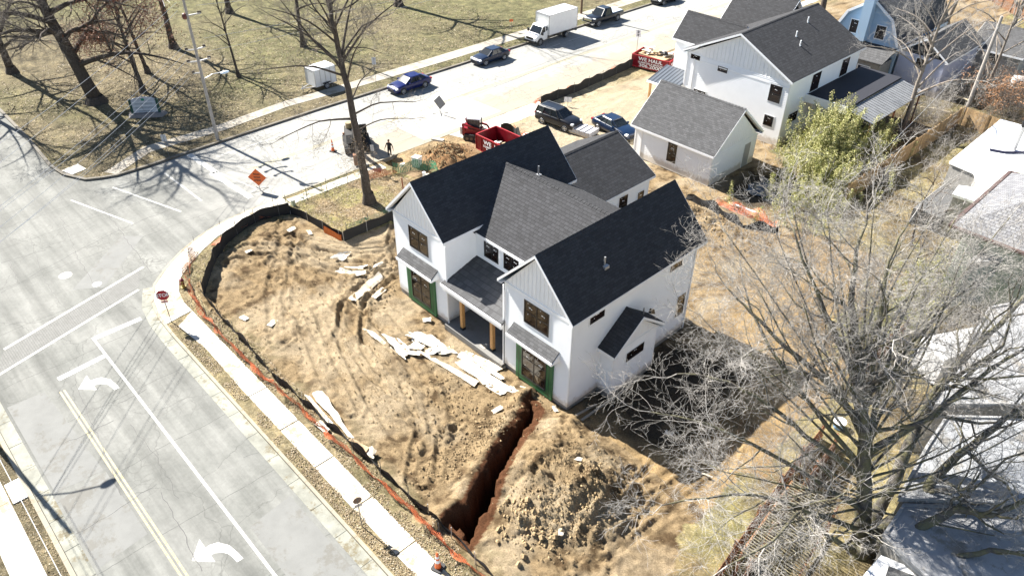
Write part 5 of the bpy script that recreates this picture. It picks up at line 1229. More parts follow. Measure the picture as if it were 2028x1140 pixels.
# ------------------------------------------------------------------ hydrant, cones, bollards
g = gz(-10.2,-10.35)
c = thing('fire_hydrant', 'yellow fire hydrant with a dark red cap beside the corner pavement', 'fire hydrant', (-10.2,-10.35,g))
hy, hr = mat('hydrant_yellow', (.32,.22,.04), .5, .15), mat('hydrant_red', (.16,.015,.02), .5)
q = MB(); q.cyl((0,0,-.1),(0,0,.07), .17, 12); q.cyl((0,0,.07),(0,0,.55), .11, 12); q.build('barrel', hy, c)
q = MB(); q.cyl((0,0,.55),(0,0,.62), .15, 12); q.ball((0,0,.62), .13, 10, sc=(1,1,.9)); q.cyl((0,0,.70),(0,0,.80), .03, 6); q.build('cap', hr, c)
q = MB(); q.cyl((-.2,0,.4),(.2,0,.4), .055, 8); q.cyl((0,-.2,.36),(0,0,.36), .07, 8); q.build('nozzle', hr, c)
def cone(label, loc):
    c = thing('traffic_cone', label, 'traffic cone', loc, R_(20)); r = 1
    q = MB(); q.prism([(.26*a, .26*b) for a, b in ((-1,-.8),(-.8,-1),(.8,-1),(1,-.8),(1,.8),(.8,1),(-.8,1),(-1,.8))], 0, .06); q.build('base', blackm, c)
    q = MB(); q.cyl((0,0,.06),(0,0,1.05), .15, 14, r2=.045); q.cyl((0,0,1.05),(0,0,1.12), .03, 8); q.build('cone', orange, c)
    for z0, z1 in ((.42,.60),(.72,.85)):
        q = MB(); r0, r1 = .15-.105*(z0-.06)/.99+.003, .15-.105*(z1-.06)/.99+.003; q.cyl((0,0,z0),(0,0,z1), r0, 14, r2=r1); q.build('reflective_band', signwhite, c)
cone('tall traffic cone standing in the far street beside the excavator', (-20.9,8.1,ROAD)); cone('traffic cone on the pavement edge at the end of the open trench', (17.7,-11.15,-.35))
c = thing('white_bollard', 'square white post standing near the dug earth by the farmhouse roof', 'post', (-10.2,10.0,gz(-10.2,10.))); q = MB(); q.box(-.09,-.09,-.2,.09,.09,1.15); q.build('post', signwhite, c); q = MB(); q.box(-.11,-.11,1.15,.11,.11,1.2); q.build('cap', signwhite, c)
c = thing('white_box', 'white utility box with a pale cap beside the dug hole', 'box', (-13.0,11.4,gz(-13.,11.4)), R_(20)); q = MB(); q.box(-.32,-.3,-.1,.32,.3,.75); q.build('cabinet', signwhite, c); q = MB(); q.box(-.35,-.33,.75,.35,.33,.82); q.build('lid', boardwhite, c)
c = thing('stone_post', 'short pale post at the corner of the turf plot', 'post', (-14.7,.55,LAND)); q = MB(); q.box(-.12,-.12,-.1,.12,.12,.5); q.build('post', mat('pale_post', (.35,.38,.28), .8), c); q = MB(); q.box(-.14,-.14,.5,.14,.14,.54); q.build('cap', galv, c)
c = thing('metal_cabinet', 'low grey metal hatch on the verge at the lower left corner', 'hatch', (.35,-23.55,LAND), 0); q = MB(); q.box(-.75,-.32,-.1,.75,.32,.06); q.build('cover', mat('hatch_grey', (.45,.46,.47), .5), c); q = MB(); q.box(-.7,-.27,.06,.7,.27,.075); q.build('lid', mat('hatch_grey2', (.52,.53,.54), .5), c)
c = thing('brown_stake', 'rust-brown wooden post leaning in front of the farmhouse left gable', 'post', (-9.4,7.4,gz(-9.4,7.4))); q = MB(); q.bar((0,0,-.3),(-.15,-.05,1.9), .09, .06); q.build('post', mat('rusty_post', (.20,.06,.025), .7), c)

# ------------------------------------------------------------------ utility poles and wires
woodp = mat('weathered_pole', (.34,.31,.28), .85, .2, 3); ins = mat('dark_insulator', (.03,.02,.02), .4)
def upole(label, loc, h, arms, lean=(0,0), lamp=None, r=.15, m=woodp):
    c = thing('utility_pole', label, 'utility pole', loc); q = MB(); q.tube([(0,0,-.5),(lean[0]*.5,lean[1]*.5,h/2),(lean[0],lean[1],h)], [r,r*.85,r*.68], 10); q.build('pole', m, c)
    for z, (dx, dy), L in arms:
        f = z/h; q = MB(); ax, ay = lean[0]*f, lean[1]*f
        q.bar((ax-dx*L*.1,ay-dy*L*.1,z),(ax+dx*L,ay+dy*L,z+.12), .09, .1); a = q.build('arm', galv, c)
        q = MB(); 
        for k in range(3): q.cyl((ax+dx*L*(1-.1*k),ay+dy*L*(1-.1*k),z+.12),(ax+dx*L*(1-.1*k),ay+dy*L*(1-.1*k),z+.3), .05, 6)
        q.build('insulator', ins, a)
    if lamp:
        z, dx, dy = lamp; q = MB(); q.tube([(lean[0]*z/h,lean[1]*z/h,z),(dx*.5,dy*.5,z+.35),(dx,dy,z+.4)], .04, 6); a = q.build('lamp_arm', galv, c)
        q = MB(); q.ball((dx*1.12,dy*1.12,z+.36), .28, 10, sc=(1.5 if abs(dx)>abs(dy) else .8,1.5 if abs(dy)>abs(dx) else .8,.45)); q.build('lamp_head', lampglass, a)
    return c
upole('tall weathered utility pole with a street lamp at the park corner', (-29.75,1.6,LAND), 13.0, [(8.2,(.2,1),.8),(7.2,(.2,1),1.0),(8.2,(-.1,-1),.8),(7.2,(-.1,-1),.9),(6.2,(-.1,-1),.7),(11.0,(.4,1),1.0)], lamp=(5.6,.5,1.6))
q = MB(); q.ball((-29.85,1.4,10.6), .22, 8, sc=(1,1,1.3)); o = q.build('transformer', mat('brown_can', (.12,.03,.02), .5), None); o.parent = [k for k in C.objects if k.name == 'utility_pole'][0]; o.location = (29.75,-1.6,-LAND)
upole('grey leaning utility pole rising from the thicket at the upper right', (14.2,58.0,LAND), 9.2, [], lean=(-.2,.6), r=.2)
upole('brown pole on the park verge behind the black pickup', (-32.9,53.8,LAND), 9, [], r=.16, m=mat('brown_pole', (.16,.10,.06), .8))
upole('street-lamp pole standing just outside the lower left corner', (-7.4,-23.9,LAND), 10.5, [(8.3,(1,0),.9),(7.4,(1,0),.9)], lamp=(7.6,1.0,2.4))
wirem = mat('pale_wire', (.55,.55,.55), .4, .05)
def wire(label, p, q_, sag=.5, r=.014, grp=None):
    mb = MB(); p, q_ = Vector(p), Vector(q_); pts = [p.lerp(q_, k/14)-Vector((0,0,4*sag*(k/14)*(1-k/14))) for k in range(15)]; mb.tube(pts, r, 4)
    tag(mb.build('power_line', wirem), label, 'power line', grp)
gp = 'wires from the park-corner pole across the junction'; gq = 'wires from the park-corner pole along the far street'
for i, (z0, z1) in enumerate(((11.8,11.0),(11.2,10.2),(8.5,8.6),(7.9,8.0),(7.3,7.4),(6.4,7.0),(5.9,6.6))):
    wire('pale overhead wire crossing the junction from the park-corner pole', (-29.75+.1*i,1.0-.12*i,z0), (-7.4+.5*(i%3),-23.8,z1), .6, group if False else .013, gp)
for i, z0 in enumerate((11.3,8.6,7.5)): wire('overhead wire running along the far street from the park-corner pole', (-29.7,2.5,z0), (-32.7,53.8,8.6-.6*i), .8, .013, gq)
for i in range(3): wire('pale overhead wire above the lower left pavement', (-6.6,-23.9+.3*i,8.6-.4*i), (45,-23.8+.35*i,8.4-.4*i), .5, .013, 'wires above the lower left pavement')
for i in range(4): wire('pale overhead wire over the park beyond the leaning tree', (-75,-3+6*i,11+.5*i), (-30,1.6-.5*i,12.2-.2*i), .8, .012, 'wires over the park')
wire('thin service wire hanging over the bamboo', (14.2,58,8), (16.5,27,4.5), .8, .012)

# ------------------------------------------------------------------ loose boards and sheets on the dirt
def quad_at(name, label, cat, px, m, z=.02, group=None, bend=.04, th=.012):
    pts = []
    for u, v in px:
        p = at(u, v, -.28); p.z = gz(p.x, p.y)+z; pts.append(p)
    zz = sum(p.z for p in pts)/4; 
    for p in pts: p.z = max(p.z, zz-.02)+.03
    return sheet(name, label, cat, pts, m, th, group, bend)
WB = 'white panels strewn in front of the porch'
quad_at('foam_board', 'longest smooth white panel lying between the porch and the tyre tracks', 'board', [(806,655),(832,655),(965,712),(948,728)], foam)
quad_at('foam_board', 'wide stained white panel in the middle of the heap before the porch', 'board', [(800,665),(850,664),(905,700),(880,706)], foam, .07)
quad_at('foam_board', 'creased white panel nearest the tyre tracks, at the left end of the heap', 'board', [(712,648),(735,657),(790,700),(772,692)], foam, .03, bend=.12)
quad_at('foam_board', 'jagged white panel corner sticking out below the heap', 'board', [(758,668),(790,672),(815,690),(800,711)], foam, .05, bend=.1)
for i in range(9):
    x, y = rn.uniform(3.1, 6.8), rn.uniform(-3.7, -2.0); a = rn.uniform(0, 3); l, w = rn.uniform(.4,1.1), rn.uniform(.2,.5); z = gz(x, y)+.07
    sheet('panel_scrap', 'torn white scrap among the panels before the porch', 'scrap', rot2(x, y, a, [(-l/2,-w/2,z),(l/2,-w/2,z+.1),(l/2,w/2,z+.06),(-l/2,w/2,z)]), foam, group=WB, bend=.06)
quad_at('long_board', 'long narrow white board left of the porch steps, nearest the tracks', 'board', [(824,696),(836,694),(948,757),(940,766)], boardwhite, .05)
quad_at('foam_board', 'broad white board pointing at the trench end', 'board', [(898,718),(925,713),(1012,770),(990,782)], boardwhite, .05)
quad_at('long_board', 'thin board lying beside the broad white board by the trench', 'board', [(930,712),(942,710),(1000,748),(992,752)], boardwhite, .06)
for i in range(6):
    quad_at('plank', 'short pale plank in the neat row beside the porch slab', 'plank', [(945+i*8,722-i*3.2),(952+i*8,719-i*3.2),(977+i*5,738-i*2),(970+i*5,741-i*2)], lumber if i % 3 else boardwhite, .05, 'row of short planks beside the porch slab', .01)
for i in range(7):
    x, y = rn.uniform(11.2,12.6), rn.uniform(-1.3,-.35); a = rn.uniform(-.5,.5); l, w = rn.uniform(.4,.9), rn.uniform(.08,.16); z = gz(x, y)+.05
    sheet('plank', 'wood offcut beside the right wing window', 'plank', rot2(x, y, a, [(-l/2,-w/2,z),(l/2,-w/2,z),(l/2,w/2,z),(-l/2,w/2,z)]), lumber if i % 2 else boardwhite, group='wood offcuts beside the right wing', bend=.01)
quad_at('foam_board', 'long white board on the churned earth left of the farmhouse', 'board', [(690,592),(704,598),(760,552),(752,545)], boardwhite, .04)
quad_at('foam_board', 'short white board just right of the long one left of the farmhouse', 'board', [(735,588),(744,592),(766,574),(757,570)], boardwhite, .04)
quad_at('plastic_sheet', 'rumpled white plastic sheet on the churned earth near the turf plot', 'plastic sheet', [(660,536),(690,526),(735,524),(708,540)], foam, .05, bend=.15)
quad_at('plastic_sheet', 'twisted white plastic strip between the turf plot and the farmhouse', 'plastic sheet', [(655,513),(668,505),(700,496),(682,514)], foam, .06, bend=.15)
quad_at('plastic_sheet', 'small crumpled white plastic close to the farmhouse corner', 'plastic sheet', [(733,540),(742,530),(762,526),(748,534)], foam, .05, bend=.12)
for (u, v), lb in (((483,629),'white slab lying near the sagging silt fence at the left'), ((540,641),'small white chip in the middle of the dirt lot'), ((613,462),'white slab near the turf plot corner'), ((493,500),'pale stone slab near the tall silt fence'), ((985,810),'white broken tile cluster left of the trench'), ((846,635),'square white sheet by the left bay window'), ((578,458),'pale flat chip on the turf edge of the dirt lot'), ((715,545),'white plastic chip left of the long boards')):
    p = at(u, v, -.28); a = rn.uniform(0, 3); l, w = rn.uniform(.4,.75), rn.uniform(.28,.42); z = gz(p.x, p.y)+.06
    sheet('white_slab', lb, 'slab', rot2(p.x, p.y, a, [(-l/2,-w/2,z),(l/2,-w/2,z+.03),(l/2,w/2,z+.05),(-l/2,w/2,z)]), boardwhite, .03, bend=.02)
quad_at('foam_board', 'large torn white panel leaning against the safety netting', 'board', [(618,783),(640,778),(702,872),(690,872)], foam, .12, bend=.06)
quad_at('foam_board', 'narrow white panel tucked behind the large torn one by the netting', 'board', [(604,784),(614,786),(668,848),(655,845)], foam, .08, bend=.06)
quad_at('foam_board', 'small white board lying on the pavement side of the netting', 'board', [(622,842),(634,836),(654,852),(645,859)], boardwhite, .10)
quad_at('cardboard_sheet', 'brown cardboard sheet folded over the silt fence', 'cardboard', [(688,880),(700,878),(733,893),(722,905)], card, .25, bend=.1)
quad_at('curled_paper', 'white curled end of the cardboard beside the silt fence', 'paper', [(722,905),(733,890),(746,898),(738,914)], foam, .22, bend=.1)
for i, (a, b_) in enumerate((((1140,838),(1180,800)), ((1150,842),(1235,775)), ((1215,790),(1270,745)))):
    p, q2 = at(*a, -.3), at(*b_, -.3); p.z = gz(p.x,p.y)+.09; q2.z = gz(q2.x,q2.y)+.09
    q = MB(); q.bar(p, q2, .14, .05); tag(q.build('plank', mat('grey_plank', (.22,.19,.15), .8, .2)), ('short plank leaning at the right front corner of the farmhouse','long plank in the shade beside the side projection','thin plank lying along the right wall foundation')[i], 'plank')
for (u, v), lb in (((1325,859),'small white scrap in the shaded earth right of the farmhouse'), ((1100,812),'white scrap at the trench head by the farmhouse corner'), ((1110,1065),'pale lump at the foot of the spoil heap'), ((1140,952),'white pebble on top of the spoil heap')):
    p = at(u, v, -.28); z = gz(p.x, p.y)+.05; sheet('white_scrap', lb, 'scrap', rot2(p.x, p.y, rn.uniform(0,3), [(-.22,-.12,z),(.22,-.12,z+.03),(.22,.12,z+.05),(-.2,.12,z)]), foam, .03)
p = at(1385, 942, -.3); q = MB(); q.bar((p.x-.6,p.y-.1,p.z+.15),(p.x+.55,p.y+.3,p.z+.15), .09, .05); tag(q.build('plank', boardwhite), 'lone white plank on the tan earth right of the shade', 'plank')
p, q2 = at(1455,412,-.2), at(1502,430,-.2); q = MB(); q.cyl(p+Vector((0,0,.3)), q2+Vector((0,0,.3)), .07, 8); tag(q.build('plastic_pipe', signwhite), 'white plastic pipe lying beside the orange netting behind the farmhouse', 'pipe')
# broken concrete by the dig
for i, (u, v, lb) in enumerate(((868,278,'long broken concrete slab at the street edge by the earth pile'), (798,322,'broken concrete lump beside the person'), (845,352,'small concrete lump on the earth pile'), (905,236,'lump of kerb near the skid steer'))):
    p = at(u, v, -.36); q = MB(); l = (1.3,.6,.35,.5)[i]; a = .4+i; z = gz(p.x, p.y)
    q.hexa([*rot2(p.x, p.y, a, [(-l/2,-.25,z-.1),(l/2,-.3,z-.1),(l/2*.9,.25,z-.1),(-l/2*.8,.3,z-.1)])], [*rot2(p.x, p.y, a, [(-l/2*.9,-.2,z+.14),(l/2*.9,-.22,z+.18),(l/2*.8,.2,z+.16),(-l/2*.7,.22,z+.12)])]); tag(q.build('concrete_lump', concrete_mat('rubble%d' % i, (.5,.46,.38))), lb, 'rubble')
# black plastic sheet in the garage shade
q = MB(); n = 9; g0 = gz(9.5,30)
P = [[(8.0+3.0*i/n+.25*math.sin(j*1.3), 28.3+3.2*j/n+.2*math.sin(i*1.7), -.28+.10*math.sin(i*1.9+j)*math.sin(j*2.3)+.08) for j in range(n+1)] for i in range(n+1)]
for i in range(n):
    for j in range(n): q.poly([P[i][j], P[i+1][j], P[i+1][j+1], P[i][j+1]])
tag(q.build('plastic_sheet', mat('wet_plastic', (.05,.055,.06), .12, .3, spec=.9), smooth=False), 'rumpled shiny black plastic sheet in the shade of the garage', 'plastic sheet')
# clods of earth on the spoil heap and along the trench: nobody could count them
mb = MB(); rc = random.Random(5)
def clod(x, y, z, r):
    n = len(mb.v); j = lambda: rc.uniform(.65, 1.2)*r
    d = [(1,0,0),(-1,0,0),(0,1,0),(0,-1,0),(0,0,1),(0,0,-1),(.6,.6,.5),(-.6,.6,.5),(.6,-.6,.5),(-.6,-.6,.5)]
    a = rc.uniform(0, 6.3); ca_, sa_ = math.cos(a), math.sin(a)
    P = [(x+(u*ca_-v*sa_)*k, y+(u*sa_+v*ca_)*k, z+w*k) for u, v, w in d for k in (j(),)]
    mb.v.extend(P)
    for f in ((6,0,2),(6,2,4),(6,4,0),(7,2,1),(7,1,4),(7,4,2),(8,3,0),(8,0,4),(8,4,3),(9,1,3),(9,3,4),(9,4,1),(5,2,0),(5,1,2),(5,3,1),(5,0,3)): mb.f.append(tuple(n+i for i in f)); mb.m.append(0)
def clods(n, cx, cy, sx, sy, r0, r1, ok=lambda x, y: True):
    for _ in range(n):
        x, y = rc.gauss(cx, sx), rc.gauss(cy, sy)
        if ok(x, y) and not inpoly(x, y, TRENCH) and not inpoly(x, y, HOUSEP) and y > -9.6: r = r0+(r1-r0)*rc.random()**3; clod(x, y, gz_fast(x, y)+r*.2, r)
_xi, _yi = XS, YS
def gz_fast(x, y):
    i = min(max(int(np.searchsorted(_xi, x)), 0), nx-1); j = min(max(int(np.searchsorted(_yi, y)), 0), ny-1); return float(GZ[i, j])
clods(3000, 19.4, -4.0, 1.3, 1.4, .010, .055); clods(500, 20.4, -4.3, .9, 1.6, .02, .10); clods(200, 19.2, -6.9, 1.0, .6, .04, .20)
clods(900, 17.2, -2.8, 1.3, 1.6, .010, .045); clods(1500, 13.4, -5.2, .7, 2.6, .012, .08); clods(1200, -12.4, 14.3, 1.2, 1.3, .02, .12)
clods(2200, -6, -3, 4.5, 3.5, .012, .06); clods(2200, 6, -6, 5, 2, .012, .06); clods(500, 9.5, 22.5, 3, 1.0, .03, .13); clods(300, 10, -4, 1.2, 1.2, .03, .10); clods(250, -2, -1.2, 1.5, 1.2, .03, .09)
cm_ = mat('clod_earth', (.27,.20,.115), .95, .45, 3, bmp=.4, spec=.1)
o = mb.build('earth_clods', cm_, fixn=False); o['kind'] = 'stuff'; o['label'] = 'loose clods of earth scattered over the lot and spoil heap'; o['category'] = 'earth clods'

# fallen leaves and dry grass on the verges and lawns: nobody could count them
def litter(name, label, regs, cols, seed):
    r = np.random.default_rng(seed); Vs = []; parts = []
    for (x0, x1, y0, y1, n, s0, ok) in regs:
        x = r.uniform(x0, x1, n); y = r.uniform(y0, y1, n); k = ok(x, y)&(fbm(x, y, .6, 3, 1) > -.16+.0*x); x, y = x[k], y[k]; z = hz(x, y)+.015+r.uniform(0, .03, len(x))
        a = r.uniform(0, 6.28, len(x)); s_ = s0*r.uniform(.5, 1.5, len(x)); t_ = r.normal(0, .35, len(x)); c, s = np.cos(a)*s_, np.sin(a)*s_
        q = np.stack([np.stack([x-c, y-s, z], 1), np.stack([x+s*.45, y-c*.45, z+t_*s_], 1), np.stack([x+c, y+s, z+.01], 1), np.stack([x-s*.45, y+c*.45, z-t_*s_*.5+.01], 1)], 1); Vs.append(q)
    V = np.concatenate(Vs).reshape(-1, 3); o = fast_build(name, V, np.arange(len(V)).reshape(-1, 4), cols); o['kind'] = 'stuff'; o['label'] = label; o['category'] = 'leaf litter'; return o
def leafmat():
    m, t, b = newmat('fallen_leaf'); g = N(t, 'ShaderNodeNewGeometry')
    t.links.new(ramp(t, g.outputs['Random Per Island'], [(0, (.10,.07,.035)), (.35, (.24,.17,.09)), (.75, (.27,.21,.13)), (1, (.46,.40,.30))]), b.inputs['Base Color']); b.inputs['Roughness'].default_value = .8; return m
def far(x, y): return segd(x, y, KLOT)[0]
litter('fallen_leaves', 'fallen dry leaves scattered along the verges and the park lawn', [
 (-9, 30, -12.76, -12.0, 15000, .034, lambda x, y: (y < -12.15+.12*np.sin(x*3))&(x > -7)),
 (-9, 30, -11.1, -9.8, 14000, .036, lambda x, y: (y > -11.08+.0*x)&(x > -7.5)),
 (-15, -7, -11, -4, 6000, .036, lambda x, y: (far(x, y) > 1.75)&(far(x, y) < 3.2)),
 (-16, -7.6, .2, 10, 12000, .045, lambda x, y: inpoly(x, y, [(-14.9,.3),(-12.8,.3),(-8,.8),(-8,9.6),(-14.9,9.6)])),
 (-60, -29.9, -10.5, 45, 30000, .07, lambda x, y: inpoly(x, y, PARK)&((x < -33.4)|(x > -31.2))),
 (-10, 30, -23.9, -23.2, 3000, .03, lambda x, y: x > -9),
], leafmat(), 5)
# ------------------------------------------------------------------ trees
def barkmat(name, col, var=.35, moss=None):
    m, t, b = newmat(name); p = pos(t)
    n_ = noise(t, 7, 5, .7, p); c = ramp(t, n_, [(.3, tuple(x*(1-var) for x in col)), (.7, tuple(min(1, x*(1+var)) for x in col))])
    if moss:
        g = N(t, 'ShaderNodeNewGeometry'); c = mixc(t, ramp(t, noise(t, 2.0, 5, .7, p), [(.42, (0,0,0)), (.58, (.8,.8,.8))]), c, moss)
    t.links.new(c, b.inputs['Base Color']); b.inputs['Roughness'].default_value = .9; b.inputs['Specular IOR Level'].default_value = .15
    bump(t, b, noise(t, 22, 4, .7, p), .6, .03); return m
bark_grey = barkmat('grey_bark', (.105,.095,.085), .45, (.17,.16,.085)); twig_grey = barkmat('pale_twig', (.36,.34,.315), .5)
bark_dark = barkmat('dark_bark', (.075,.062,.052)); twig_dark = barkmat('dark_twig', (.17,.15,.13), .3)
bark_mid = barkmat('mid_bark', (.22,.19,.16))
class Tree:
    def __init__(s, seed, droop=0., up=.25, kink=.22):
        s.r = random.Random(seed); s.big = MB(); s.V = []; s.F = []; s.tips = []; s.up = up; s.kink = kink; s.n = 0
    def twig(s, pts, r0, r1, n=3):
        base = len(s.V); N_ = len(pts)
        for i, p in enumerate(pts):
            d = (pts[min(i+1, N_-1)]-pts[max(i-1, 0)]).normalized(); ref = Vector((0,0,1)) if abs(d.z) < .9 else Vector((1,0,0))
            a = d.cross(ref).normalized(); b = d.cross(a); rr = r0+(r1-r0)*i/(N_-1)
            for k in range(n): t_ = 2*math.pi*k/n; q = p+(a*math.cos(t_)+b*math.sin(t_))*rr; s.V.append((q.x, q.y, q.z))
        for i in range(N_-1):
            for k in range(n): k2 = (k+1) % n; s.F.append((base+i*n+k, base+i*n+k2, base+(i+1)*n+k2, base+(i+1)*n+k))
    def path(s, p, d, L, n, kink, up):
        pts = [p.copy()]; d = d.normalized()
        for i in range(n):
            d = (d+Vector((s.r.gauss(0, kink), s.r.gauss(0, kink), s.r.gauss(0, kink)+up/n))).normalized(); p = p+d*(L/n); pts.append(p.copy())
        return pts
    def grow(s, p, d, L, r, lvl, maxl, dens=1.):
        s.n += 1
        n = 5 if L > 1.2 else (4 if L > .5 else 3)
        pts = s.path(p, d, L, n, s.kink*(1 if lvl else .6), s.up)
        rad_end = max(.004, r*.35)
        if r > .035: s.big.tube(pts, [r+(rad_end-r)*i/n for i in range(n+1)], 6 if r > .08 else 5, cap=False)
        else: s.twig(pts, r, rad_end*.8)
        if lvl >= maxl: s.tips.append(pts[-1]); return
        s.kids(pts, L, r, lvl, maxl, dens)
    def kids(s, pts, L, r, lvl, maxl, dens=1., start=.18, spread=(30, 62)):
        n = len(pts)-1; k = max(2, int(round((3.8+L*1.3)*dens)))
        if L < .6: k = max(2, int(3*dens))
        for i in range(k):
            f = start+(1-start)*(i+s.r.random()*.8)/k; f = min(f, .99); j = min(int(f*n), n-1); q = pts[j].lerp(pts[j+1], f*n-j)
            ax = (pts[j+1]-pts[j]).normalized(); ang = R_(s.r.uniform(*spread)); per = ax.orthogonal().normalized(); per.rotate(Matrix.Rotation(s.r.uniform(0, 2*PI), 3, ax))
            d = ax*math.cos(ang)+per*math.sin(ang); ll = L*s.r.uniform(.38, .66)*(1.15-f*.45); rr = max(.0055, r*(1-.62*f)*s.r.uniform(.42, .6))
            if ll < .16: continue
            s.grow(q, d, ll, rr, lvl+1, maxl, dens)
        # continuation
        ax = (pts[-1]-pts[-2]).normalized(); s.grow(pts[-1], ax, L*.42, max(.005, r*.35), lvl+1, maxl, dens)
    def limb(s, ctrl, r0, r1, maxl=3, dens=1., sub=4, start=.15, lvl=0):
        P = [Vector(c) for c in ctrl]; pts = []
        for i in range(len(P)-1):
            p0, p1, p2, p3 = P[max(i-1, 0)], P[i], P[i+1], P[min(i+2, len(P)-1)]
            for k in range(sub):
                t_ = k/sub; q = .5*((2*p1)+(p2-p0)*t_+(2*p0-5*p1+4*p2-p3)*t_**2+(3*p1-p0-3*p2+p3)*t_**3)
                q += Vector((s.r.gauss(0,1), s.r.gauss(0,1), s.r.gauss(0,1)))*.035*min(1, r0*4); pts.append(q)
        pts.append(P[-1]); n = len(pts)-1
        s.big.tube(pts, [r0+(r1-r0)*(i/n)**.8 for i in range(n+1)], 9, cap=True)
        L = sum((pts[i+1]-pts[i]).length for i in range(n)); seglen = max(1.0, L*.42)
        k = max(3, int(L*1.25*dens))
        for i in range(k):
            f = start+(1-start)*(i+s.r.random())/k; f = min(f, .985); j = min(int(f*n), n-1); q = pts[j].lerp(pts[j+1], f*n-j); ax = (pts[j+1]-pts[j]).normalized()
            ang = R_(s.r.uniform(30, 70)); per = ax.orthogonal().normalized(); per.rotate(Matrix.Rotation(s.r.uniform(0, 2*PI), 3, ax)); d = ax*math.cos(ang)+per*math.sin(ang)
            rr = (r0+(r1-r0)*f)*s.r.uniform(.28, .5); s.grow(q, d, seglen*s.r.uniform(.55, 1.)*(1.2-.6*f), max(.012, rr), lvl+1, maxl, dens)
        s.grow(pts[-1], (pts[-1]-pts[-2]), seglen*.6, r1, lvl+1, maxl, dens)
        return pts
    def done(s, name, label, cat, bark, twigm, group=None, base=None, crown='crown'):
        b0 = Vector(base) if base else Vector((0,0,0))
        root = thing(name, label, cat, (0,0,0), 0, group)
        s.big.build('trunk', bark, root, smooth=True, fixn=False)
        if s.F: fast_build(crown, s.V, s.F, twigm, root)
        return root
def base_flare(t, p, r, z, h=.8):
    t.big.tube([(p[0], p[1], z-.3), (p[0], p[1], z+.15), (p[0], p[1], z+h)], [r*1.7, r*1.45, r*1.02], 10, cap=False)

# --- the big pale tree at the lower right
T = Tree(3, kink=.24, up=.20); g0 = gz(29.4, 3.4)
A = lambda *pz: [at(u, v, z) for u, v, z in pz]
b0 = at(1700, 1085, -.3)
base_flare(T, b0, .42, -.4)
T.limb([b0]+A((1712,960,3.6),(1713,850,6.6),(1700,720,9.4),(1690,600,12),(1700,480,14)), .42, .06, 4, .75, start=.35)
T.limb([b0+Vector((0,0,.5))]+A((1770,950,3.0),(1835,800,6.0),(1880,740,7.6),(1960,660,9.2),(2035,580,10.6)), .34, .08, 4, .8, start=.3)
T.limb([b0+Vector((0,0,.3))]+A((1800,1000,2.4),(1900,900,4.6),(1990,830,6.0),(2060,770,7)), .31, .08, 4, .8, start=.3)
T.limb(A((1705,1090,.8),(1790,1060,2.4),(1890,1010,3.8),(1960,1020,4.6),(2050,975,5.6)), .29, .08, 4, .8, start=.3)
T.up = .02
T.limb(A((1712,850,6.6),(1640,760,8.4),(1560,690,9.6),(1490,620,10.6),(1440,570,11.2)), .18, .03, 4, .7)
T.limb(A((1712,950,3.8),(1620,880,5.6),(1520,800,7.0),(1420,750,7.8),(1340,740,8.2)), .15, .025, 4, .62)
T.limb(A((1710,1010,2.4),(1600,940,4.2),(1490,880,5.6),(1400,840,6.4),(1290,815,7.0)), .14, .022, 4, .62)
T.limb(A((1708,1050,1.6),(1600,1010,3.6),(1500,980,5.0),(1400,985,6.0),(1310,1000,6.6)), .13, .02, 4, .75)
T.limb(A((1690,1090,1.0),(1640,1060,3.0),(1590,1010,4.0),(1530,1070,4.8),(1440,1120,5.6)), .14, .03, 4, .8)
T.up = .15
T.limb(A((1713,900,5.4),(1745,760,8.6),(1780,640,11),(1830,540,12.8)), .15, .03, 4, .8)
T.limb(A((1713,880,5.8),(1790,720,8.6),(1870,610,10.4),(1930,560,11.4)), .13, .03, 4, .8)
T.limb(A((1712,800,7.8),(1650,650,11),(1600,540,13),(1570,450,14.4)), .13, .03, 4, .85)
T.limb(A((1712,830,7.0),(1740,650,11.4),(1760,520,13.6),(1800,440,15)), .12, .03, 4, .8)
T.limb(A((1712,930,4.4),(1560,740,8.6),(1500,640,10),(1470,560,11)), .12, .03, 4, .8)
T.limb(A((1750,1090,1.4),(1850,1110,2.4),(1960,1090,3.4),(2040,1100,4)), .20, .06, 4, .8)
T.limb(A((1712,900,5.4),(1850,820,7.2),(1950,740,8.4),(2030,690,9.4)), .18, .05, 4, .8)
for e in ((1540,470,13.5),(1640,440,14.5),(1730,420,15),(1840,440,14.5),(1500,570,12),(1590,600,12.5),(1910,500,13),(1760,580,13),(1660,520,13.5),(1980,520,12),(1480,700,9.5),(1950,850,7.5),(1430,450,13),(1560,380,15),(1900,420,14.5),(2000,430,13.5),(1790,470,14),(1600,700,9.5),(1850,660,9),(1400,640,10),(1600,900,5),(1480,1050,4.4),(1960,620,10),(2030,850,7),(1900,940,5.2),(2010,900,6),(1850,890,6),(1970,1060,3.6),(1770,880,6.5),(1590,1090,3.4),(1540,1010,4.4),(1640,980,4.5),(1880,780,7.6),(1700,620,11.5),(2040,700,8.6),(1560,860,6.4),(1800,1090,2.8),(1420,930,6.0)):
    zs = [-.3,3.6,6.6,9.4,12.0]; z_ = min(11.0, max(1.2, e[2]*(.42+.22*T.r.random()))); tp = [(1700,1085),(1712,960),(1713,850),(1700,720),(1690,600)]; k = max(i for i in range(4) if zs[i] <= z_); f = (z_-zs[k])/(zs[k+1]-zs[k]); s0 = (tp[k][0]+(tp[k+1][0]-tp[k][0])*f, tp[k][1]+(tp[k+1][1]-tp[k][1])*f, z_)
    m_ = ((s0[0]+e[0])/2+T.r.uniform(-20,20), (s0[1]+e[1])/2+T.r.uniform(-15,25), z_+(e[2]-z_)*.5); T.limb(A(s0, m_, e), .07, .02, 4, .84, start=.3)
print('big tree', T.n, len(T.F))
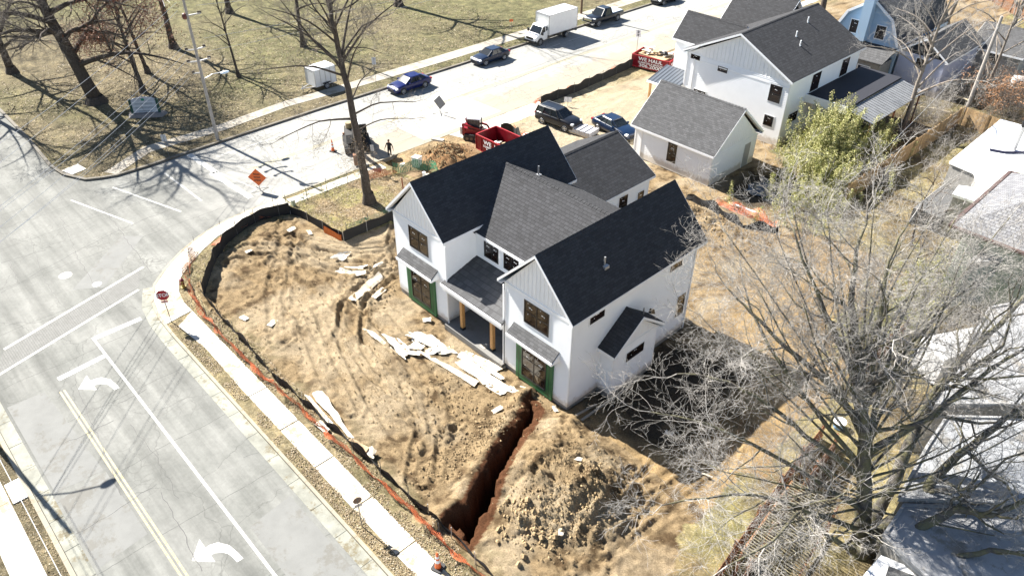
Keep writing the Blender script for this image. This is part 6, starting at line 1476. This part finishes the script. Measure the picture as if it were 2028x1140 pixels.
T.done('bare_tree', 'huge pale many-limbed bare tree filling the lower right of the picture', 'tree', bark_grey, twig_grey)

# --- street tree in front of the excavator
T = Tree(21, kink=.2, up=.30); b0 = Vector((-11.0,5.1,-.4)); base_flare(T, b0, .40, -.4, 1.0)
tr = [b0, Vector((-11.15,5.0,3)), Vector((-11.35,4.85,7)), Vector((-11.8,4.7,11)), Vector((-12.1,4.6,14.5)), Vector((-12.3,4.7,18))]
T.limb(tr, .40, .10, 4, .5, start=.55)
for z, (dx, dy, dz), r in ((10.4,(-3.2,-3.2,3.6),.13),(10.8,(3.0,3.0,4.2),.12),(11.2,(-1.5,3.2,4.4),.12),(9.8,(-2.0,-5.0,1.2),.10),(9.2,(3.5,-.5,4.2),.09),(11.8,(2.2,-2.6,4.5),.11),(12.5,(-3,.5,4.5),.10),(13.3,(.5,3.5,3.5),.09),(6.6,(-1.8,-5.2,-.6),.10),(6.9,(1.6,4.6,.2),.09),(5.6,(2.2,3.8,.6),.06),(7.8,(-1.8,3.6,1.2),.07),(12.0,(-1.0,-4.0,3.0),.09)):
    f = (z+.4)/18.4; p = Vector((-11.0-1.3*f, 5.1-.5*f, z)); q = p+Vector((dx,dy,dz)); m_ = p.lerp(q, .45)+Vector((0,0,.5)); T.limb([p, m_, q], r, .025, 4, .95, start=.25)
root = T.done('street_tree', 'tall dark bare tree on the turf plot by the street, crossing the excavator', 'tree', bark_dark, twig_dark)
# dead brown leaves low on its trunk
def leaves(pts, n, size, m, parent, seed=1, spread=.35, asp=.55, name='dead_leaves'):
    r = np.random.default_rng(seed); P = np.array([tuple(p) for p in pts]); c = P[r.integers(0, len(P), n)]+r.normal(0, spread, (n, 3))
    a = r.normal(size=(n, 3)); a /= np.linalg.norm(a, axis=1)[:, None]; b = np.cross(a, r.normal(size=(n, 3))); b /= np.linalg.norm(b, axis=1)[:, None]
    s_ = (size*r.uniform(.6, 1.4, n))[:, None]; V = np.stack([c-a*s_, c-b*s_*asp*.5, c+a*s_, c+b*s_*asp*.5], 1).reshape(-1, 3)
    return fast_build(name, V, np.arange(4*n).reshape(-1, 4), m, parent)
dead = mat('dead_leaf', (.21,.085,.045), .7, .4, 3); tan = mat('tan_leaf', (.30,.21,.12), .7, .4, 3)
lp = [Vector((-11.2+rn.uniform(-1.2,1.2), 4.6+rn.uniform(-1.6,1.2), rn.uniform(2.5,5.2))) for _ in range(40)]
leaves(lp, 900, .055, tan, root, 4, .35)
T2 = Tree(5, kink=.3); 
for p in lp[:26]: T2.grow(Vector((-11.2,4.95,p.z-.3)), (p-Vector((-11.2,4.95,p.z-.6))), (p-Vector((-11.2,4.95,p.z))).length, .02, 2, 4, .8)
fast_build('sprouts', T2.V, T2.F, twig_dark, root)

# --- generic bare tree
def bare_tree(seed, base, h, r, spread, nl, label, group, lean=(0,0), bark=bark_dark, tw=twig_dark, dens=.6, maxl=3, fork=.35, name='bare_tree', rise=(.35,.8)):
    T = Tree(seed, kink=.22, up=.3 if rise[0] > .2 else .02); b = Vector((*base, LAND)); base_flare(T, b, r, LAND, .7); top = b+Vector((lean[0]*h, lean[1]*h, h))
    rr = T.r
    mid = b.lerp(top, .5)+Vector((rr.uniform(-.3,.3), rr.uniform(-.3,.3), 0))
    T.limb([b, mid, top], r, r*.2, maxl, dens*.7, start=fork+.1, lvl=0)
    for i in range(nl):
        f = fork+(.9-fork)*i/nl; p = b.lerp(top, f); a = rr.uniform(0, 2*PI) if nl > 8 else 2.4*i+rr.uniform(-.4,.4); L = spread*(1.15-f*.7)*rr.uniform(.8,1.15)
        q = p+Vector((math.cos(a)*L, math.sin(a)*L, L*rr.uniform(*rise))); m_ = p.lerp(q, .5)+Vector((0,0,.12*L)); T.limb([p, m_, q], r*(.5-.25*f), .02, maxl, dens, start=.2)
    return T, T.done(name, label, 'tree', bark, tw, group)
gt = 'bare trees in the park'
T, _ = bare_tree(31, (-45.8,-3.3), 22, .72, 9.5, 16, 'thick-trunked leaning bare tree behind the park sign', gt, (-.14,-.12), maxl=4, dens=.8, fork=.17, rise=(-.05,.5))
b = Vector((-45.2,1.1,LAND)); T, o = bare_tree(32, (-45.2,1.1), 13, .26, 5.4, 12, 'oak with brown dead leaves right behind the park sign', gt, (-.1,.02), maxl=4, dens=.8, fork=.22, rise=(0,.5))
leaves(T.tips, 7000, .13, dead, o, 8, .5)
T, o = bare_tree(33, (-50.2,3.6), 12, .24, 4.4, 9, 'smaller brown-leaved oak farther back in the park', gt, (-.05,-.1), maxl=4, dens=.75, fork=.22, rise=(0,.5)); leaves(T.tips, 4500, .13, dead, o, 9, .5)
bare_tree(34, (-42.5,10.2), 9.5, .16, 3.6, 10, 'slim young tree on the park grass right of the utility pole', gt, (-.06,-.05), maxl=4, dens=.6)
bare_tree(35, (-46.2,20.3), 14, .3, 6, 8, 'bare tree standing behind the crown of the street tree', gt, (-.05,0), maxl=4, dens=.6, fork=.3, rise=(.1,.6))
bare_tree(36, (-51.8,38.2), 23, .5, 9.5, 9, 'big bare tree cut by the top edge above the sedan row', gt, (0,0), maxl=4, dens=.6)
bare_tree(37, (-60,-7), 18, .45, 8, 12, 'bare tree at the far upper left corner of the park', gt, (0,0), maxl=4, dens=.65, fork=.15, rise=(0,.5))
bare_tree(38, (-56,9), 17, .4, 7.5, 11, 'bare tree at the top edge behind the brown-leaved oaks', gt, (0,0), maxl=4, dens=.6)
bare_tree(39, (-64,20), 18, .4, 7.5, 9, 'distant bare tree beyond the far lawn', gt, (0,0), dens=.4)
bare_tree(44, (-56,-13.0), 17, .35, 7.5, 11, 'bare tree leaning over the left edge of the near street', gt, (.02,.05), maxl=4, dens=.6)
# neighbours' trees, upper right
gr2 = 'bare trees among the neighbouring yards'
bare_tree(51, (11.8,49.1), 13, .26, 7.0, 11, 'grey forked tree in front of the metal porch roof', gr2, (.03,.0), bark_mid, twig_grey, .75, 4, .28)
bare_tree(52, (18.0,68), 12, .24, 5.5, 10, 'bare tree behind the grey leaning pole', gr2, (0,0), bark_mid, twig_grey, .6, 4, .2)
bare_tree(53, (11,76), 14, .26, 6, 9, 'bare tree at the top edge right of the blue house', gr2, (0,0), bark_mid, twig_grey, .6, 4, .2)
bare_tree(54, (14,63), 11, .2, 4.8, 10, 'thin bare tree left of the grey leaning pole', gr2, (-.02,0), bark_mid, twig_grey, .65, 4, .2)
bare_tree(55, (-8,70), 12, .5, 6, 8, 'dark thick tree behind the tall white house', gr2, (0,0), bark_dark, twig_dark, .45, 3)
bare_tree(56, (2,84), 13, .3, 6, 9, 'bare tree in the far yards at the top right', gr2, (0,0), bark_mid, twig_grey, .45, 3)
bare_tree(57, (20.8,30.5), 6, .09, 2.6, 8, 'slim bare sapling beside the white flat roof', gr2, (0,0), bark_dark, twig_dark, .6, 3)
bare_tree(58, (22.6,26.0), 5.5, .08, 2.6, 8, 'small bare tree in the narrow yard below the white flat roof', gr2, (0,0), bark_dark, twig_dark, .6, 3)
bare_tree(59, (-13.6,62), 12, .3, 6, 9, 'bare tree reaching over the far street at the top edge', gr2, (-.05,-.1), bark_mid, twig_dark, .45, 3)
def thicket(seed, cx, cy, sx, sy, n, h, label, m=twig_grey, name='bare_shrub', grp='bare shrubs in the yards'):
    T = Tree(seed, kink=.3, up=.3)
    for i in range(n):
        x, y = cx+T.r.gauss(0, sx), cy+T.r.gauss(0, sy); T.grow(Vector((x, y, LAND)), Vector((T.r.gauss(0,.4), T.r.gauss(0,.4), 1)), h*T.r.uniform(.6,1.1), .022, 1, 4, .8)
    root = thing(name, label, 'shrub', (0,0,0), 0, grp); 
    if T.big.f: T.big.build('stems', m, root, fixn=False)
    fast_build('twigs', T.V, T.F, m, root)
thicket(61, 16.8, 46.5, .8, 3.2, 26, 1.9, 'grey shrub row inside the wooden fence corner')
thicket(62, 18.6, 39.5, .9, 3.5, 26, 1.6, 'grey shrubs along the wooden fence beside the white flat roof')
thicket(63, 14.5, 61, 1.8, 2.4, 26, 2.6, 'tangled grey thicket at the foot of the leaning pole')
thicket(64, 10.0, 58, 2.2, 3.0, 26, 2.4, 'tangled thicket behind the metal porch roof')
thicket(81, 12.6, 52.5, 1.2, 3.0, 34, 2.4, 'grey brush between the metal porch roof and the fence corner')
thicket(82, 11.5, 46.5, 1.0, 2.0, 26, 2.0, 'brush at the foot of the grey forked tree', twig_dark)
thicket(83, 17.5, 60.0, 1.6, 2.5, 30, 2.6, 'dark brush beside the rusty-leaved shrub', twig_dark)
thicket(84, 9.5, 67.0, 2.2, 3.0, 26, 3.0, 'tall brush behind the lavender-grey house', twig_grey)
thicket(85, 22.0, 28.6, 1.2, 2.0, 26, 1.8, 'brush against the dark lean-to roof', twig_dark)
thicket(65, 21.5, 24.5, 1.3, 2.0, 30, 1.8, 'grey brush heap in the narrow yard behind the pale tree crown')
thicket(66, 25.5, 21.5, 1.2, 1.6, 24, 1.8, 'brush beside the striped green house wall')
thicket(67, 26.5, 12.5, 1.0, 2.4, 24, 1.8, 'brown brush in the gap beside the grey car port roof', twig_dark)
thicket(68, 17.5, 52.5, 1.2, 2.0, 18, 1.7, 'brush outside the wooden fence corner', twig_dark)
thicket(69, 27.6, 1.8, .8, 2.2, 22, 1.2, 'low brush beside the slatted pergola')
# --- bamboo
bam = mat('bamboo_leaf', (.22,.23,.055), .55, .4, 1.2); bam2 = mat('bamboo_leaf_pale', (.42,.39,.17), .55, .35, 1.2); culm = mat('bamboo_culm', (.20,.24,.08), .5, .2)
def bamboo(seed, x0, y0, sx, sy, n, h, label):
    r = np.random.default_rng(seed); root = thing('bamboo_clump', label, 'bamboo', (0,0,0)); mb = MB(); C_ = []; D_ = []
    for i in range(n):
        x, y = x0+r.normal(0, sx), y0+r.normal(0, sy); hh = h*r.uniform(.55, 1.1); lx, ly = r.normal(0, .14, 2); pts = [Vector((x+lx*hh*f*f, y+ly*hh*f*f, LAND+hh*f*(1-.08*f))) for f in (0,.25,.5,.75,1)]
        mb.tube(pts, [.02,.018,.015,.01,.005], 4, cap=False)
        k = int(hh*38); f = r.uniform(.15, 1, k); c = np.stack([x+lx*hh*f*f, y+ly*hh*f*f, LAND+hh*f*(1-.08*f)], 1)+r.normal(0, .13, (k, 3))*(1.4-f)[:, None]; C_.append(c)
    mb.build('culms', culm, root, fixn=False); c = np.concatenate(C_)
    for nm, mm_, sel in (('leaves', bam, slice(0, None, 2)), ('leaves', bam2, slice(1, None, 2))):
        q = np.repeat(c[sel], 3, 0); n_ = len(q); q = q+r.normal(0, .07, q.shape)
        a = r.normal(size=(n_, 3)); a[:, 2] = -np.abs(a[:, 2])*.7; a /= np.linalg.norm(a, axis=1)[:, None]; b = np.cross(a, r.normal(size=(n_, 3))); b /= np.linalg.norm(b, axis=1)[:, None]; s_ = r.uniform(.08, .17, n_)[:, None]
        V = np.stack([q, q+a*s_*.5+b*s_*.16, q+a*s_, q+a*s_*.5-b*s_*.16], 1).reshape(-1, 3); fast_build(nm, V, np.arange(4*n_).reshape(-1, 4), mm_, root)
bamboo(71, 10.0, 37.6, .95, 1.6, 120, 5.4, 'tall yellow-green bamboo clump at the right wall of the tall white house')
bamboo(72, 12.0, 33.4, 1.0, 1.6, 90, 3.6, 'bushy bamboo between the garage shade and the wooden fence')
bamboo(73, 12.0, 41.6, .9, 1.6, 70, 3.2, 'paler bamboo clump against the wooden fence')
bamboo(78, 11.0, 36.0, 2.0, 3.4, 90, 2.8, 'wide loose fringe of bamboo along the wooden fence and house wall')
bamboo(74, 7.6, 38.6, .5, .7, 14, 1.6, 'small bamboo sprig beside the tall white house corner')
bamboo(75, 13.8, 29.0, 1.3, 1.8, 60, 2.0, 'low bamboo spreading beyond the black plastic sheet')
bamboo(76, 24.0, 22.5, .9, 2.4, 70, 2.6, 'green bamboo patch seen through the pale tree crown')
bamboo(77, 23.0, 17.8, .8, 1.4, 40, 2.2, 'darker green bamboo beside the brown wooden fence')
# brown-leaved shrubs top right
T = Tree(77, kink=.3)
root = thing('leafy_shrub', 'rusty-leaved overgrown shrub beside the leaning pole', 'shrub'); pts = [Vector((16.5+rn.gauss(0,1.2), 61+rn.gauss(0,1.8), rn.uniform(.2,3))) for _ in range(90)]
leaves(pts, 4500, .10, mat('rust_leaf', (.32,.16,.07), .7, .4, 3), root, 12, .4)
for p in pts[:60]: T.grow(Vector((16.5,61,0)), p-Vector((16.5,61,-.5)), (p-Vector((16.5,61,0))).length, .03, 2, 4, .7)
fast_build('twigs', T.V, T.F, twig_dark, root)

# ------------------------------------------------------------------ wooden fences
def woodmat(name, col):
    m, t, b = newmat(name); p = pos(t); sp = N(t, 'ShaderNodeSeparateXYZ'); t.links.new(p, sp.inputs[0])
    s_ = math_(t, 'ADD', sp.outputs['X'], sp.outputs['Y']); cb = N(t, 'ShaderNodeCombineXYZ'); t.links.new(math_(t, 'FLOOR', math_(t, 'MULTIPLY', s_, 7.)), cb.inputs[0])
    wn = N(t, 'ShaderNodeTexWhiteNoise'); t.links.new(cb.outputs[0], wn.inputs['Vector'])
    c = ramp(t, wn.outputs['Value'], [(0, tuple(x*.65 for x in col)), (1, tuple(x*1.2 for x in col))]); c = mixc(t, 1., c, ramp(t, noise(t, 6, 4, .6, p), [(.3, (.8,)*3), (.7, (1.1,)*3)]), 'MULTIPLY')
    t.links.new(c, b.inputs['Base Color']); b.inputs['Roughness'].default_value = .8; return m
wf = woodmat('fence_wood', (.46,.31,.16)); wfd = woodmat('brown_fence_wood', (.24,.12,.06))
def board_fence(label, pl, h, m=wf, w=.14, grp=None, hj=.03):
    root = thing('wooden_fence', label, 'fence', (0,0,0), 0, grp); mb = MB(); P = resample(pl, w)+[pl[-1]]
    for i in range(len(P)-1):
        (x0, y0), (x1, y1) = P[i], P[i+1]; l = math.hypot(x1-x0, y1-y0)
        if l < .02: continue
        g = .010/l; hh = h+rn.uniform(-hj, hj); nx_, ny_ = -(y1-y0)/l*.012, (x1-x0)/l*.012
        a, b = (x0+(x1-x0)*g, y0+(y1-y0)*g), (x1-(x1-x0)*g, y1-(y1-y0)*g); z = LAND
        mb.hexa([(a[0]-nx_,a[1]-ny_,z),(b[0]-nx_,b[1]-ny_,z),(b[0]+nx_,b[1]+ny_,z),(a[0]+nx_,a[1]+ny_,z)], [(a[0]-nx_,a[1]-ny_,z+hh),(b[0]-nx_,b[1]-ny_,z+hh),(b[0]+nx_,b[1]+ny_,z+hh),(a[0]+nx_,a[1]+ny_,z+hh)])
    mb.build('boards', m, root); mb = MB()
    for (x0, y0), (x1, y1) in zip(pl, pl[1:]):
        l = math.hypot(x1-x0, y1-y0); nx_, ny_ = -(y1-y0)/l*.05, (x1-x0)/l*.05
        for z in (.35, h*.8): mb.bar((x0+nx_,y0+ny_,LAND+z),(x1+nx_,y1+ny_,LAND+z), .05, .09)
    mb.build('rail', m, root)
    for x, y in resample(pl, 2.4): q = MB(); q.box(x-.05-.09,y-.05,LAND-.2,x+.05-.09,y+.05,LAND+h+.04); q.build('post', m, root)
board_fence('long new wooden board fence from the bamboo to the far yard corner', [(14.6,32.6),(14.7,43),(14.75,54.6)], 1.8)
board_fence('short new wooden fence closing the yard behind the white flat roof', [(14.9,54.75),(19.2,54.0),(22,53.6)], 1.8)
board_fence('weathered brown fence piece behind the pale tree trunk', [(25.0,19.5),(24.9,15.8),(24.8,12.5)], 1.7, wfd)
board_fence('narrow brown fence at the edge of the tan earth', [(25.6,8.4),(25.9,4),(26.4,-.5),(26.9,-5)], 1.3, wfd)
board_fence('second brown fence beside the slatted pergola', [(26.5,8.0),(26.8,4),(27.2,0),(27.8,-4)], 1.3, wfd)
c = thing('plywood_sheet', 'grey weathered plywood sheet leaning on the wooden fence', 'plywood', (15.4,38.3,LAND), R_(80)); q = MB(); q.hexa([(-.7,0,0),(.7,0,0),(.7,.05,0),(-.7,.05,0)], [(-.7,.3,1.5),(.7,.3,1.6),(.7,.35,1.6),(-.7,.35,1.5)]); q.build('sheet', mat('grey_ply', (.26,.24,.22), .8, .2), c); q = MB(); q.bar((-.6,.0,.3),(.6,.0,.3), .04, .03); q.build('batten', mat('grey_ply2', (.2,.18,.16), .8, .2), c)
# slatted pergola
c = thing('pergola', 'slatted wooden pergola with thin parallel battens at the foot of the pale tree', 'pergola')
ptx = [at(u, v, 1.9) for u, v in ((1470,1090),(1570,950),(1660,1000),(1570,1160))]; wl = mat('pergola_wood', (.24,.21,.13), .75, .2)
q = MB()
for k in range(34): f = k/33; q.bar(ptx[0].lerp(ptx[1], f), ptx[3].lerp(ptx[2], f), .035, .05)
q.build('slats', wl, c); q = MB(); q.bar(ptx[0]-Vector((0,0,.1)), ptx[1]-Vector((0,0,.1)), .09, .12); q.bar(ptx[3]-Vector((0,0,.1)), ptx[2]-Vector((0,0,.1)), .09, .12); q.build('beam', wfd, c)
for p in ptx: q = MB(); q.bar((p.x,p.y,LAND-.2),(p.x,p.y,1.8), .09, .09); q.build('post', wfd, c)

# ------------------------------------------------------------------ neighbouring buildings on the right
flatw = mat('white_membrane', (.80,.80,.79), .5, .04, 1.2); greyr = concrete_mat('grey_membrane', (.33,.333,.34), stain=.6); slate = None
m, t, b = newmat('slate_tiles'); p = pos(t); br = N(t, 'ShaderNodeTexBrick'); mp = N(t, 'ShaderNodeVectorMath', operation='MULTIPLY'); t.links.new(p, mp.inputs[0]); mp.inputs[1].default_value = (1,1.2,1); t.links.new(mp.outputs[0], br.inputs['Vector']); br.inputs['Scale'].default_value = 1
br.inputs['Brick Width'].default_value = .30; br.inputs['Row Height'].default_value = .22; br.inputs['Mortar Size'].default_value = .02; br.inputs['Color1'].default_value = (.12,.12,.13,1); br.inputs['Color2'].default_value = (.22,.22,.225,1); br.inputs['Mortar'].default_value = (.05,.05,.055,1)
t.links.new(br.outputs['Color'], b.inputs['Base Color']); b.inputs['Roughness'].default_value = .6; slate = m
copper = mat('copper_gutter', (.10,.065,.055), .5, .2); greens = siding('green_siding', (.36,.40,.30)); dull = siding('dull_green_wall', (.20,.26,.24)); bluew = siding('blue_siding', (.38,.52,.66))
# white flat-roofed house
c = thing('flat_roof_house', 'flat white-roofed building with a tall metal flue at the right edge', 'house')
fp = [at(u, v, 3.0) for u, v in ((1882,318),(1985,238),(2080,262),(2065,420),(1975,412),(1928,396))]; fp = [(p.x, p.y) for p in fp]
fp = [(19.2,38.6),(19.0,50.0),(27.0,50.0),(27.0,34.2),(23.9,33.7),(21.4,33.5),(21.2,35.2),(22.4,35.9),(21.2,38.2)]
q = MB(); q.prism([(x+.1,y+.1) for x,y in fp], -.7, 2.8); q.build('wall', mat('grey_render', (.28,.27,.25), .8, .2), c)
q = MB(); q.prism(fp, 2.8, 3.0); r_ = q.build('roof', flatw, c)
q = MB(); q.cyl((21.9,44.4,3.0),(21.9,44.4,5.0), .16, 12); fl = q.build('flue', galv, r_); q = MB(); q.cyl((21.9,44.4,5.0),(21.9,44.4,5.35), .22, 12); q.build('flue_cap', black, fl)
q = MB(); q.tube([(20.6,42.8,3.12),(21.6,43.2,3.1),(22.6,44.2,3.12),(23.2,45.6,3.2)], .09, 6); q.build('hose', mat('dark_hose', (.02,.02,.05), .6), r_)
q = MB(); q.cyl((20.8,47.6,3.0),(20.8,47.6,3.6), .05, 8); q.build('vent_pipe', trim, r_)
q = MB(); q.prism([(19.3,33.4),(19.3,38.4),(21.1,38.2),(22.3,35.9),(21.1,35.1),(21.3,33.4)], -.6, 1.0); q.build('lean_to_roof', mat('dark_felt', (.09,.09,.09), .9, .3), c)
# slate-roofed house with green siding
c = thing('green_house', 'green-sided house with a slate roof and copper-brown gutter at the right edge', 'house')
q = MB(); q.prism([(24.6,26.0),(24.6,34.4),(36,34.4),(36,26.0)], -.7, 4.9); w_ = q.build('wall', greens, c)
q = MB(); 
for k in range(34): q.box(24.56, 26.0, -.4+k*.155, 24.6, 34.4, -.4+k*.155+.10); q.box(24.6, 25.96, -.4+k*.155, 34, 26.0, -.4+k*.155+.10)
q.build('clapboards', greens, w_)
q = MB(); q.hexa([(24.0,25.3,4.85),(36.6,25.3,4.85),(36.6,35.4,4.85),(24.0,35.4,4.85)], [(24.0,25.3,4.95),(36.6,25.3,4.95),(36.6,35.4,4.95),(24.0,35.4,4.95)]); q.build('soffit', dull, c)
q = MB(); q.hexa([(23.9,25.2,4.96),(36.7,25.2,4.96),(36.7,35.5,4.96),(23.9,35.5,4.96)], [(28.5,29.9,8.0),(36.7,29.9,8.0),(36.7,30.8,8.0),(28.5,30.8,8.0)]); rf = q.build('roof', slate, c)
q = MB(); [q.bar(a, b_, .22, .16) for a, b_ in (((23.85,25.15,4.98),(23.85,35.55,4.98)),((23.85,25.15,4.98),(36.8,25.15,4.98)),((23.85,35.55,4.98),(36.8,35.55,4.98)))]; q.build('gutter', copper, rf)
q = MB(); q.box(24.1,35.7,4.7,30,40.5,4.85); q.build('porch_roof', mat('olive_roof', (.30,.32,.26), .7, .1), c)
# lower flat roofs behind the pale tree
def flat(label, px, z, m, wallm, th=.25, par=True, zb=-.7):
    pts = [at(u, v, z) for u, v in px]; c = thing('flat_roof_shed', label, 'outbuilding'); pp = [(p.x, p.y) for p in pts]
    cx, cy = sum(p[0] for p in pp)/len(pp), sum(p[1] for p in pp)/len(pp); ins_ = [(x+(cx-x)*.04, y+(cy-y)*.04) for x, y in pp]
    q = MB(); q.prism(ins_, zb, z-th); q.build('wall', wallm, c); q = MB(); q.prism(pp, z-th, z); r = q.build('roof', m, c)
    if par:
        q = MB()
        for a, b_ in zip(pp, pp[1:]+pp[:1]): q.bar((*a, z+.03), (*b_, z+.03), .12, .12)
        q.build('roof_edge', mat('dull_edge', (.30,.30,.30), .6, .2), r)
    return c, r
flat('pale flat roof with a bright edge just below the green-sided house', [(1916,522),(1960,490),(2060,470),(2060,490),(1990,515)], 3.6, greyr, dull)
flat('wide grey flat roof showing through the crown below the green house', [(1845,800),(1905,700),(1960,610),(2060,590),(2060,800)], 3.3, greyr, mat('grey_render', (.28,.27,.25), .8))
flat('grey roof with bluish panels at the right edge of the frame', [(1780,985),(1835,885),(1875,825),(2070,830),(2080,1000)], 3.2, concrete_mat('blue_grey_membrane', (.31,.32,.335), stain=.6), mat('grey_render', (.28,.27,.25), .8))
flat('large sloping grey roof in the lower right corner', [(1750,1060),(1790,1000),(2080,1010),(2080,1200),(1900,1200),(1790,1100)], 2.9, greyr, mat('grey_render', (.28,.27,.25), .8))
c = thing('white_van', 'white camper van parked between the roofs behind the pale tree', 'van', at(1895,735,-.4), R_(62))
q = MB(); st = [(-2.6,.98,2.2,.4),(-2.4,1.,2.45,.35),(1.2,1.,2.45,.35),(1.9,.96,2.0,.35),(2.5,.9,1.2,.35),(2.9,.75,.8,.4)]; q.loft([body_section(a, w, zt, zb) for a, w, zt, zb in st]); q.build('body', mat('camper_white', (.5,.5,.5), .5), c)
q = MB(); q.hexa([(1.3,-.9,1.5),(2.2,-.85,1.4),(2.2,.85,1.4),(1.3,.9,1.5)], [(1.25,-.88,2.2),(1.72,-.8,2.1),(1.72,.8,2.1),(1.25,.88,2.2)]); q.build('windscreen', glassd, c)
for x in (-1.7, 1.7):
    for s in (-1, 1): wheel(c, x, s*1.02, .36, .24, s)
c = thing('white_shed', 'small white shed with a dark roof panel at the bottom edge', 'shed')
pts = [at(u, v, 2.4) for u, v in ((1690,1160),(1745,1098),(1870,1150),(1850,1230),(1700,1230))]; q = MB(); q.prism([(p.x, p.y) for p in pts], -.5, 2.4); q.build('body', flatw, c)
pts = [at(u, v, 2.45) for u, v in ((1745,1170),(1760,1120),(1840,1150),(1820,1200))]; q = MB(); q.prism([(p.x, p.y) for p in pts], 2.38, 2.46); q.build('roof_panel', mat('dark_felt', (.09,.09,.09), .9, .3), c)
for i, (u, v, dx) in enumerate(((1868,832,0),(1818,868,0),(1660,845,0))):
    p = at(u, v, -.35); c = thing('garden_bin', ('blue-grey bin beside the camper van','white round garden bucket on the grass strip','small blue bucket by the brown fence')[i], 'bin', p); q = MB(); q.cyl((0,0,0),(0,0,.8-.2*i), .26, 14, r2=.32); q.build('body', (mat('bin_blue', (.1,.13,.17), .5), signwhite, mat('bucket_blue', (.25,.45,.75), .5))[i], c); q = MB(); q.cyl((0,0,.8-.2*i),(0,0,.86-.2*i), .34, 14); q.build('rim', (galv, signwhite, signwhite)[i], c)
# blue gambrel house behind
c = thing('blue_house', 'pale blue house with a gambrel gable behind the tall white house', 'house')
bx0, bx1, by0, by1 = -1.6, 5.6, 59.5, 72
walls('wall', c, [(bx0,by0),(bx1,by0),(bx1,by1),(bx0,by1)], -.4, 3.6, bluew)
q = MB(); prof = [(bx0,3.6),(bx0+1.2,6.0),((bx0+bx1)/2,7.6),(bx1-1.2,6.0),(bx1,3.6)]; q.hexa([(x,by0-.0,z) for x,z in prof], [(x,by1,z) for x,z in prof]); q.build('gable', bluew, c)
q = MB()
for (x0,z0),(x1,z1) in zip(prof, prof[1:]): q.hexa([(x0,by0-.3,z0+.03),(x1,by0-.3,z1+.03),(x1,by1+.3,z1+.03),(x0,by1+.3,z0+.03)], [(x0,by0-.3,z0+.17),(x1,by0-.3,z1+.17),(x1,by1+.3,z1+.17),(x0,by1+.3,z0+.17)])
q.build('roof', shg, c)
q = MB()
for (x0,z0),(x1,z1) in zip(prof, prof[1:]): q.bar((x0,by0-.33,z0+.05),(x1,by0-.33,z1+.05), .05, .25)
q.build('fascia', trim, c)
for x in (.6, 3.4): window(c, (x, by0, 4.6), .95, 1.3, (0,-1), 1, 2)
q = MB(); q.box(1.3,by0-1.0,3.6,2.3,by0,9.3); q.build('chimney', bluew, c)
q = MB(); q.hexa([(bx0,by0-3,2.4),(bx1,by0-3,2.4),(bx1,by0-.05,3.3),(bx0,by0-.05,3.3)], [(bx0,by0-3,2.5),(bx1,by0-3,2.5),(bx1,by0-.05,3.4),(bx0,by0-.05,3.4)]); q.build('porch_roof', shgy, c)
q = MB(); q.box(bx0+.2,by0-2.8,-.4,bx1-.2,by0-.1,2.35); q.build('enclosed_porch', mat('grey_render', (.28,.27,.25), .8), c)
for x in (.2, 2, 3.8): window(c, (x, by0-2.8, 1.3), 1.2, 1.1, (0,-1), 1, 1)
# more grey roofs beyond
for i, (x, y, w_, d_, z_, lb) in enumerate(((8.2,64,4.6,9,5.2,'small lavender-grey house right of the blue house'), (12.2,72,5,7,4.6,'grey-roofed house among the bare trees at the top right'), (-16.5,-60,5,5,4,'x'))):
    if lb == 'x': continue
    c = thing('grey_house', lb, 'house'); walls('wall', c, [(x-w_/2,y-d_/2),(x+w_/2,y-d_/2),(x+w_/2,y+d_/2),(x-w_/2,y+d_/2)], -.4, z_-1.8, siding('lavender_siding%d' % i, (.42,.44,.55)) if i == 0 else mat('grey_render', (.28,.27,.25), .8))
    r_ = roof_gable('roof', c, 'x' if i else 'y', *( (x-w_/2-.3, x+w_/2+.3, y-d_/2-.3, y+d_/2+.3) if i == 0 else (y-d_/2-.3, y+d_/2+.3, x-w_/2-.3, x+w_/2+.3)), z_, z_-1.8, z_-1.8, shg if i == 0 else shgy)
    window(c, (x, y-d_/2, z_-2.6), .9, 1.0, (0,-1), 1, 2)
# long white wall / tank and low retaining wall at the top right
q = MB(); q.cyl((15.0,67.5,.6),(24,72.5,.6), .62, 14); tag(q.build('white_tarp_roll', flatw, smooth=False), 'long white covered roll in the yard behind the leaning pole', 'tarp')
q = MB(); q.box(15.5,63.5,-.5,22.5,64.0,1.3); o = tag(q.build('grey_yard_wall', mat('grey_render', (.28,.27,.25), .8)), 'low grey wall in the shaded yard at the right edge', 'wall')
board_fence('brown wire-topped fence along the far yard at the top right corner', [(2,100),(10,92),(16,86)], 1.6, wfd)
for (u, v, l, a, lb) in ((1850,222,2.6,.3,'long felled branch lying in the brush pile'), (1800,196,2.2,1.2,'pale felled log by the fence corner'), (1905,200,2.0,-.3,'cut log resting on the wooden fence corner')):
    p = at(u, v, 0); q = MB(); q.tube([(p.x-l/2*math.cos(a),p.y-l/2*math.sin(a),.2),(p.x,p.y,.35),(p.x+l/2*math.cos(a),p.y+l/2*math.sin(a),.25)], [.09,.08,.06], 7); tag(q.build('felled_log', mat('cut_wood', (.5,.42,.28), .8, .2)), lb, 'log')
# tidy: nothing may stay without a parent or a description
for o in C.objects:
    if o.parent is None and o.type in ('MESH', 'EMPTY') and 'kind' not in o and 'label' not in o: print('UNTAGGED', o.name)
